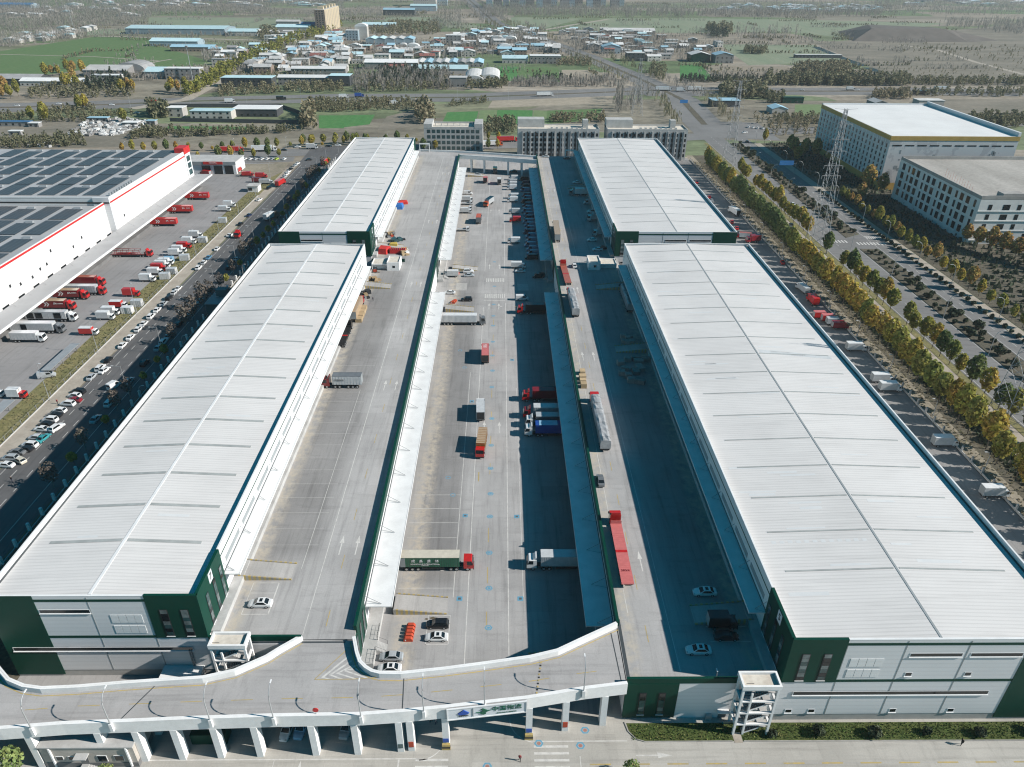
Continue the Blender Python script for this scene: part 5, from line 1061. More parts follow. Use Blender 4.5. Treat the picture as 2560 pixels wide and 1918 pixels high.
for y, w in ((269.3,'next to the silver trailer'),(259.0,'beside the open sided white truck')):
    t = semi('red truck with pale chevrons at the depot docks, %s' % w, -170.2, y, 0, 'red', 'darkred', 'tan', 13.2, 0); jd_marks(t, -6.6, 3.4, 1.5, 3.9, 1.25)
t = semi('open sided white truck with dark bays at the depot docks', -167.0, 248.9, 0, 'white', 'palegrey', 'silver', 18.0, 6)
for a in (-8.4,-5.2,1.6): part('curtain_opening', MB().box(a,a+2.6,-1.3,-1.256,1.5,3.7), 'window_dark', t)
t = semi('long white trailer truck with grey cab at the depot docks', -166.8, 239.2, 0, 'grey', 'palegrey', 'white', 18.5, 26); part('curtain_opening', MB().box(-5.2,-3.2,-1.31,-1.29,1.5,3.7), 'window_dark', t)
rigid('white box truck nearest the viewer at the depot docks', -166.2, 232.0, 0, 'white', 'palegrey', 'white', 11.5, False, 8)
t = semi('empty red car carrier truck under the depot canopy', -167.0, 316.8, 1, 'red', P('darkred'), 'darkred', 18, 0, 'flat')
m = MB()
for i in range(5): x = -7.5+i*2.6; m.tube([(x,-1.1,1.5),(x+.9,-1.1,3.3)], .09, 5); m.tube([(x,1.1,1.5),(x+.9,1.1,3.3)], .09, 5)
m.box(-8,3.6,-1.2,-.8,3.2,3.35); m.box(-8,3.6,.8,1.2,3.2,3.35); part('upper_rail', m, 'darkred' if False else P('darkred'), t)
lt = [(287.6,'white','white'),(295.4,'white','white'),(299.4,'red','red'),(303.0,'white','white'),(306.8,'white','white'),(318,'white','white'),(322.2,'white','white'),(328,'red','red'),(334.2,'white','white'),(343,'white','palegrey'),(385.4,'white','palegrey'),(393.4,'white','white'),(260.8,'white','red'),(254.4,'white','white'),(250.2,'white','palegrey'),(237.4,'white','red'),(272.0,'red','red')]
lt.sort()
for i, (y, cb, sd) in enumerate(lt): light('%s light truck, %s along the depot verge' % ('white with red side' if cb != sd and sd == 'red' else 'red' if cb == 'red' else 'white', nth(i)), -147.9, y, 0, cb, sd, 'white' if cb != 'red' else 'red', 6.2, 'tall' if i % 3 else 'box', 0, 'light trucks along the depot verge')
cont = [(-141.9,290.4,'palegrey'),(-141.3,296.2,'palegrey'),(-141.9,312.4,'palegrey'),(-147.7,309.4,'lightblue'),(-142.2,336.2,'palegrey'),(-142.6,366,'palegrey'),(-141.6,262.5,'palegrey'),(-142.4,256,'white')]
cont.sort(key=lambda c: c[1])
ck = lambda k, c: (k.add('container_shell', boxbody(-2.0,2.0,1.2,.12,2.6,6), [P(c), P(c)]), k.add('door', MB().box(-2.04,-2.003,-1.1,1.1,.25,2.5), 'louvre_grey'))
for i, (x, y, c) in enumerate(cont): kit(('cont', c), ck, c).place(thing('container', '%s box container, %s along the depot verge' % ('blue' if c == 'lightblue' else 'pale', nth(i)), 'container', (x, y, .02), R(4*(i % 3)), 'box containers along the depot verge'))
ng = [(-153.4,194.6,'white'),(-148.0,193.6,'white')]
light('white truck cut by the left frame edge on the depot yard', -156.4, 194.2, 0, 'white', 'white', 'white', 6.5); light('white box truck with red cab end by the depot barrier', -148.6, 193.8, 0, 'red', 'white', 'white', 5.4, 'tall'); van('pale van by the depot gate arm', -146.6, 206.6, 20, 'silver')
for i, (x, y, c) in enumerate([(-166,468,'red'),(-157.2,457.6,'red'),(-148.1,454.6,'red'),(-146.8,443.6,'darkred'),(-190.4,465,'red'),(-184,460,'red')]):
    light('red light truck, %s before the depot garage counting from the verge' % nth([4,2,1,0,5,3][i]), x, y, (90,0,0,0,0,160)[i], c, c, c, 7, 'box', 0, 'red light trucks before the depot garage')
car('dark car parked before the depot garage', -161, 458, 200, 'black'); light('pale box truck beside the depot gatehouse', -141, 440, 0, 'palegrey', 'palegrey', 'palegrey', 8)
# ------------------------------------------------------------------ left road
pk = [325.1,313.8,307.5,301.0,278.1,273.5,268.4,262.8,256.9,251.1,244.8,240.0,233.6,227.4,216.9,210.9,205.2]
pc = ['white','slateblue','white','white','white','palegrey','black','silver','white','white','white','white','white','white','black','white','silver']
for i, (y, c) in enumerate(zip(reversed(pk), reversed(pc))): car('%s car in single file at the left road kerb, %s nearest' % ({'slateblue':'blue','palegrey':'pale grey'}.get(c, c), nth(i)), -131.9, y+.8, 90, c, ('sedan','suv','hatch')[i % 3 if i % 4 else 0], 0, 'cars parked along the left road kerb')
pack = [(-129.9,210.3,80,'white'),(-131.6,196.6,170,'black'),(-131.6,194.2,172,'white'),(-130.4,191.6,175,'wine'),(-131.2,189.4,172,'white'),(-131.6,185.6,172,'white'),(-132.0,183.1,175,'black'),(-131.8,180.6,172,'white'),(-131.9,178.2,172,'black'),(-131.6,175.7,172,'white'),(-127.6,176.4,72,'white'),(-131.0,171.4,175,'palegrey'),(-128.6,171.2,80,'teal'),(-130.6,167.8,172,'white'),(-130.6,165.8,172,'black'),(-132.2,164.6,170,'grey'),(-132.4,161.6,175,'silver'),(-129.2,160.6,150,'cream'),(-131.8,158.6,172,'white')]
for i, (x, y, a, c) in enumerate(reversed(pack)): car('%s car, %s nearest in the pack nosed to the left kerb' % ({'palegrey':'pale grey','wine':'dark red'}.get(c, c), nth(i)), x, y, a, c, ('sedan','hatch','suv')[i % 3], 0, 'crowded pack of cars at the left kerb')
sc_ = [326.8,312.6,302,266.3,255.4,250.9,245.2,235.1,230.6,226.2,215.2,203.3,190,181]
for i, y in enumerate(reversed(sc_)): car('dim car in the left hall shade, %s nearest along the kerb' % nth(i), -118.8, y, 88, ('silver','white','palegrey','black')[i % 4], ('sedan','suv')[i % 2], 0, 'dim cars in the shade of the left hall')
t = vehicle('tractor_unit', 'truck', lambda k: (add_cab(k, .4, 3.0, 1.2, .8, 3.1, 'red', deflector=True), k.add('tractor_frame', MB().box(-3,.6,-.45,.45,.6,.95), 'steel_dark'), add_wheels(k, (1.7,-1.2,-2.4), 1.02, .5, .34)), (), 'red tractor unit driving down the left road towards the viewer', -127.4, 344, 262)
car('white car beside the red tractor unit on the left road', -132.2, 345, 78, 'white'); car('black car on the left road beyond the red tractor unit', -132.4, 362.5, 80, 'black'); car('dark car farther up the left road near the gate lamps', -132.4, 377, 80, 'darkblue')
van('white van in the middle of the shaded side of the left road', -122.0, 200.0, 70, 'white', 4.6, 2.3); t = rigid('white box truck half out of the shadow on the left road', -119.8, 372, 68, 'black', 'palegrey', 'white', 9)
rigid('red lorry turning in at the depot gate on the left road', -131.6, 437, 80, 'red', 'red', 'pinkred', 10); rigid('red lorry near the corner of the far left hall', -116, 487.5, 84, 'red', 'red', 'pinkred', 9)
lr = [(-134.5,489),(-134.8,483.2),(-135.3,474.2),(-135.0,467.6),(-134.6,461.2),(-134.3,455),(-135.6,405.4),(-137,429.3)]
for i, (x, y) in enumerate(sorted(lr, key=lambda p: p[1])): car('car parked on the pavement by the depot gate, %s from the near side' % nth(i), x+.4, y, 75, ('white','black','silver','white')[i % 4], 'sedan', 0, 'cars on the pavement by the depot gate')
for i, x in enumerate((-172,-168.5,-165,-160.8,-157.3,-154,-151,-146)): car('%s car nosed in along the dry lawn, %s from the garage' % ('yellow green' if i == 6 else ('white','white','silver')[i % 3], nth(i)), x, 500.5+.1*i, 80, 'yellowgreen' if i == 6 else ('white','white','silver')[i % 3], 'sedan', 0, 'cars nosed in along the dry lawn')
car('dark car crossing the junction behind the depot gate', -128.8, 499.5, 30, 'black'); rigid('white van bodied truck on the back road junction', -134.5, 533, 4, 'white', 'palegrey', 'white', 8)
for i, (x, y, c) in enumerate([(-145.6,537.2,'white'),(-124.3,540.5,'black'),(-118.3,543.5,'white'),(-152.9,527.5,'black'),(-185,511,'white')]): car('%s car on the back road, %s counting from the hall' % (c, nth([2,1,0,3,4][i])), x, y, 8, c)
semi('long red lorry parked along the back road behind the depot', -188, 521.5, 8, 'red', 'red', 'pinkred', 17); semi('long white lorry parked along the back road behind the depot', -166, 525, 8, 'white', 'white', 'white', 17)
semi('white lorry with orange cab behind the left office block', -8, 545, 8, 'orange', 'white', 'white', 17); semi('red trailer lorry behind the gap between the offices', 4, 560, 8, 'red', 'red', 'red', 16)
# ------------------------------------------------------------------ east yard and boulevard
light('grey lorry parked by the east fence, farthest of its row', 124.0, 279, 100, 'palegrey', 'palegrey', 'palegrey', 8); rigid('red cab lorry by the east fence', 123.6, 266.5, 90, 'red', 'red', 'red', 7.5)
light('red box truck between hall and east fence', 121.8, 252.5, 0, 'red', 'red', 'pinkred', 6); light('red topped truck beside the first red box truck', 123.8, 249.8, 0, 'darkred', 'red', 'pinkred', 6); light('grey box truck beside the red topped truck', 124.6, 247, 0, 'grey', 'silver', 'palegrey', 6); light('maroon box truck at the end of the red row by the east fence', 125.4, 243.6, 0, 'wine', 'wine', 'wine', 6)
for i, (x, y) in enumerate([(127.0,145.8),(126.0,168.2),(124.4,198.4),(124.4,204),(125.2,226)]): light('pale box truck nosed to the east fence, %s from the near end' % nth(i), x-1.2, y, 0, 'white', 'palegrey', 'white', 7.0, 'tall', 0, 'pale box trucks nosed to the east fence')
rigid('white box truck between the far right hall and the fence', 124.6, 384, 100, 'white', 'white', 'white', 10.5, True)
for i, (x, y, c) in enumerate([(119.2,447,'red'),(119.0,415,'red'),(118.6,408,'silver'),(119.5,369.4,'red'),(119.2,359,'red'),(126.5,311,'red')]): car('%s car beside the far right hall, %s from the near end' % (c, nth([5,4,3,2,1,0][i])), x, y, 80, c, 'sedan', 0, 'cars beside the far right hall')
light('red and white box truck by the corner of the right halls', 118.5, 345, 170, 'red', 'white', 'rust', 7.5); rigid('maroon truck by the corner of the right halls', 121.4, 339, 190, 'wine', 'wine', 'wine', 7)
for i, (x, y) in enumerate([(146.8,495.3),(148.4,460),(148.9,424.2),(149,409.9),(149.7,400.9),(149.4,387.9),(149.6,363.9),(150.6,357.7),(149.5,474.7),(147.5,440),(147.2,452),(149,417)]): pass
bc = sorted([495.3,460,424.2,409.9,400.9,387.9,363.9,357.7,474.7,440,451,417,505])
for i, y in enumerate(bc): car('%s car on the walk by the boulevard, %s nearest' % ({6:'yellow green'}.get(i, ('white','silver')[i % 2]), nth(i)), 147.6+(.9 if i % 2 else 0), y, 85, 'yellowgreen' if i == 5 else ('white','silver')[i % 2], ('sedan','suv')[i % 2], 0, 'cars on the boulevard walk')
for i, (x, y) in enumerate([(201.4,619.1),(204.6,617.3),(207.7,615.3),(211.6,613.4),(215.2,611.6),(219,610)]): car('white car at the far side of the boulevard crossing, %s from the corner' % nth(i), x, y, 60, 'white', 'sedan', 0, 'white cars at the boulevard crossing')
car('white car in the middle of the boulevard crossing', 191.9, 597.3, 200, 'white'); car('dark car waiting at the boulevard crossing', 183.8, 563.2, 90, 'black'); car('white car on the shaded boulevard lane', 162.5, 402, 90, 'white')
semi('white lorry on the back road beside the tall office block', 268, 610, 8, 'white', 'palegrey', 'white', 17)
for i, (zn, x, y, c, kd) in enumerate([('T2',1318,620,'white','s'),('T2',430,652,'white','b'),('T2',125,625,'blue','b'),('T2',25,632,'white','b'),('T3',100,585,'white','s'),('T3',1680,582,'white','s'),('T3',1420,598,'white','s'),('T3',1550,610,'black','s'),('T3',1095,582,'white','b'),('T3',785,582,'white','c'),('T3',1140,580,'white','c'),('T3',1890,582,'white','c'),('T1',990,668,'red','b'),('T1',720,678,'white','c'),('T1',1480,662,'white','b'),('T1',1810,645,'black','b'),('T2',2080,585,'white','s'),('T2',2190,590,'white','b'),('T1',110,682,'white','c'),('T1',380,672,'white','c'),('T2',350,675,'white','b'),('T1',980,672,'white','c'),('T1',880,730,'white','c'),('T3',660,580,'black','c')]):
    p = g(zn, x, y); lab = '%s %s on the distant highway, %s of those in view' % (c, {'s':'long lorry','b':'box lorry','c':'car'}[kd], nth(i)); a = 8 if p.x < 120 else 0
    if kd == 's': semi(lab, p.x, p.y, a, c, c, c, 17)
    elif kd == 'b': rigid(lab, p.x, p.y, a, c, c, c, 9)
    else: car(lab, p.x, p.y, a, c)
# ================================================================== west depot: big hall with solar roof
ribbed_mat('panel_depot', (.80,.80,.80), 1, 6.0, .03, .45, .35, .02, .03)
noise_mat('depot_roof', (.42,.43,.44), (.36,.37,.38), .08, .6); noise_mat('depot_canopy', (.44,.44,.44), (.38,.38,.38), .1, .6)
def solar_mat():
    m, nt, b = base_mat('solar_cells', (.02,.035,.06), .42, 0, .35)
    geo = node(nt, 'ShaderNodeNewGeometry'); br = node(nt, 'ShaderNodeTexBrick', Scale=1.0); br.offset = 0
    br.inputs['Brick Width'].default_value = 2.0; br.inputs['Row Height'].default_value = 1.1; br.inputs['Mortar Size'].default_value = .06
    br.inputs['Color1'].default_value = (.045,.055,.066,1); br.inputs['Color2'].default_value = (.055,.066,.078,1); br.inputs['Mortar'].default_value = (.20,.21,.22,1)
    nt.links.new(geo.outputs['Position'], br.inputs['Vector']); nt.links.new(br.outputs['Color'], b.inputs['Base Color'])
solar_mat()
dp = thing('depot_hall', 'long white depot hall with red band and solar panels on its roof', 'warehouse', (-220, 330, 0)); dlo = tuple(-Vector(dp.location))
def da(n, mb, mt, **k): return part(n, mb, mt, dp, loc=dlo, **k)
da('wall', MB().box(-330,-181,336,435,.01,20.6), 'panel_depot'); da('lower_wall', MB().box(-330,-183.8,190,335.9,.01,17.4), 'panel_depot')
da('roof', MB().box(-330,-181.5,336.3,434.6,20.6,20.75), 'depot_roof'); da('lower_roof', MB().box(-330,-184.3,190,335.9,17.4,17.55), 'depot_roof')
m = MB().box(-181.45,-181.0,336,435,20.61,21.5); m.box(-330,-181.46,336,336.4,20.76,21.4); da('parapet', m, 'panel_depot')
m = MB().box(-184.25,-183.8,190,335.8,17.41,19.2); da('parapet', m, 'panel_depot'); da('end_wall', MB().box(-188.5,-181.02,335.4,335.95,.02,21.3), 'panel_grey')
da('red_band', MB().box(-180.995,-180.9,336,428,18.7,19.4), 'sign_red'); da('red_band', MB().box(-183.795,-183.7,190,335.3,18.1,18.9), 'sign_red'); da('red_band', MB().box(-330,-181.03,335.3,335.398,18.6,19.3), 'steel_dark')
da('corner_tower', MB().box(-186,-180.6,427,435.6,20.0,23.4), 'sign_red'); da('glazed_corner', MB().box(-181.2,-180.62,427,434.8,6.5,19.9), 'panel_grey')
for i in range(3): da('window', MB().box(-180.62,-180.55,428.6,433.4,8.0+i*3.8,10.9+i*3.8), 'window_teal')
da('canopy', MB().box(-180.6,-171.6,190,437.5,6.0,6.4), 'depot_canopy'); da('canopy_edge', MB().box(-171.6,-171.2,190,437.5,5.7,6.5), 'trim_white')
st = kit('depot_stay', lambda k: k.add('stay', MB().tube([(0,0,3.4),(5.8,0,0.05)], .05, 4), 'steel_grey'))
for i in range(23): put(st, dp, (-180.5+220 if i > 13 else -183.6+220, 196+i*10.3-330, 6.4))
sw = kit('depot_window', lambda k: k.add('window', MB().box(0,.06,0,1.1,0,1.2), 'steel_dark'))
for y, z in ((286,13),(276,9),(281,9.2),(270,8),(262,8.4),(256,10),(302,9),(310,10.4),(246,9),(250,12),(345,9.5)): put(sw, dp, ((-183.8 if y < 336 else -181)+220, y-330, z))
m = MB(); 
for i in range(10): m.tube([(-182.8,341+i*2.6,20.8),(-182.8,341+i*2.6,21.9)], .55, 8)
da('roof_vent', m, 'galvanised')
da('loading_dock', MB().box(-183,-175.5,190,430,.012,1.2), 'concrete_dark')
for i in range(22): da('dock_door', MB().box(-180.99 if i > 13 else -183.79,-180.93 if i > 13 else -183.7,197+i*10.3,201+i*10.3,1.25,5.2), 'window_dark')
n = 0
for c in range(9):
    xa = -187-c*10.5
    for r_ in range(5):
        y0 = 341+r_*18.6; L = 13.0 if (c+r_) % 2 else 17.6
        if n < 100: da('solar_panel', MB().box(xa-8.6, xa-.6, y0, y0+L, 20.9, 21.05), 'solar_cells'); n += 1
    for r_ in range(6):
        y0 = 212+r_*20.5; L = 15.0 if (c+r_) % 2 else 18.8
        if n < 100: da('solar_panel', MB().box(xa-3-8.4, xa-3-.6, y0, y0+L, 17.7, 17.85), 'solar_cells'); n += 1
def vent_kit(k):
    secs = [[(x, .7*math.cos(a), .75*math.sin(a)) for a in [math.pi*q/6 for q in range(7)]] for x in (-1.6, 1.6)]; k.add('roof_vent', MB().loft(secs), 'galvanised')
vk = kit('vent', vent_kit)
for c in range(8):
    for r_ in range(5):
        if (c+r_) % 2: put(vk, dp, (-190.5-c*10.5+220, 356.5+r_*18.6-330, 20.76))
    for r_ in range(6):
        if (c+r_) % 2: put(vk, dp, (-194-c*10.5+220, 229+r_*20.5-330, 17.56))
# garage at the end of the depot yard
gr = thing('depot_garage', 'flat grey garage with red sign at the end of the depot yard', 'garage', (-180, 462, 0)); glo = tuple(-Vector(gr.location))
def gra(n, mb, mt): return part(n, mb, mt, gr, loc=glo)
gra('wall', MB().box(-215,-165.6,462.6,480,.02,7.4), 'panel_grey'); gra('roof', MB().box(-215.4,-165.2,462.2,480.4,7.4,7.75), 'concrete_light'); gra('fascia', MB().box(-215.4,-165.2,461.7,462.19,5.9,7.7), 'louvre_grey')
gra('sign_board', MB().box(-185,-173,461.5,461.69,6.2,7.9), 'tarp_red')
for x in (-211,-203,-195,-184,-176.6,-170): gra('garage_door', MB().box(x-2.6,x+2.6,462.45,462.59,.03,5.2), 'window_dark')
tx = text_on('lettering', '车辆维修中心', .8, 'trim_white', gr, (-179+180,461.47-462,7.05))
gh = thing('gatehouse', 'small grey gatehouse by the depot entrance', 'gatehouse', (-143.6, 424.5, 0)); hl = tuple(-Vector(gh.location))
part('wall', MB().box(-146.6,-140.6,422,428,.02,3.4), 'plaster_white', gh, loc=hl); part('roof', MB().box(-147,-140.2,421.6,428.4,3.4,3.7), 'concrete_light', gh, loc=hl); part('window', MB().box(-146.2,-144,421.93,421.99,1,2.7), 'window_dark', gh, loc=hl)
sb = thing('substation', 'dark teal plant block between the left hall and the road', 'plant block', (-106, 258, 0)); sl_o = tuple(-Vector(sb.location))
plain('teal_panel', (.05,.14,.15), .5)
part('wall', MB().box(-110.5,-103,252,262,.02,5.4), 'teal_panel', sb, loc=sl_o); part('roof', MB().box(-110.8,-102.7,251.7,262.3,5.4,5.7), 'louvre_grey', sb, loc=sl_o); part('tank', MB().box(-108.5,-104.5,258,261.5,5.7,8.6), 'teal_panel', sb, loc=sl_o)

# ================================================================== fences, lamps, pylons
def fence(label, pts, h, step, postm, railm, solid=0, cat='fence', pw=.08):
    t = thing('fence', label, cat, (pts[0][0], pts[0][1], 0)); lo = tuple(-Vector(t.location))
    m = MB()
    for (xa, ya), (xb, yb) in zip(pts, pts[1:]):
        d = math.hypot(xb-xa, yb-ya); n = max(1, int(d/step))
        for i in range(n+1): x, y = xa+(xb-xa)*i/n, ya+(yb-ya)*i/n; m.box(x-pw,x+pw,y-pw,y+pw,0,h)
    o = part('post_row', m, postm, t, loc=lo); o['kind'] = 'stuff'
    m = MB()
    for z in ((h*.9, h*.55) if not solid else (h*.9,)):
        for (xa, ya), (xb, yb) in zip(pts, pts[1:]): m.tube([(xa,ya,z),(xb,yb,z)], .035, 4)
    part('rail', m, railm, t, loc=lo)
    if solid: part('base_wall', MB().wall(pts, .2, 0, solid), 'concrete_light', t, loc=lo)
    return t
fence('thin wire fence on posts along the left pavement', [(-138.7,150),(-138.7,415)], 2.0, 4, 'steel_grey', 'steel_grey', .45)
fence('white pillared fence in the shade along the left hall', [(-111.6,100),(-111.6,500)], 2.2, 5.5, 'plaster_white', 'steel_dark', .3, 'fence', .3)
fence('low wall and post fence along the east yard', [(128.0,80),(128.0,505)], 2.1, 5.0, 'concrete_light', 'steel_dark', .6, 'fence', .22)
m = MB().box(-147.2,-144.6,206,224,2.7,2.85); t = thing('bicycle_shelter', 'long pale bicycle shelter beside the depot gate', 'shelter', (-146, 206, 0)); part('roof', MB().box(-1.6,1.4,0,19,2.7,2.85), 'galvanised', t)
for i in range(5): part('post', MB().box(-.1,.1,.2+i*4.5,.4+i*4.5,.02,2.7), 'steel_grey', t)
t = thing('bicycle_shelter', 'short white shelter roof at the left frame edge', 'shelter', (-147, 166, 0)); part('roof', MB().box(-1.8,1.6,0,22,2.7,2.85), 'galvanised', t)
for i in range(5): part('post', MB().box(-.1,.1,.2+i*5,.4+i*5,.02,2.7), 'steel_grey', t)
def lamp_kit(k, h, arm, curve):
    m = MB()
    if curve: path = [(0,0,0),(0,0,h*.72)] + [(arm*(1-math.cos(a)), 0, h*.72+h*.28*math.sin(a)) for a in [R(15*q) for q in range(1,7)]]
    else: path = [(0,0,0),(0,0,h)]
    m.tube(path, .11, 6, 0, .06); k.add('pole', m, 'galvanised')
    if not curve: k.add('arm', MB().tube([(0,0,h-.3),(arm,0,h)], .06, 5), 'galvanised')
    k.add('lamp_head', MB().box(arm-.1,arm+.6,-.1,.1,h-.05,h+.05), 'trim_white')
def lamp(label, x, y, deg, h=9, arm=1.6, curve=True, z=0, group=None): return kit(('lamp',h,arm,curve), lamp_kit, h, arm, curve).place(thing('street_lamp', label, 'street lamp', (x,y,z), R(deg), group))
for i, x in enumerate((-75.5,-63.2,-47.4,-37.2,-23.0,-12.8,-2.8,14.0)):
    t = lamp('curved lamp on the outer bridge parapet, %s from the left' % nth(i), x, outy(x)-.55, 90, 7.6, 1.8, True, 9.4, 'curved lamps on the bridge parapet'); part('bracket', MB().box(-.22,.22,-.25,.25,-.6,1.2), 'plaster_white', t)
for i, y in enumerate(range(196,500,27)): lamp('thin lamp on the far kerb of the left road, %s from the near end' % nth(i), -116.0, y, 180, 10, 2.2, False, 0, 'thin lamps along the left road')
for i, y in enumerate(range(192,470,31)): lamp('tall plain pole on the left pavement, %s from the near end' % nth(i), -138.0, y, 0, 13, .5, False, 0, 'tall plain poles on the left pavement')
for i, y in enumerate((191,225,258,292,327,361,395,430,463,490)): lamp('low curved lamp behind the left hall fence, %s from the near end' % nth(i), -109.5, y, 0, 6, 1.2, True, 0, 'low lamps behind the left hall')
for i, (x, y) in enumerate([(187.4,y) for y in (250,284,312,343,371,406,435,462,492,525,558)]): lamp('double height lamp by the far boulevard walk, %s from the near end' % nth(i), 188.6, y, 180, 10, 2.4, True, 0, 'lamps by the far boulevard walk')
for i, y in enumerate((190,222,252,295,330,362,391,421,452,485,520)): lamp('curved lamp along the near boulevard kerb, %s from the near end' % nth(i), 168.6 if y < 330 else 165.6, y, 0, 10, 2.4, True, 0, 'lamps along the near boulevard kerb')
for i, y in enumerate((129,156,183,211,237,264,291,320,350,380,410,440)): lamp('low lamp at the east fence, %s from the near end' % nth(i), 129.2, y, 180, 6.5, 1.2, True, 0, 'low lamps at the east fence')
for i, x in enumerate(range(-250,150,34)): lamp('lamp along the back road, %s counting from the west' % nth(i), x, 506+.17*(x+250)-6, 90, 11, 2, False, 0, 'lamps along the back road')
for i in range(16): y = 640+i*62; xx = np.interp(y,[p[1] for p in far],[p[0] for p in far]); lamp('lamp along the far boulevard, %s going away from the crossing' % nth(i), float(xx)-22, y, 0, 12, 3, True, 0, 'lamps along the far boulevard')
for i in range(13): x = -330+i*48; yy = np.interp(x,[p[0] for p in hw],[p[1] for p in hw]); lamp('pole along the distant highway, %s counting from the west' % nth(i), x, float(yy)-27, 90, 13, 2, False, 0, 'poles along the distant highway')
def pylon(label, x, y, h, b):
    t = thing('power_pylon', label, 'pylon', (x, y, 0)); lo = (0,0,0)
    def c(z): f = 1-z/h; return .55+(b/2-.55)*f**1.25
    m = MB(); zs = [h*q/14 for q in range(15)]
    for sx, sy in ((1,1),(1,-1),(-1,-1),(-1,1)): m.tube([(sx*c(z),sy*c(z),z) for z in zs], .13, 4)
    part('leg_frame', m, 'pylon_steel', t); m = MB()
    for i in range(14):
        z0, z1 = zs[i], zs[i+1]; c0, c1 = c(z0), c(z1)
        for (ax, ay), (bx_, by) in (((1,1),(1,-1)),((1,-1),(-1,-1)),((-1,-1),(-1,1)),((-1,1),(1,1))):
            m.tube([(ax*c0,ay*c0,z0),(bx_*c1,by*c1,z1)], .07, 3); m.tube([(bx_*c0,by*c0,z0),(ax*c1,ay*c1,z1)], .07, 3)
    part('bracing', m, 'pylon_steel', t)
    for z in (.55,.62,.72,.80,.90):
        z *= h; L = 4.2; m = MB(); m.tube([(-L,0,z),(L,0,z)], .09, 4); m.tube([(-L,0,z),(0,0,z+1.1)], .06, 3); m.tube([(L,0,z),(0,0,z+1.1)], .06, 3); part('cross_arm', m, 'pylon_steel', t)
        for s in (-1,1): part('insulator', MB().tube([(s*L,0,z),(s*L,0,z-1.4)], .12, 5), 'steel_grey', t)
    part('ground_peak', MB().tube([(-5,0,h),(0,0,h-.4),(5,0,h)], .07, 4), 'pylon_steel', t)
pylon('lattice power pylon between the boulevard and the east tree rows', 147.5, 328, 63.5, 8.5)
pylon('lattice power pylon farther up the boulevard by the far right hall', 147.5, 482, 54, 8)
pylon('lattice power pylon cut by the right frame edge', 150.2, 180.5, 60, 8.5)
pylon('lattice power pylon beyond the back road junction', 118, 672, 46, 9)
for i, (x, y, w) in enumerate(((181,470,9),(165,700,7))):
    t = thing('road_sign', 'blue road sign over the boulevard, %s the crossing' % ('before','beyond')[i], 'road sign', (x, y, 0)); part('pole', MB().tube([(6,0,0),(6,0,7)], .16, 6), 'pylon_steel', t); part('sign_board', MB().box(-w/2,w/2,-.1,.1,5.6,8.4), 'road_sign_blue', t); part('beam', MB().tube([(6,0,6.6),(-w/2,0,6.6)], .1, 5), 'pylon_steel', t)
def mast(label, x, y, h):
    t = thing('mast', label, 'mast', (x,y,0)); part('pole', MB().tube([(0,0,0),(0,0,h)], .5, 6, 0, .2), 'galvanised', t); part('platform', MB().box(-1.2,1.2,-1.2,1.2,h*.86,h*.9), 'steel_grey', t)
p = g('T1', 1240, 515); mast('tall pale telecom mast among the left village roofs', p.x, p.y, 38); p = g('T1', 475, 190); mast('thin distant mast above the grey woods', p.x, p.y, 34)
lamp('round red and white traffic sign pole, on the upper yard corner', 37.6, 84.3, 90, 1.6, .05, False, ZD); 
t = thing('traffic_sign', 'round red sign on the outer bridge parapet', 'sign', (-30.4, outy(-30.4)+.1, 10.6)); part('disc', MB().tube([(0,-.05,.9),(0,.05,.9)], .5, 14), 'sign_red', t); part('pole', MB().tube([(0,0,0),(0,0,.9)], .05, 5), 'steel_grey', t)

# ================================================================== people
def person_kit(k, top, legs, stride):
    me = bpy.data.meshes.new('body'); v = [(0,0,.95),(0,0,1.2),(0,0,1.42),(0,0,1.52),(0,0.02,1.66),(.02,.2,1.40),(.08,.25,1.12),(.16,.25,.86),(.02,-.2,1.40),(-.06,-.25,1.12),(-.1,-.25,.86),(.0,.1,.9),(stride*.5,.1,.5),(stride,.1,.06),(stride+.14,.1,.03),(0,-.1,.9),(-stride*.4,-.1,.5),(-stride,-.1,.06),(-stride+.14,-.1,.03)]
    e = [(0,1),(1,2),(2,3),(3,4),(2,5),(5,6),(6,7),(2,8),(8,9),(9,10),(0,11),(11,12),(12,13),(13,14),(0,15),(15,16),(16,17),(17,18)]
    me.from_pydata(v, e, []); ob = bpy.data.objects.new('body', me); COL.objects.link(ob); sk_ = ob.modifiers.new('skin', 'SKIN'); ob.modifiers.new('sub', 'SUBSURF').levels = 1
    rr = [.15,.15,.14,.06,.11,.07,.05,.035,.07,.05,.035,.10,.07,.05,.04,.10,.07,.05,.04]
    for i, r_ in enumerate(rr): me.skin_vertices[0].data[i].radius = (r_, r_)
    me.skin_vertices[0].data[0].use_root = True
    bpy.context.view_layer.update(); nm = bpy.data.meshes.new_from_object(ob.evaluated_get(bpy.context.evaluated_depsgraph_get())); bpy.data.objects.remove(ob)
    nm.materials.clear()
    for q in (top, legs, 'skin_tone', 'hair_dark'): nm.materials.append(M[q])
    for pl in nm.polygons:
        z = pl.center.z; pl.material_index = 1 if z < .95 and abs(pl.center.y) < .2 else 3 if z > 1.68 else 2 if z > 1.5 or (abs(pl.center.y) > .2 and z < .92) else 0
    k.add('body', nm, None)
plain('skin_tone', (.45,.28,.2), .6); plain('hair_dark', (.02,.018,.016), .6); plain('cloth_black', (.02,.02,.024), .8); plain('cloth_red', (.3,.03,.04), .8); plain('cloth_pale', (.55,.45,.45), .8); plain('cloth_navy', (.02,.03,.07), .8)
pf = g('F3', 318, 1605); pr_ = g('F4', 1805, 1190)
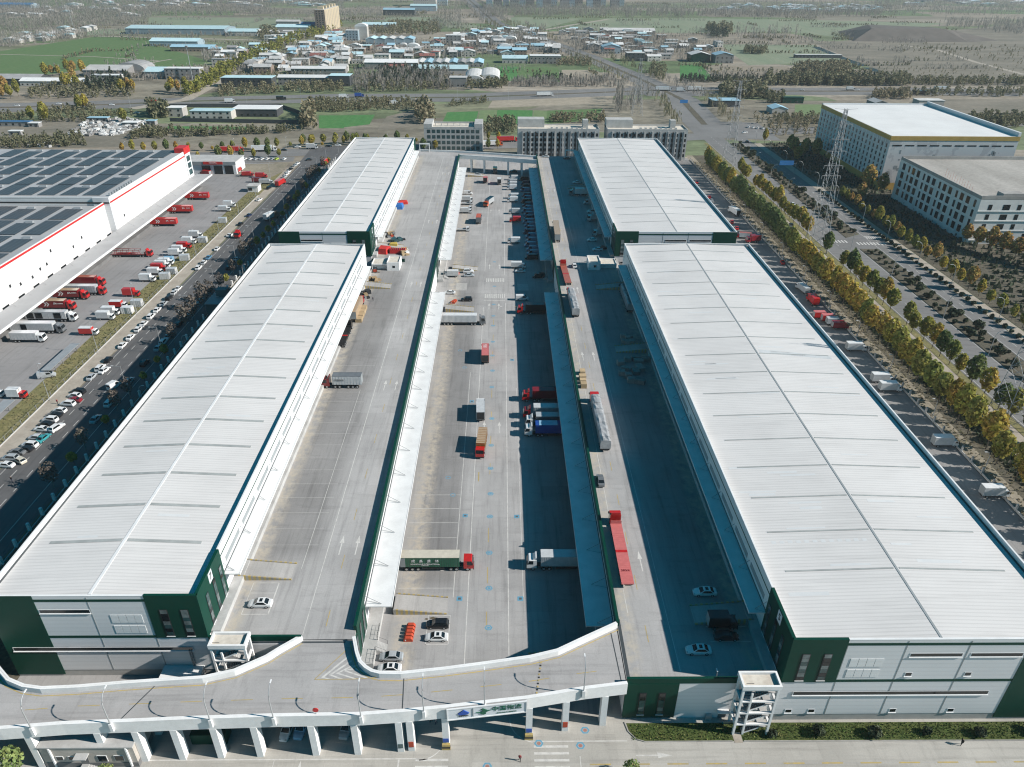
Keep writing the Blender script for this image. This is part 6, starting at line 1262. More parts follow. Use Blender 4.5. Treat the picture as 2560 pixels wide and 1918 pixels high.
for lab, x, y, z, a, tp, lg in (('person in dark red top walking across the forecourt',pf.x,pf.y,0,-90,'cloth_red','cloth_black'),('person in black walking beside the grass bed kerb',pr_.x,pr_.y,0,20,'cloth_black','cloth_black'),
        ('person in pale jacket standing in the gateway shade',-11.6,82.2,0,200,'cloth_pale','cloth_navy'),('person in navy beside the pale jacket in the gateway',-12.6,82.6,0,20,'cloth_navy','cloth_black'),('person in dark clothes on the left upper yard by the canopy',-47.0,246.3,ZD,60,'cloth_navy','cloth_black'),
        ('person in red top on the pavement by the crowded cars',-134.6,190,.11,90,'cloth_red','cloth_black'),('person in black on the left road near the frame edge',-126.5,152,0,90,'cloth_black','cloth_navy')):
    kit(('person',tp,lg), person_kit, tp, lg, .22).place(thing('person', lab, 'person', (x,y,z+.012), R(a)))

# ================================================================== trees
def leaf_mat(name, cols, trans=.25):
    m, nt, b = base_mat(name, cols[0], .75, 0, .15)
    oi = node(nt, 'ShaderNodeObjectInfo'); cr = node(nt, 'ShaderNodeValToRGB'); e = cr.color_ramp
    e.elements[0].color = (*cols[0],1); e.elements[1].color = (*cols[-1],1)
    for i, c in enumerate(cols[1:-1]): q = e.elements.new((i+1)/(len(cols)-1)); q.color = (*c,1)
    nt.links.new(oi.outputs['Random'], cr.inputs[0])
    geo = node(nt, 'ShaderNodeNewGeometry'); n = node(nt, 'ShaderNodeTexNoise', Scale=.55, Detail=4); nt.links.new(geo.outputs['Position'], n.inputs['Vector'])
    h = node(nt, 'ShaderNodeHueSaturation'); r1 = node(nt, 'ShaderNodeMapRange'); r1.inputs[1].default_value = .3; r1.inputs[2].default_value = .7; r1.inputs[3].default_value = .465; r1.inputs[4].default_value = .53; nt.links.new(n.outputs[0], r1.inputs[0]); nt.links.new(r1.outputs[0], h.inputs['Hue'])
    r2 = node(nt, 'ShaderNodeMapRange'); r2.inputs[3].default_value = .6; r2.inputs[4].default_value = 1.35; nt.links.new(geo.outputs['Random Per Island'], r2.inputs[0]); nt.links.new(r2.outputs[0], h.inputs['Value'])
    nt.links.new(cr.outputs[0], h.inputs['Color']); nt.links.new(h.outputs[0], b.inputs['Base Color'])
    tr = node(nt, 'ShaderNodeBsdfTranslucent'); nt.links.new(h.outputs[0], tr.inputs[0]); mx = node(nt, 'ShaderNodeMixShader'); mx.inputs[0].default_value = trans
    nt.links.new(b.outputs[0], mx.inputs[1]); nt.links.new(tr.outputs[0], mx.inputs[2]); nt.links.new(mx.outputs[0], nt.nodes['Material Output'].inputs['Surface'])
leaf_mat('leaf_gold', [(.46,.35,.07),(.50,.38,.09),(.34,.32,.07),(.48,.31,.07)], .35); leaf_mat('leaf_mixed', [(.36,.33,.08),(.24,.27,.07),(.48,.37,.07),(.30,.30,.08)], .4); leaf_mat('leaf_green', [(.12,.17,.06),(.15,.20,.07),(.19,.22,.08)], .35)
leaf_mat('leaf_orange', [(.46,.31,.10),(.42,.29,.10),(.50,.36,.11)], .35); leaf_mat('leaf_dark', [(.05,.07,.042),(.06,.08,.045),(.07,.09,.055)], .15); leaf_mat('leaf_young', [(.22,.30,.10),(.25,.32,.12)])
leaf_mat('twig_bare', [(.34,.315,.28),(.29,.27,.24),(.38,.35,.31)], .3); leaf_mat('scrub', [(.24,.225,.14),(.19,.19,.11),(.30,.26,.17)], .3); leaf_mat('twig_near', [(.15,.13,.11),(.12,.105,.09),(.17,.15,.12)], .2); leaf_mat('wood_dark', [(.10,.12,.085),(.08,.10,.07),(.12,.13,.09)], .25)
noise_mat('bark', (.12,.10,.08), (.07,.06,.05), 2, .9); noise_mat('bark_pale', (.30,.28,.24), (.2,.18,.15), 2, .9)
def crown_mesh(seed, n, rx, rz, zc, size, shape='egg', flat=.0):
    r = np.random.default_rng(seed)
    lob = r.normal(0, 1, (9, 3)); lob /= np.linalg.norm(lob, axis=1)[:, None]
    u = r.normal(0, 1, (n, 3)); u /= np.linalg.norm(u, axis=1)[:, None]
    bulge = 1 + .22*np.max(u @ lob.T, axis=1)**3 - .12
    rad = (.35 + .65*r.random(n)**.45)*bulge
    p = u*rad[:, None]; zt = p[:, 2]
    if shape == 'egg': wx = np.where(zt > 0, 1-.42*np.clip(zt, 0, 1)**1.2, 1-.15*np.clip(-zt, 0, 1))
    elif shape == 'cone': wx = np.clip(.95-.75*(zt+1)/2, .12, 1)
    else: wx = np.ones(n)
    c = np.stack([p[:, 0]*rx*wx, p[:, 1]*rx*wx, zc+zt*rz], 1)
    nn = u*.8 + r.normal(0, .55, (n, 3)); nn /= np.linalg.norm(nn, axis=1)[:, None]
    a = np.cross(nn, r.normal(0, 1, (n, 3))); a /= np.linalg.norm(a, axis=1)[:, None]; b = np.cross(nn, a)
    s = size*(.6+.8*r.random(n))[:, None]; k = .75+.5*r.random(n)[:, None]
    V = np.stack([c-a*s-b*s*k*.6, c+a*s*.9-b*s*k, c+a*s+b*s*k*.7, c-a*s*.7+b*s*k], 1).reshape(-1, 3)
    me = bpy.data.meshes.new('crown'); me.from_pydata(V.tolist(), [], [(4*i, 4*i+1, 4*i+2, 4*i+3) for i in range(n)]); return me
def tree_kit(k, seed, n, rx, rz, zc, size, leaf, bark, shape, tr):
    h = zc-rz*.2; m = MB(); m.tube([(0,0,0),(.05,.03,h*.5),(0,0,h),(.05,0,zc+rz*.6)], tr, 6, 0, tr*.3); r = random.Random(seed)
    for i in range(5):
        a = 1.3*i+r.uniform(0,.8); z = zc-rz*.55+i*rz*.18; m.tube([(0,0,z),(math.cos(a)*rx*.6,math.sin(a)*rx*.6,z+rz*.35)], tr*.4, 4, 0, tr*.15)
    k.add('trunk', m, bark); me = crown_mesh(seed, n, rx, rz, zc, size, shape); me.materials.append(M[leaf]); k.add('crown', me, None)
TK = {'young': ('leaf_young','bark',520,1.9,1.9,3.2,.17,'egg',.06), 'gold': ('leaf_gold','bark',520,2.9,4.8,7.6,.42,'egg',.16), 'mixed': ('leaf_mixed','bark',520,2.9,4.4,7.2,.42,'egg',.16), 'green': ('leaf_green','bark',560,3.2,4.6,7.4,.42,'egg',.18), 'orange': ('leaf_orange','bark',520,3.2,4.4,8.2,.42,'egg',.16),
      'pine': ('leaf_dark','bark',420,3.2,4.2,6.0,.5,'cone',.2), 'shrub': ('leaf_dark','bark',190,1.5,1.2,1.5,.28,'ball',.08), 'bush': ('leaf_dark','bark',120,.75,.6,.75,.2,'ball',.05), 'small': ('leaf_mixed','bark',260,1.7,1.9,3.4,.32,'egg',.09),
      'bare': ('twig_near','bark_pale',230,2.8,4.6,7.5,.34,'ball',.16), 'poplar': ('twig_bare','bark_pale',300,1.8,7,10.5,.4,'egg',.16), 'bigGreen': ('leaf_green','bark',600,5,6,8.6,.6,'ball',.25)}
def tree(label, kind, x, y, s=1.0, z=0, group=None, name=None, cat='tree'):
    lf, bk_, n, rx, rz, zc, sz, sh_, tr = TK[kind]; v = rnd.randrange(3)
    t = kit(('tree',kind,v), tree_kit, 17+v*7+len(kind), n, rx, rz, zc, sz, lf, bk_, sh_, tr).place(thing(name or 'tree', label, cat, (x,y,z), rnd.uniform(0,6.28), group)); t.scale = (s*rnd.uniform(.9,1.1), s*rnd.uniform(.9,1.1), s*rnd.uniform(.88,1.12)); return t
COLW = {'gold':'golden','mixed':'green gold','green':'green','orange':'orange brown','pine':'dark','bare':'bare grey','small':'small gold','poplar':'tall bare','bigGreen':'broad green'}
y = 108; i = 0
while y < 492:
    kd = 'gold' if y < 322 and rnd.random() < .62 else 'mixed' if y < 330 else 'green' if y < 425 else rnd.choice(['mixed','gold','green'])
    tree('%s tree in the row nearest the east fence, %s nearest' % (COLW[kd], nth(i)), kd, 135.2+rnd.uniform(-1,1), y, rnd.uniform(.86,1.08), 0, 'trees in the row nearest the east fence'); y += rnd.uniform(5.4,7.2); i += 1
i = 0; y = 168
while y < 470:
    if not (306 < y < 318 or 324 < y < 343 or 250 < y < 257 or 437 < y < 452):
        kd = rnd.choice(['mixed','mixed','gold','green']) if y < 330 else rnd.choice(['mixed','gold'])
        tree('%s tree along the boulevard walk, %s nearest' % (COLW[kd], nth(i)), kd, 151.6+rnd.uniform(-.6,.6), y, rnd.uniform(.72,.95), 0, 'trees in the second row along the boulevard walk'); i += 1
    y += rnd.uniform(5.6,7.4)
i = 0; y = 200
while y < 420:
    kd = rnd.choice(['mixed','gold','mixed','orange']); tree('%s tree in the row beyond the boulevard, %s nearest' % (COLW[kd], nth(i)), kd, 194.8+rnd.uniform(-.6,.6), y, rnd.uniform(.52,.78), 0, 'trees in the row beyond the boulevard'); i += 1
    y += rnd.uniform(5.6,8)
for i, (x, y, s) in enumerate([(226,331,.95),(229,326,1),(232,321,.95),(235,316,.95),(238,311,.9),(241,305,.9),(244,299,.85),(247,293,.85),(223,336,.8)]): tree('orange brown tree in the line before the unfinished block, %s from its corner' % nth(i), 'orange', x, y, s, 0, 'orange trees before the unfinished block')
for i, (x, y, s, kd) in enumerate([(213,424,1.35,'orange'),(220,420,1.0,'orange'),(203,408,.95,'orange'),(199,500,1.0,'gold'),(203,520,1.1,'orange'),(208,512,1.15,'orange'),(213,505,1.1,'orange'),(206,535,1.0,'gold'),(196,560,.8,'gold'),(217,515,1,'mixed')]): tree('%s tree by the tall white block, %s nearest' % (COLW[kd], nth([1,0,2,3,6,5,4,8,9,7][i])), kd, x, y, s, 0, 'trees beside the tall white block')
i = 0
for y in np.arange(150, 560, 5.2):
    if 328 < y < 352: continue
    for q in range(2):
        kd = rnd.choice(['shrub','bush','bush']); tree('dark clipped shrub in the boulevard median, %s nearest' % nth(i), kd, 172+q*4.4+rnd.uniform(-1,1), float(y)+rnd.uniform(-1.5,1.5), rnd.uniform(.8,1.4), .1, 'dark shrubs in the boulevard median', 'shrub', 'shrub'); i += 1
i = 0
for y in np.arange(190, 430, 4.2): tree('round dark bush beside the far boulevard kerb, %s nearest' % nth(i), 'bush', 187.9, float(y), rnd.uniform(1.0,1.4), 0, 'round bushes beside the far boulevard kerb', 'bush', 'shrub'); i += 1
for i, x in enumerate((47.6,55.9,65.7,75.2,84.4,94.6)): tree('dark round shrub on the grass bed, %s from the stair tower' % nth(i), 'shrub', x, 79.5+.3*(i % 2), .55+.12*(i % 3), 0, 'dark shrubs on the grass bed', 'shrub', 'shrub')
for i, (zn, px, py, zc_, s) in enumerate([('F1',70,1600,4.0,1.25),('F1',800,1650,3.9,.8),('F3',1222,1625,3.9,.85),('F3',1470,1668,3.9,.7)]):
    q = g(zn, px, py, zc_); tree('young green tree at the front kerb, %s from the left' % nth(i), 'young', q.x, q.y, s, 0, 'young trees at the front kerb')
i = 0
for y in range(150, 500, 9):
    tree('sparse kerb tree in the left hall shade, %s nearest' % nth(i), 'small' if rnd.random() < .55 else 'bare', -114.4, y+rnd.uniform(-2,2), rnd.uniform(.6,.95), 0, 'sparse trees in the left hall shade'); i += 1
# scrub on the verge beside the depot
def scatter(name, pts_fn, n, size, leaf, seed, hgt=.6, kind='stuff'):
    r = random.Random(seed); V, Fc = [], []
    for k in range(n):
        x, y, z = pts_fn(r); a = r.uniform(0,6.3); s = size*r.uniform(.5,1.4); h = hgt*r.uniform(.4,1.4); dx, dy = math.cos(a)*s, math.sin(a)*s; b = len(V)
        V += [(x-dx,y-dy,z),(x+dx,y+dy,z),(x+dx*.7+r.uniform(-s,s),y+dy*.7,z+h),(x-dx*.7,y-dy*.7+r.uniform(-s,s),z+h*.8)]; Fc.append((b,b+1,b+2,b+3))
    me = bpy.data.meshes.new(name); me.from_pydata(V, [], Fc); me.materials.append(M[leaf]); o = link(name, me); o['kind'] = kind; return o
scatter('verge_scrub', lambda r: (r.uniform(-146.2,-139.4), r.uniform(150,440), .02), 2600, .24, 'scrub', 1, .28)
scatter('east_undergrowth', lambda r: (r.uniform(136.5,142.2), r.uniform(110,500), .02), 6000, .45, 'leaf_dark', 2, .9)
scatter('east_undergrowth', lambda r: (r.uniform(129,136.5), r.uniform(110,500), .02), 2500, .3, 'scrub', 5, .4)
scatter('plot_undergrowth', lambda r: (r.uniform(196,330), r.uniform(200,560), .02), 9000, .8, 'leaf_dark', 3, 1.6)

# ================================================================== buildings behind and beside
def facade_block(name, label, cat, x0, x1, y0, y1, h, wallm, roofm, cols, rows, z0, ww, wh, dz, winm='window_dark', xa=None, xb=None, parapet=1.0):
    t = thing(name, label, cat, ((x0+x1)/2, y0, 0)); lo = tuple(-Vector(t.location))
    t['lo'] = 0; del t['lo']
    part('wall', MB().box(x0,x1,y0,y1,0,h), wallm, t, loc=lo); part('roof', MB().box(x0+.4,x1-.4,y0+.4,y1-.4,h,h+.15), roofm, t, loc=lo)
    m = MB()
    for a in ((x0,x1,y0,y0+.35),(x0,x1,y1-.35,y1),(x0,x0+.35,y0+.351,y1-.351),(x1-.35,x1,y0+.351,y1-.351)): m.box(*a,h+.002,h+parapet)
    part('parapet', m, wallm, t, loc=lo)
    wk = kit(('win', ww, wh, winm), lambda k: (k.add('window', MB().box(-ww/2,ww/2,-.04,0,0,wh), 'steel_dark'), k.add('pane', MB().box(-ww/2+.12,ww/2-.12,-.07,-.045,.12,wh-.12), winm, 0)))
    xa, xb = xa or x0+2, xb or x1-2
    for r_ in range(rows):
        for c in range(cols): put(wk, t, (xa+(xb-xa)*c/max(1,cols-1)-t.location.x, -.004, z0+r_*dz))
    return t, lo
t, lo = facade_block('office_block', 'pale grey office block with roof terrace behind the far left hall', 'office block', -54.3, -13.5, 528, 546, 15.6, 'concrete_light', 'roof_cream', 11, 4, 1.2, 2.4, 2.3, 3.75, 'window_teal', -51, -17)
for xa in (-54.3, -19.2): part('corner_tower', MB().box(xa,xa+5.7,527.9,547,15.61,18.6), 'concrete_light', t, loc=lo)
m = MB()
for q in range(7): m.box(-47+q*4.3,-46.6+q*4.3,536,536.4,15.8,18.2)
m.box(-47.2,-20.6,536,536.5,18.2,18.6); part('pergola', m, 'concrete_light', t, loc=lo)
for x0, x1, y0, lab in ((10.6,65.0,505,'grey dormitory block with dark window columns behind the gap between the halls'),(70.4,124.2,505,'grey dormitory block with dark window columns behind the far right hall')):
    t, lo = facade_block('dormitory_block', lab, 'apartment block', x0, x1, y0, y0+17, 19.2, 'concrete_light', 'roof_cream', 18, 5, 2.2, 1.5, 2.0, 3.3, 'window_dark', x0+4, x1-1.5)
    part('stair_tower', MB().box(x0,x0+18,y0+9,y0+18,19.21,24.6), 'louvre_grey' if False else 'concrete_light', t, loc=lo); part('stair_tower', MB().box(x1-10.6,x1-7,y0+8,y0+13,19.21,24.4), 'concrete_light', t, loc=lo)
    for q in range(9): part('column_strip', MB().box(x0+6+q*5.35,x0+6.9+q*5.35,y0-.3,y0-.12,1.2,18.4), 'window_dark', t, loc=lo)
    for q in range(10): part('pilaster', MB().box(x0+3.0+q*5.35,x0+3.6+q*5.35,y0-.5,y0-.01,0,18.8), 'concrete_light', t, loc=lo)
    m = MB(); rr = random.Random(5)
    for q in range(8): xx = x0+22+q*3.4; m.box(xx,xx+1.4,y0+4,y0+5.2,19.36,20.4)
    part('roof_unit', m, 'galvanised', t, loc=lo)
tw = thing('tall_white_block', 'tall white block with gold band and bright flat roof east of the boulevard', 'building', (262, 434, 0)); lo = tuple(-Vector(tw.location))
noise_mat('gold_panel', (.50,.33,.09), (.44,.29,.08), .3, .5); noise_mat('patchy_wall', (.62,.62,.62), (.50,.50,.51), .09, .8, lo=.55, hi=.57)
noise_mat('membrane_white', (.78,.78,.77), (.70,.70,.69), .05, .6)
def wa(n, mb, mt): return part(n, mb, mt, tw, loc=lo)
wa('wall', MB().box(225,300,434,540,4.2,28.6), 'patchy_wall'); wa('base', MB().box(225,300,434,540,0,4.19), 'gold_panel'); wa('gold_band', MB().box(224.8,300.2,433.8,540.2,28.6,31.0), 'gold_panel'); wa('roof', MB().box(225.2,299.8,434.2,539.8,31.0,31.15), 'membrane_white')
m = MB().box(298.6,300.1,434,540,31.16,33.4); m.box(225,298.5,538.6,540,31.16,32.0); wa('parapet', m, 'panel_grey')
for i in range(10): wa('slot_window', MB().box(227+i*7.3,232.4+i*7.3,433.93,433.99,25.4,26.1), 'window_dark')
wk = kit('tw_win', lambda k: k.add('window', MB().box(-.05,0,-.75,.75,0,2.1), 'window_dark')); n = 0; rest = MB()
for r_ in range(7):
    for c in range(20):
        if n < 100: put(wk, tw, (225-.004-262, 437.2+c*5.2-434, 24.2-r_*3.25)); n += 1
        else: y_, z_ = 437.2+c*5.2, 24.2-r_*3.25; rest.box(224.94,224.99,y_-.75,y_+.75,z_,z_+2.1)
o = wa('window_rows', rest, 'window_dark'); o['kind'] = 'stuff'
m = MB()
for q in range(21): m.box(224.9,224.99,434.2+q*5.2,434.9+q*5.2,4.2,28.5)
wa('mullion', m, 'panel_white')
m = MB()
rr = random.Random(8)
for q in range(16): xx, zz_ = rr.choice([(231,14),(233,18),(229,10),(252,16),(272,15),(287,20)]), 0; a, z = xx[0]+rr.uniform(-2,2), xx[1]+rr.uniform(-3,3); m.box(a,a+rr.uniform(.6,2.2),433.96,433.992,z,z+rr.uniform(.8,3))
wa('bare_patch', m, 'louvre_grey')
ub = thing('unfinished_block', 'unfinished grey concrete block with rough roof beside the boulevard', 'building', (262, 338, 0)); lo3 = tuple(-Vector(ub.location))
noise_mat('raw_concrete', (.40,.39,.37), (.30,.29,.28), .12, .9, fine=(1, .08)); noise_mat('roof_streaked', (.42,.40,.37), (.30,.285,.26), .06, .9, stretch=(1,.25,1), fine=(.6,.12)); noise_mat('shell_white', (.78,.78,.76), (.66,.66,.65), .12, .9)
def ua(n, mb, mt): return part(n, mb, mt, ub, loc=lo3)
ua('wall', MB().box(225.5,330,338,418,0,21.6), 'shell_white'); ua('roof', MB().box(226,329.6,338.4,417.6,21.6,21.8), 'roof_streaked')
m = MB().box(225.5,226,338,418,21.61,23.2); m.box(226.01,330,338,338.5,21.81,23.4); m.box(226.01,330,417.5,418,21.81,23.6); ua('parapet', m, 'raw_concrete'); ua('roof_hatch', MB().box(236,246,339,344,21.81,24.2), 'raw_concrete')
for r_ in range(4):
    for c in range(14):
        y_ = 341+c*5.4; z_ = 3.2+r_*4.7; ua('window', MB().box(225.44,225.494,y_,y_+(3.0 if c % 3 else 1.7),z_-.2,z_+3.2), 'window_dark')
    for c in range(8): x_ = 230+c*7.0; ua('window', MB().box(x_,x_+(3.4 if c % 2 else 1.8),337.94,337.994,2.6+r_*4.7,5.2+r_*4.7), 'window_dark')
for q in range(4): ua('string_course', MB().box(225.4,330,337.7,337.99,1.8+q*4.7,2.2+q*4.7), 'shell_white')
m = MB()
for q in range(12): m.tube([(228.5+q*.2,352+q*2.6,21.8),(228.6+q*.2,352+q*2.6,24.4+.6*(q % 3))], .05, 4)
ua('rebar', m, 'rust_orange')
# ================================================================== fields, woods and villages to the horizon
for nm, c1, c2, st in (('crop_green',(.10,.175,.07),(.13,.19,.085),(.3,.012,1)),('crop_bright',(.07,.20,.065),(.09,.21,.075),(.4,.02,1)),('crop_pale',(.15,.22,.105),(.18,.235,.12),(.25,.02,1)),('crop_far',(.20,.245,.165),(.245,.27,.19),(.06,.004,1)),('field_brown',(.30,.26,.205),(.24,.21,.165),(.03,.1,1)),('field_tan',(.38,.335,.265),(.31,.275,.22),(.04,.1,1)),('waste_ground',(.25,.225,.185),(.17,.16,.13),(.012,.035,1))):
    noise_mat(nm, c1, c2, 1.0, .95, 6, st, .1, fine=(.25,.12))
FZ = [0]
def field(zn, pts, mat, z=.0):
    FZ[0] += 1; struct('field', MB().face([tuple(g(zn, x, y, -.03+FZ[0]*.0016)) for x, y in pts]), mat)
field('T1', [(0,522),(600,440),(1285,425),(1345,395),(1010,290),(1000,240),(620,235),(0,330)], 'crop_green')
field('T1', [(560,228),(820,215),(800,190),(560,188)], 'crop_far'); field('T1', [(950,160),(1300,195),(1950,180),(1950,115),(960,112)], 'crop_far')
field('T2', [(1010,428),(1140,428),(1140,520),(1000,522)], 'crop_bright',.01); field('T2', [(1140,428),(1400,436),(1425,528),(1140,520)], 'crop_green',.01); field('T2', [(1425,450),(1640,450),(1720,490),(1560,530),(1440,530)], 'field_tan',.01)
field('T2', [(660,782),(875,782),(890,716),(690,722)], 'crop_bright',.01); field('T2', [(880,790),(1000,790),(1010,708),(900,710)], 'crop_pale',.01); field('T2', [(1000,800),(1235,800),(1240,710),(1012,708)], 'crop_bright',.01); field('T2', [(1238,800),(1330,800),(1330,712),(1245,710)], 'crop_pale',.01); field('T2', [(1330,800),(1650,770),(1690,698),(1330,712)], 'crop_green',.01)
field('T2', [(0,822),(190,800),(225,738),(0,742)], 'crop_bright',.01); field('T1', [(2050,825),(2212,825),(2212,742),(2050,742)], 'crop_bright',.01); field('T1', [(1060,832),(1640,836),(1640,815),(1080,812)], 'crop_bright',.02); field('T1', [(0,845),(180,850),(280,830),(0,818)], 'crop_bright',.02)
field('T2', [(950,695),(1750,665),(1760,612),(980,648)], 'field_tan',.02); field('T2', [(240,840),(520,810),(500,700),(300,750)], 'waste_ground',.02)
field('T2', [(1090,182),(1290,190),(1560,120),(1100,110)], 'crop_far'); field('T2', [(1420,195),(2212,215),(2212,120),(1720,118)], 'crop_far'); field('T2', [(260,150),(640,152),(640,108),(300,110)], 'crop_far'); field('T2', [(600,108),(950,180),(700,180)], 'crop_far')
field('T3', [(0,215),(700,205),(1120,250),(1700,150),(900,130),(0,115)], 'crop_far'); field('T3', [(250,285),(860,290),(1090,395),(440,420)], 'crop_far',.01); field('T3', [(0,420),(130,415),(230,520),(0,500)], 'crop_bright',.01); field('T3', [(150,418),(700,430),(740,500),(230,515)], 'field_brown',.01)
field('T3', [(735,760),(1250,690),(1240,672),(740,672)], 'crop_pale',.01); field('T3', [(870,280),(2212,150),(2212,560),(1480,545)], 'waste_ground',.005); field('T3', [(1420,700),(2212,760),(2212,640),(1500,640)], 'waste_ground',.01)
field('T1', [(0,960),(900,940),(1060,830),(600,740),(0,800)], 'waste_ground',.01)
field('T2', [(400,560),(800,585),(820,440),(420,440)], 'waste_ground',.004)
mk = MB(); mk.ribbon([tuple(g('T3', x, y)[:2]) for x, y in ((2212,480),(1900,400),(1650,320),(1400,290))], 4, .06); mk.ribbon([tuple(g('T2', x, y)[:2]) for x, y in ((1300,195),(1500,160),(1720,125))], 6, .06); mk.ribbon([tuple(g('T1', x, y)[:2]) for x, y in ((600,232),(1000,242),(1700,260))], 6, .06); mk.ribbon([tuple(g('T1', x, y)[:2]) for x, y in ((800,440),(1020,395),(1100,382))], 2.5, .06)
mk.ribbon([tuple(g('T1', x, y)[:2]) for x, y in ((0,350),(600,365),(1020,392))], 2, .06); mk.ribbon([tuple(g('T1', x, y)[:2]) for x, y in ((850,700),(1200,640),(1420,520),(1700,330),(2080,200))], 6, .07)
struct('dirt_track', mk, 'sidewalk')
# mound and ditch on the east plain
hm = 17.0; m = MB(); m.loft([[(600,1368,0),(700,1366,0),(800,1368,0),(870,1400,0),(860,1560,0),(650,1560,0)],[(648,1412,hm),(700,1410,hm),(775,1412,hm),(800,1425,hm*.8),(800,1500,hm*.8),(680,1500,hm)]])
noise_mat('mound_soil', (.15,.135,.12), (.11,.10,.09), .05, .95); struct('mound', m, 'mound_soil')
mk = MB(); mk.ribbon([tuple(g('T3', x, y)[:2]) for x, y in ((870,302),(1010,360),(1180,425))], 6, .05); mk.ribbon([tuple(g('T3', x, y)[:2]) for x, y in ((1205,435),(1300,470),(1375,500))], 6, .05); noise_mat('ditch_water', (.02,.045,.05), (.03,.05,.055), .2, .6, spec=.2); struct('ditch_water', mk, 'ditch_water')

def inside(p, poly):
    c = False
    for (xa, ya), (xb, yb) in zip(poly, poly[1:]+poly[:1]):
        if (ya > p[1]) != (yb > p[1]) and p[0] < (xb-xa)*(p[1]-ya)/(yb-ya)+xa: c = not c
    return c
def sample(zn, pts, n, seed, mind=0):
    poly = [tuple(g(zn, x, y)[:2]) for x, y in pts]; xs = [p[0] for p in poly]; ys = [p[1] for p in poly]; r = random.Random(seed); out = []; tries = 0
    while len(out) < n and tries < n*60:
        tries += 1; p = (r.uniform(min(xs),max(xs)), r.uniform(min(ys),max(ys)))
        if not inside(p, poly): continue
        if mind and any((p[0]-q[0])**2+(p[1]-q[1])**2 < mind*mind for q in out): continue
        out.append(p)
    return out
def wood(zn, pts, n, kind, seed, h=(7,13), leaf=None):
    """a wood that reads as one mass: many crowns in one object"""
    r = np.random.default_rng(seed); P_ = sample(zn, pts, n, seed); V, Fc = [], []
    for x, y in P_:
        hh = r.uniform(*h); rw = hh*(.30 if kind != 'poplar' else .16); q = 22 if kind == 'bare' else 40
        for i in range(q):
            t_ = r.uniform(.12,1) if kind != 'bare' else r.uniform(.05,1); a = r.uniform(0,6.28); rad = rw*math.sqrt(max(.03, 1-abs(t_-.5)*1.7))*r.uniform(.2,1) if kind != 'cone' else rw*(1.05-t_)*r.uniform(.4,1.1)
            cx, cy, cz = x+rad*math.cos(a), y+rad*math.sin(a), hh*t_; b_ = len(V)
            if kind in ('bare','poplar'): w = r.uniform(.08,.26); l = r.uniform(.9,2.6); dx, dy = w*math.cos(a+1.57), w*math.sin(a+1.57); ox, oy = .5*math.cos(a), .5*math.sin(a); V += [(cx-dx,cy-dy,max(0,cz-l)),(cx+dx,cy+dy,max(0,cz-l)),(cx+dx+ox,cy+dy+oy,cz+l*.6),(cx-dx+ox,cy-dy+oy,cz+l*.6)]
            else:
                s = r.uniform(.35,.8)*hh/8; e1 = r.normal(0,1,3); e1 /= np.linalg.norm(e1); e2 = np.cross(e1, r.normal(0,1,3)); e2 /= np.linalg.norm(e2); c_ = np.array([cx,cy,cz]); V += [tuple(c_-e1*s-e2*s*.7), tuple(c_+e1*s-e2*s), tuple(c_+e1*s*.8+e2*s), tuple(c_-e1*s+e2*s*.8)]
            Fc.append((b_,b_+1,b_+2,b_+3))
    me = bpy.data.meshes.new('woodland'); me.from_pydata(V, [], Fc); me.materials.append(M[leaf or ('twig_bare' if kind in ('bare','poplar') else 'wood_dark' if kind == 'cone' else 'scrub')]); o = link('woodland', me); o['kind'] = 'stuff'
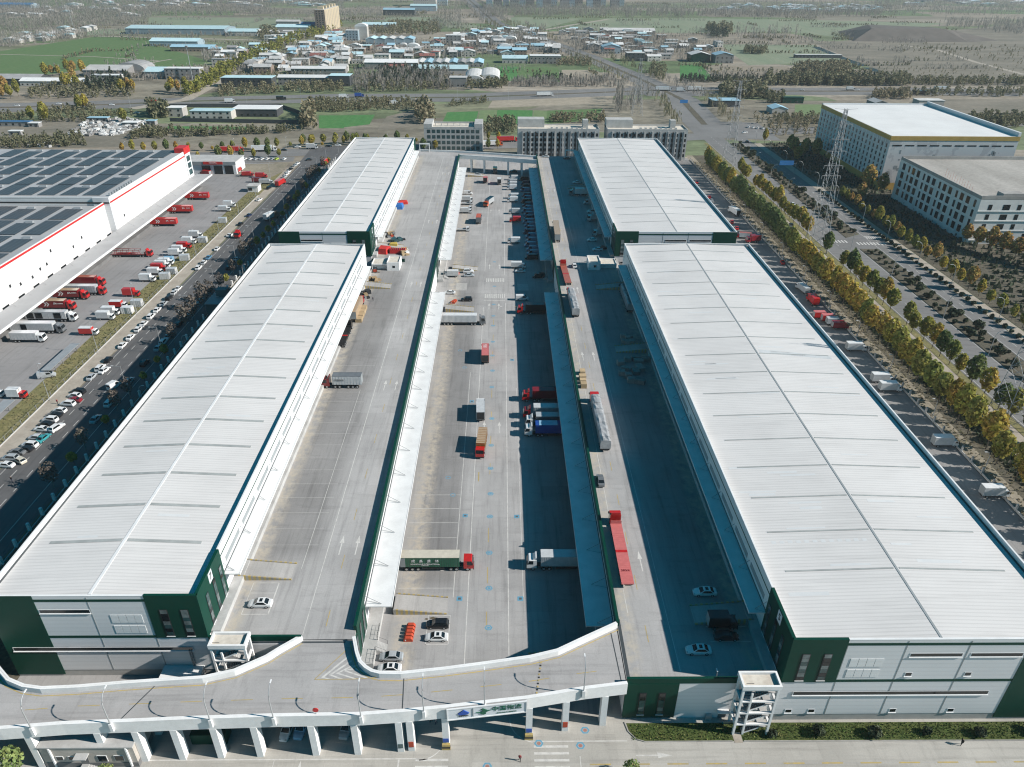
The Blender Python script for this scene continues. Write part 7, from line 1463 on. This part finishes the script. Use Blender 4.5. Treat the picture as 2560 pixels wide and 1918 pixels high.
W_ = [('T1',[(0,310),(0,240),(540,215),(560,250),(380,275)],200,'bare',(9,15)),('T1',[(0,210),(820,170),(950,150),(1000,60),(0,60)],1500,'bare',(9,15)),('T1',[(900,110),(1950,100),(1600,55),(950,60)],420,'bare',(9,14)),('T1',[(0,58),(2212,50),(2212,3),(0,3)],1500,'bare',(9,15)),('T1',[(1660,260),(1800,250),(1790,200),(1680,200)],60,'leaf',(8,13)),
      ('T1',[(1290,400),(1420,395),(1420,350),(1300,360)],34,'bare',(9,13)),('T1',[(180,640),(880,625),(830,560),(540,540),(200,590)],130,'leaf',(4,9)),('T1',[(540,590),(860,580),(830,500),(620,520)],46,'cone',(8,13)),('T1',[(1400,625),(1800,600),(1780,560),(1420,575)],90,'leaf',(4,8)),('T1',[(1830,600),(2212,595),(2212,545),(1850,550)],110,'leaf',(4,8)),
      ('T1',[(0,780),(560,790),(900,740),(600,720),(0,740)],170,'leaf',(2.5,6)),('T1',[(300,740),(620,705),(580,690),(300,715)],60,'leaf',(3,6)),('T1',[(0,960),(560,940),(520,880),(0,900)],170,'leaf',(3,6)),('T1',[(830,900),(1300,880),(1800,860),(1950,840),(1600,838),(900,845)],220,'leaf',(3,6)),('T1',[(1940,830),(2040,835),(2030,720),(1960,730)],30,'leaf',(8,14)),('T1',[(950,770),(1080,790),(1090,720),(980,720)],26,'leaf',(8,14)),
      ('T1',[(2020,720),(2212,725),(2212,650),(2030,655)],150,'leaf',(3,6)),('T2',[(0,720),(480,705),(480,645),(0,655)],230,'leaf',(3,6)),('T2',[(700,690),(960,665),(950,640),(700,665)],60,'leaf',(2,5)),('T2',[(80,600),(720,570),(700,470),(100,480)],260,'bare',(7,12)),('T2',[(200,560),(700,540),(690,455),(250,465)],90,'cone',(8,12)),('T2',[(80,600),(720,580),(700,520),(100,540)],140,'leaf',(4,8)),
      ('T2',[(800,580),(1080,575),(1070,520),(820,535)],80,'leaf',(5,9)),('T2',[(1080,560),(1780,560),(1760,510),(1100,525)],150,'bare',(5,9)),('T2',[(1220,530),(1500,525),(1480,505),(1240,505)],40,'cone',(5,8)),('T2',[(180,235),(660,225),(640,160),(350,150),(200,190)],240,'leaf',(7,11)),('T2',[(560,215),(830,205),(780,110),(600,130)],120,'bare',(12,18)),
      ('T2',[(0,120),(300,110),(300,60),(0,60)],170,'bare',(8,13)),('T2',[(600,100),(820,90),(800,20),(600,30)],130,'bare',(9,13)),('T2',[(880,110),(2212,115),(2212,85),(900,80)],460,'poplar',(14,20)),('T2',[(930,75),(2212,75),(2212,45),(930,45)],420,'bare',(9,14)),('T2',[(1000,290),(1260,300),(1330,180),(1200,190)],120,'bare',(8,12)),('T2',[(820,320),(1240,330),(1200,220),(880,240)],100,'bare',(6,10)),
      ('T2',[(1380,430),(1640,425),(1560,385),(1400,390)],60,'leaf',(4,8)),('T2',[(1500,330),(2100,380),(2080,220),(1550,230)],150,'bare',(6,11)),('T2',[(1980,480),(2090,520),(2090,430),(2000,420)],40,'leaf',(5,9)),('T2',[(480,800),(600,800),(590,690),(500,700)],22,'leaf',(9,15)),('T2',[(1770,760),(1830,755),(1830,620),(1780,640)],16,'poplar',(16,22)),('T2',[(1840,720),(1940,700),(1920,630),(1850,640)],18,'bare',(9,14)),
      ('T3',[(160,210),(330,215),(330,180),(170,185)],60,'leaf',(10,15)),('T3',[(200,245),(310,245),(310,215),(200,215)],40,'cone',(9,13)),('T3',[(330,265),(780,270),(780,220),(330,225)],46,'poplar',(16,22)),('T3',[(410,348),(555,352),(550,320),(420,322)],70,'leaf',(6,10)),('T3',[(705,495),(1090,500),(1080,430),(740,440)],230,'leaf',(7,11)),('T3',[(0,535),(560,530),(560,505),(0,505)],150,'cone',(4,7)),
      ('T3',[(540,555),(1480,555),(1470,515),(560,515)],330,'leaf',(7,12)),('T3',[(1480,552),(2212,550),(2212,525),(1490,530)],120,'leaf',(5,9)),('T3',[(0,112),(1300,112),(1300,88),(0,88)],420,'poplar',(12,17)),('T3',[(0,80),(1300,85),(1300,20),(0,20)],620,'bare',(9,13)),('T3',[(1250,100),(2212,100),(2212,10),(1250,10)],900,'bare',(8,13)),('T3',[(1650,175),(2212,230),(2212,150),(1700,150)],160,'poplar',(12,18)),
      ('T3',[(240,640),(560,640),(540,580),(280,560)],90,'leaf',(8,13)),('T3',[(1230,640),(1480,640),(1470,600),(1240,605)],90,'leaf',(5,8)),('T3',[(1480,620),(2212,625),(2212,590),(1500,595)],100,'leaf',(4,8)),('T3',[(580,800),(960,800),(960,750),(600,750)],110,'leaf',(3,6)),('T3',[(1800,820),(2212,830),(2212,770),(1880,760)],110,'leaf',(5,9)),('T3',[(560,665),(660,665),(660,625),(570,625)],34,'leaf',(5,8)),
      ('T2',[(920,870),(1130,870),(1130,790),(930,790)],70,'leaf',(4,8)),('T2',[(1330,790),(1700,790),(1700,755),(1400,760)],60,'leaf',(4,7)),('T3',[(1350,330),(2212,420),(2212,300),(1400,280)],150,'leaf',(2,5)),('T3',[(900,470),(1500,540),(2212,540),(2212,430),(1300,430)],170,'leaf',(1.5,4))]
for i, (zn, pts, n, kd, hh) in enumerate(W_): wood(zn, pts, int(n*1.15), kd, 100+i, hh)
def hedge(seed, n, y0, y1, xr):
    r = random.Random(seed); rn = np.random.default_rng(seed)
    for part_ in range(2):
        V, Fc = [], []
        for q in range(n):
            y = y0+(y1-y0)*r.random()**1.3; x = r.uniform(-xr-y*.45, xr+y*.45); L = r.uniform(20,110); ang = r.choice([.12,.12,.1,1.62,-.05])+r.uniform(-.06,.06)
            if abs(x-float(np.interp(y,[p_[1] for p_ in far],[p_[0] for p_ in far]))) < 40 or 690 < y < 850: continue
            for i in range(int(L/4.2)):
                tx, ty = x+math.cos(ang)*i*4.2+r.uniform(-2,2), y+math.sin(ang)*i*4.2+r.uniform(-2,2); hh = r.uniform(3,10) if part_ == 0 else r.uniform(2,5.5)
                for k in range(15):
                    t_ = r.uniform(.1,1); a = r.uniform(0,6.28); rad = hh*.3*r.uniform(.1,1); w = r.uniform(.12,.34) if part_ == 0 else r.uniform(.4,.9); l = r.uniform(.6,2.0) if part_ == 0 else w; dx, dy = w*math.cos(a), w*math.sin(a); cx, cy, cz = tx+rad*math.cos(a+1), ty+rad*math.sin(a+1), hh*t_; b_ = len(V)
                    V += [(cx-dx,cy-dy,max(0,cz-l)),(cx+dx,cy+dy,max(0,cz-l*.8)),(cx+dx*.6+.2,cy+dy+.2,cz+l*.6),(cx-dx,cy-dy*.6,cz+l*.7)]; Fc.append((b_,b_+1,b_+2,b_+3))
        me = bpy.data.meshes.new('hedgerow'); me.from_pydata(V, [], Fc); me.materials.append(M[('twig_bare','scrub')[part_]]); o = link('hedgerow', me); o['kind'] = 'stuff'
hedge(301, 190, 860, 2600, 120)
for zn, pts, n, kd, hh in [('T2',[(0,420),(480,380),(900,380),(1240,345),(1420,345),(1240,195),(900,205),(500,300),(0,320)],330,'bare',(6,11)),('T2',[(1380,200),(2050,225),(2212,300),(2212,400),(1640,330),(1450,250)],240,'bare',(6,11)),('T1',[(1500,470),(2205,470),(2205,215),(1700,395)],150,'bare',(6,11)),('T1',[(1360,420),(1560,420),(2020,235),(1700,300)],70,'leaf',(5,9)),('T1',[(820,260),(1650,250),(1650,205),(830,215)],110,'bare',(5,9)),('T3',[(0,275),(330,370),(60,380)],40,'bare',(6,10)),('T1',[(560,520),(1300,520),(1280,460),(560,470)],90,'bare',(5,9))]: wood(zn, pts, n, kd, 400+n, hh)
# street trees one can count along the back road and the village avenue
i = 0
for x in np.arange(-262, 4, 7.4):
    for d in (0, 1):
        yb = float(np.interp(x,[-300,-180,-128,-60,60],[497,513,527,540,560])); kd = rnd.choice(['mixed','mixed','gold','green','small'])
        tree('%s tree on the %s side of the back road, %s from the west' % (COLW[kd], ('far','near')[d], nth(i//2)), kd, float(x)+rnd.uniform(-1,1), yb+(16 if d == 0 else -13)+rnd.uniform(-1,1) if d == 0 or x < -150 or x > -90 else yb+22, rnd.uniform(.5,.75), 0, 'trees lining the back road'); i += 1
wood('T1', [(1150,625),(1215,632),(1375,548),(1520,462),(1710,368),(1930,270),(2090,222),(2200,175),(2170,160),(2040,205),(1870,248),(1650,350),(1440,446),(1290,540)], 260, 'leaf', 77, (8,13), 'leaf_mixed')
for i, (x, y) in enumerate([(20,640),(70,635),(120,620),(40,610),(450,560),(500,575),(480,545),(430,575),(440,470),(480,480),(540,490),(300,500),(340,490),(380,490),(790,600),(830,590),(860,595),(1090,605),(1150,610),(1110,590),(1200,600),(1240,605),(520,710),(555,705),(800,790),(210,780),(300,790)]):
    p = g('T1', x, y); kd = ('orange','gold','mixed')[i % 3] if i < 21 else 'mixed'; tree('%s tree on the western plain before the village, %s of its group' % (COLW[kd], nth(i)), kd, p.x, p.y, rnd.uniform(1.0,1.4), 0, 'autumn trees on the western plain')
wood('TR', [(560,300),(900,330),(960,250),(600,180),(430,200)], 70, 'leaf', 78, (3,7))
for q in range(len(far)-1):
    for sd in (-24, 24):
        r = random.Random(q*2+sd); (xa, ya), (xb, yb) = far[q], far[q+1]; n = int(math.hypot(xb-xa, yb-ya)/7); V, Fc = [], []
        for i in range(n):
            f_ = i/n; x, y = xa+(xb-xa)*f_+sd+r.uniform(-4,4), ya+(yb-ya)*f_; hh = r.uniform(6,12)
            for k in range(26):
                t_ = r.uniform(.1,1); a = r.uniform(0,6.28); rad = hh*.28*r.uniform(.2,1); w = r.uniform(.1,.3); l = r.uniform(.8,2.2); cx, cy, cz = x+rad*math.cos(a), y+rad*math.sin(a), hh*t_; dx, dy = w*math.sin(a), w*math.cos(a); b_ = len(V)
                V += [(cx-dx,cy-dy,max(0,cz-l)),(cx+dx,cy+dy,max(0,cz-l)),(cx+dx,cy+dy,cz+l*.6),(cx-dx,cy-dy,cz+l*.6)]; Fc.append((b_,b_+1,b_+2,b_+3))
        me = bpy.data.meshes.new('roadside_trees'); me.from_pydata(V, [], Fc); me.materials.append(M['twig_bare' if q % 2 else 'scrub']); o = link('roadside_trees', me); o['kind'] = 'stuff'
# ------------------------------------------------------------------ houses
for nm, c1, c2 in (('tile_pale',(.60,.60,.59),(.48,.48,.47)),('tile_white',(.76,.77,.76),(.66,.67,.67)),('tile_blue',(.36,.56,.66),(.30,.50,.62)),('tile_cyan',(.52,.70,.74),(.45,.64,.69)),('tile_deepblue',(.06,.17,.32),(.05,.14,.28)),('tile_red',(.30,.12,.10),(.24,.10,.085)),('tile_grey',(.38,.38,.38),(.30,.30,.30)),('wall_pale',(.52,.50,.47),(.44,.42,.39)),('wall_grey',(.30,.29,.28),(.24,.235,.23)),('wall_brick',(.27,.21,.17),(.22,.17,.14)),('wall_cream',(.62,.52,.36),(.56,.46,.32)),('wall_dark',(.08,.085,.09),(.06,.065,.07)),('wall_bluegrey',(.32,.40,.45),(.27,.35,.40))): noise_mat(nm, c1, c2, .12, .75, fine=(.7,.06), obj_var=.12)
def house_kit(k, typ, w, d, h, roof, wallm, floors):
    if typ == 'gable':
        rh = min(.10*d+.6, 3.2); m = MB().box(-w/2,w/2,-d/2,d/2,0,h); m.face([(-w/2,-d/2,h),(-w/2,0,h+rh),(-w/2,d/2,h)][::-1]).face([(w/2,-d/2,h),(w/2,d/2,h),(w/2,0,h+rh)]); k.add('wall', m, wallm)
        e = .5; m = MB()
        for s in (-1, 1): a = [(-w/2-e,s*(d/2+e),h-.1),(w/2+e,s*(d/2+e),h-.1),(w/2+e,0,h+rh+.12),(-w/2-e,0,h+rh+.12)]; m.face(a if s < 0 else a[::-1]); b = [(x, y, z-.22) for x, y, z in a]; m.face(b[::-1] if s < 0 else b); m.face([a[0],b[0],b[1],a[1]] if s < 0 else [a[1],b[1],b[0],a[0]])
        k.add('roof', m, roof)
    elif typ == 'gablex':
        rh = min(.10*w+.6, 3.2); m = MB().box(-w/2,w/2,-d/2,d/2,0,h); m.face([(-w/2,-d/2,h),(w/2,-d/2,h),(0,-d/2,h+rh)]).face([(-w/2,d/2,h),(0,d/2,h+rh),(w/2,d/2,h)]); k.add('wall', m, wallm); e = .4; m = MB()
        for s in (-1, 1): a = [(s*(w/2+e),-d/2-e,h-.1),(s*(w/2+e),d/2+e,h-.1),(0,d/2+e,h+rh+.12),(0,-d/2-e,h+rh+.12)]; m.face(a if s > 0 else a[::-1]); b = [(x, y, z-.25) for x, y, z in a]; m.face(b[::-1] if s > 0 else b); m.face([a[0],a[3],b[3],b[0]] if s < 0 else [a[3],a[0],b[0],b[3]])
        k.add('roof', m, roof)
    elif typ == 'arch':
        q = 10; rh = w*.22; prof = [(w/2*math.cos(math.pi*i/q), h+rh*math.sin(math.pi*i/q)) for i in range(q+1)]
        k.add('wall', MB().box(-w/2+.1,w/2-.1,-d/2+.1,d/2-.1,0,h), wallm); k.add('roof', MB().profile(prof, -d/2, d/2), roof)
    else:
        k.add('wall', MB().box(-w/2,w/2,-d/2,d/2,0,h), wallm); k.add('roof', MB().box(-w/2-.3,w/2+.3,-d/2-.3,d/2+.3,h,h+.35), roof)
    n = max(2, int(w/5))
    if typ != 'arch':
        for f in range(floors):
            z = h/floors*f+.9
            for i in range(min(n, 8)): x = -w/2+w*(i+.5)/n; k.add('window', MB().box(x-.8,x+.8,-d/2-.06,-d/2-.004,z,z+1.4), 'window_dark')
    k.add('door', MB().box(w*.2-.7,w*.2+.7,-d/2-.08,-d/2-.061,0,2.2), 'wall_dark')
def house(label, x, y, typ, w, d, h, roof, wallm, floors=1, rz=0, group=None, cat='house', name='house'): return kit(('house',typ,w,d,h,roof,wallm,floors), house_kit, typ, w, d, h, roof, wallm, floors).place(thing(name, label, cat, (x, y, 0), R(rz), group))
RC = {'tile_pale':'pale','tile_white':'white','tile_blue':'light blue','tile_cyan':'cyan','tile_deepblue':'deep blue','tile_red':'red','tile_grey':'grey'}
LM = [('T1',1360,768,'flat',34,13,6.4,'tile_cyan','wall_pale',2,'pale two storey block with cyan roof behind the depot'),('T1',1640,752,'flat',38,20,6.0,'tile_white','wall_dark',1,'open white roofed shed beside the cyan roofed block'),('T1',1130,752,'flat',13,11,7.0,'tile_white','wall_pale',2,'small white two storey house at the walled yard'),
 ('T1',1130,222,'gable',170,60,9,'tile_cyan','wall_bluegrey',1,'largest cyan factory roof across the western fields'),('T1',1560,232,'gable',50,36,7,'tile_cyan','wall_pale',1,'small cyan shed at the end of the factory row'),('T1',1120,298,'gable',72,30,7,'tile_cyan','wall_bluegrey',1,'long cyan shed at the edge of the crop field'),('T1',1240,332,'gable',62,18,6,'tile_blue','wall_brick',1,'low blue roofed brick row by the crop field'),
 ('T1',680,495,'gable',48,40,7,'tile_pale','wall_grey',1,'wide pale barn roof behind the dark pines'),('T1',840,480,'arch',34,30,5,'tile_grey','wall_grey',1,'rounded grey barn beside the wide pale one'),('T1',1180,512,'flat',38,14,11,'tile_white','wall_grey',3,'three storey white school block left of the avenue'),('T1',1020,505,'gable',30,30,7,'tile_cyan','wall_pale',1,'cyan shed beside the three storey school block'),
 ('T1',1590,562,'flat',52,18,9,'tile_cyan','wall_dark',2,'dark shop block with cyan roof at the avenue mouth'),('T1',1980,548,'gable',62,13,7.6,'tile_white','wall_grey',2,'long grey two storey row before the village'),('T1',2050,488,'gable',62,14,7.6,'tile_white','wall_grey',2,'second long grey row behind the first'),('T1',2185,555,'flat',22,18,10,'tile_cyan','wall_dark',1,'dark green block at the end of the long row'),
 ('T1',340,555,'gable',66,16,5,'tile_white','wall_pale',1,'long white shed with blue strip near the left frame edge'),('T1',690,545,'flat',30,10,9,'tile_white','wall_pale',3,'white house half hidden by dark pines'),('T1',70,545,'gable',60,24,6,'tile_grey','wall_dark',1,'dark grey roofed hall at the left frame edge'),
 ('T1',60,52,'gable',110,40,8,'tile_deepblue','wall_bluegrey',1,'deep blue roofed works at the far left'),('T1',1880,215,'gable',60,46,10,'tile_cyan','wall_pale',1,'cyan works roof beside the yellow tower'),('T1',2010,195,'gable',42,30,10,'tile_deepblue','wall_bluegrey',1,'deep blue shed in front of the yellow tower'),
 ('T2',860,545,'arch',21,62,4.5,'tile_pale','wall_bluegrey',1,'west one of two arched greenhouses beside the green plots'),('T2',960,540,'arch',23,62,4.5,'tile_pale','wall_bluegrey',1,'east one of two arched greenhouses beside the green plots'),('T2',1320,410,'flat',40,18,9,'tile_white','wall_grey',2,'white flat roofed hall at the head of the green plots'),('T2',1125,408,'gable',33,22,6,'tile_cyan','wall_pale',1,'cyan roofed shed at the head of the green plots'),
 ('T2',330,448,'gable',64,22,8,'tile_white','wall_grey',1,'long white roofed hall with a red lean-to in the village'),('T2',350,455,'gable',22,10,5,'tile_red','wall_brick',1,'red lean-to roof against the long white hall'),('T2',640,478,'gable',66,24,6,'tile_cyan','wall_pale',1,'long cyan and white shed before the dark trees'),('T2',760,560,'flat',18,14,9,'tile_pale','wall_grey',1,'square grey building beside the arched greenhouses'),
 ('T2',80,262,'flat',20,14,15,'tile_white','wall_bluegrey',4,'blue grey block left of the round white silo'),('T2',140,258,'arch',20,16,20,'tile_white','wall_pale',1,'rounded white silo building in the village'),('T2',730,292,'flat',24,14,14,'tile_white','wall_grey',4,'grey four storey block in the middle of the village'),
 ('T2',380,100,'gable',74,30,12,'tile_blue','wall_dark',1,'distant dark hall with blue roof edge'),('T2',535,72,'gable',66,44,12,'tile_cyan','wall_bluegrey',1,'distant hall with a pale green roof'),('T2',545,42,'flat',62,40,40,'tile_white','wall_pale',6,'distant white banded tower block'),('T2',642,38,'flat',42,30,44,'tile_grey','wall_bluegrey',6,'distant blue grey tower beside the white banded one'),('T2',250,185,'gable',64,28,7,'tile_cyan','wall_pale',1,'pale green roofed shed beyond the village'),
 ('T3',295,690,'flat',26,16,5.6,'tile_blue','wall_dark',1,'blue petrol station canopy beside the boulevard crossing'),('T3',640,735,'gablex',14,16,4.6,'tile_blue','wall_pale',1,'blue roofed hut in a blue walled yard'),('T3',725,665,'flat',20,6,5,'panel_green','panel_green',1,'dark green cabin behind the blue roofed hut'),('T3',1290,690,'gablex',12,18,4,'tile_pale','wall_grey',1,'low pale shed on the waste ground'),('T3',1610,692,'flat',24,12,6,'tile_pale','wall_pale',1,'pale flat house on the waste ground behind the tall block'),
 ('T3',130,400,'gablex',26,26,9,'tile_white','panel_green',1,'white roofed green barn at the east village edge'),('T3',282,408,'gablex',24,24,10,'tile_blue','wall_grey',2,'blue roofed grey barn at the east village edge'),('T3',890,374,'flat',66,8,4,'tile_pale','wall_dark',1,'low dark farm row on the far green field'),('T2',1745,345,'gablex',26,24,9,'tile_blue','wall_bluegrey',1,'blue roofed works beside the far boulevard'),('T2',1860,228,'gable',92,26,8,'tile_pale','wall_grey',1,'long pale roof on the north edge of the east village'),
 ('T2',1900,395,'flat',24,16,10,'tile_pale','wall_dark',3,'dark three storey block in the east village'),('T1',1850,160,'gable',46,20,6,'tile_pale','wall_grey',1,'pale roof in front of the far crop strip')]
for zn, x, y, typ, w, d, h, rf, wl, fl, lab in LM: p = g(zn, x, y); house(lab, p.x, p.y+d/2, typ, w, d, h, rf, wl, fl, 0, None, 'building', 'building')
for i in range(5): p = g('T2', 200+i*60, 288); house('%s bay of the saw toothed blue and grey works in the village' % nth(i), p.x, p.y+18, 'gablex', 16, 36, 8, ('tile_cyan','tile_cyan','tile_pale','tile_pale','tile_blue')[i], 'wall_bluegrey', 1, 0, None, 'building', 'building')
for i in range(8): p = g('T2', 510+i*54, 432); house('%s of the parallel grey blue sheds in the village counting from the west' % nth(i), p.x, p.y+22, 'gable' if False else 'gablex', 13, 40, 4.5, ('tile_pale','tile_blue','tile_grey')[i % 3], 'wall_grey', 1, 0, None, 'building', 'building')
yt = thing('yellow_tower', 'tall cream yellow slab tower standing above the village', 'tower block', (-322, 1445, 0)); part('wall', MB().box(-9,9,0,130,0,37), 'wall_cream', yt); part('end_wall', MB().box(-9.2,9.2,-.4,-.01,0,37.2), 'wall_brick', yt); part('roof', MB().box(-8.6,8.6,.4,129.6,37,37.2), 'tile_pale', yt)
for q in range(5): part('roof_hut', MB().box(-5,5,10+q*26,18+q*26,37.21,41.5), 'wall_cream', yt)
for r_ in range(10):
    for q in range(3): part('window', MB().box(-6+q*5,-4+q*5,-.5,-.41,2.2+r_*3.5,4+r_*3.5), 'window_dark', yt)
for q in range(9): part('window_column', MB().box(9.01,9.06,6+q*14,8.2+q*14,3,35), 'wall_grey', yt)
for i in range(17):
    p = g('T2', 960+i*54, 52); house('hazy apartment tower on the horizon, %s from the boulevard' % nth(i), p.x, p.y+20+(i % 3)*45, 'flat', 24 if i % 2 else 17, 20, 52+(i*7) % 17, 'tile_grey', ('wall_bluegrey','wall_grey')[i % 2], 8, 0, 'hazy towers on the horizon', 'tower block', 'apartment_tower')
VR = [('T1',[(1360,420),(1560,420),(1760,340),(2020,235),(1750,225),(1700,300),(1380,335)],34,'west of the avenue',14,(10,17)),('T1',[(1500,470),(1760,470),(2205,470),(2205,215),(2120,210),(1700,395)],60,'east of the avenue',14,(11,20)),
      ('T2',[(0,420),(180,410),(480,380),(900,380),(1240,345),(1420,345),(1240,195),(900,205),(500,300),(0,320)],112,'in the middle village',14,(11,20)),('T2',[(1380,200),(1700,205),(2050,225),(2212,300),(2212,400),(1950,390),(1640,330),(1450,250)],66,'east of the boulevard',14,(11,19)),('T3',[(0,275),(240,280),(330,370),(60,380)],10,'at the east village edge',17,(9,14)),
      ('T3',[(300,78),(1280,78),(1280,40),(300,40)],34,'in the distant hamlet',30,(14,24)),('T1',[(100,300),(500,240),(500,190),(100,250)],7,'among the grey woods',30,(14,22)),('T1',[(0,150),(900,110),(900,20),(0,30)],12,'in the far western woods',50,(18,34)),('T1',[(1000,50),(2200,45),(2200,8),(1000,8)],14,'along the far northern edge',50,(24,50)),('T3',[(1400,40),(2200,40),(2200,5),(1400,5)],10,'in the far eastern haze',60,(24,40))]
hl_n = 0
for zi, (zn, pts, n, where, md, ws) in enumerate(VR):
    r = random.Random(50+zi); ps = sorted(sample(zn, pts, n, 50+zi, md), key=lambda p: p[1])
    if zi > 4:     # the far hamlets read as one mass of roofs
        m = MB()
        for x, y in ps:
            for q in range(3):
                w, d, h = r.uniform(*ws)/2, r.uniform(5,9), r.uniform(3.5,7); x_, y_ = x+r.uniform(-26,26), y+r.uniform(-20,20); c_ = r.choice([1,1,2,3]); m.box(x_-w,x_+w,y_-d,y_+d,0,h,0); m.profile([(x_-w-.5,h+.01),(x_+w+.5,h+.01),(x_,h+2.2)], y_-d-.5, y_+d+.5, c_)
        struct('distant_houses', m, ['wall_pale','tile_white','tile_cyan','tile_pale'], 'stuff'); continue
    for i, (x, y) in enumerate(ps):
        typ = r.choice(['gable','gable','gablex','flat','arch' if n > 60 and r.random() < .35 else 'gable']); rf = r.choice(['tile_pale','tile_white','tile_pale','tile_cyan','tile_blue','tile_grey','tile_white','tile_pale','tile_red' if r.random() < .4 else 'tile_pale']); w = r.choice([ws[0], (ws[0]+ws[1])//2, ws[1]]); d = r.choice([9,11,13]) if ws[1] < 20 else r.choice([14,18]); h = r.choice([3.6,6.4,7.2]); fl = 1 if h < 4 else 2
        if typ == 'arch': rf = r.choice(['tile_white','tile_cyan','tile_pale'])
        house('%s roofed house %s, %s nearest' % (RC[rf], where, nth(i)), x, y, typ, w, d, h, rf, r.choice(['wall_pale','wall_grey','wall_brick','wall_pale']), fl, r.choice([0,0,0,4,-5,8]), 'houses '+where)
# walled yard, rubbish heap, water tower like details on the western plain
pts = [tuple(g('T1', x, y)[:2]) for x, y in ((1095,782),(1940,798),(1930,735),(1800,690),(1090,690))]
solo('yard_wall', MB().wall(pts, .4, 0, 3.0), 'wall_dark', 'dark wall round the yard of the cyan roofed block', 'wall')
rb = MB(); rr = random.Random(4)
for x, y in sample('T1', [(420,870),(560,780),(780,760),(960,780),(900,830),(700,880)], 420, 9): s = rr.uniform(.5,2.2); rb.box(x-s,x+s,y-s*.6,y+s*.6,0,rr.uniform(.3,1.8),rr.randrange(3),rr.uniform(0,3))
for x, y in sample('T1', [(180,940),(330,950),(330,900),(220,900)], 110, 10): s = rr.uniform(.5,1.8); rb.box(x-s,x+s,y-s*.6,y+s*.6,0,rr.uniform(.3,1.6),rr.randrange(3),rr.uniform(0,3))
struct('rubbish_heap', rb, ['tile_white','concrete_light','wall_grey'], 'stuff')
for i, (zn, x, y, w, d, h, rf) in enumerate([('T1',850,810,12,7,3,'tile_white'),('T1',640,780,16,5,3,'tile_blue'),('T1',980,800,7,5,3,'tile_blue'),('T1',110,870,9,4,3.2,'tile_white'),('T1',100,810,26,5,3.4,'tile_deepblue'),('T1',230,815,8,5,3,'tile_white')]):
    p = g(zn, x, y); house('%s roofed low shed by the rubbish heap, %s counting from the walled yard' % (RC[rf], nth([1,2,0,5,4,3][i])), p.x, p.y, 'flat', w, d, h, rf, 'wall_grey', 1, 0, None, 'shed', 'shed')
wst = thing('boundary_wall', 'low pale wall of the white hall beside the boulevard corner', 'wall', (0,0,0)); part('wall', MB().wall([(214,560),(224,542),(225,548)], .3, 0, 2.4), 'plaster_white', wst)
# ================================================================== air
hz_ = MB().box(-8000,8000,-500,11000,-1.2,128); ho = link('haze', hz_.mesh('haze', [])); ho['kind'] = 'stuff'
hm_ = bpy.data.materials.new('haze_air'); hm_.use_nodes = True; n_ = hm_.node_tree; n_.nodes.remove(n_.nodes['Principled BSDF'])
pv = n_.nodes.new('ShaderNodeVolumePrincipled'); pv.inputs['Color'].default_value = (.80,.88,.92,1); pv.inputs['Density'].default_value = .00009; pv.inputs['Anisotropy'].default_value = .2
n_.links.new(pv.outputs[0], n_.nodes['Material Output'].inputs['Volume']); ho.data.materials.append(hm_)
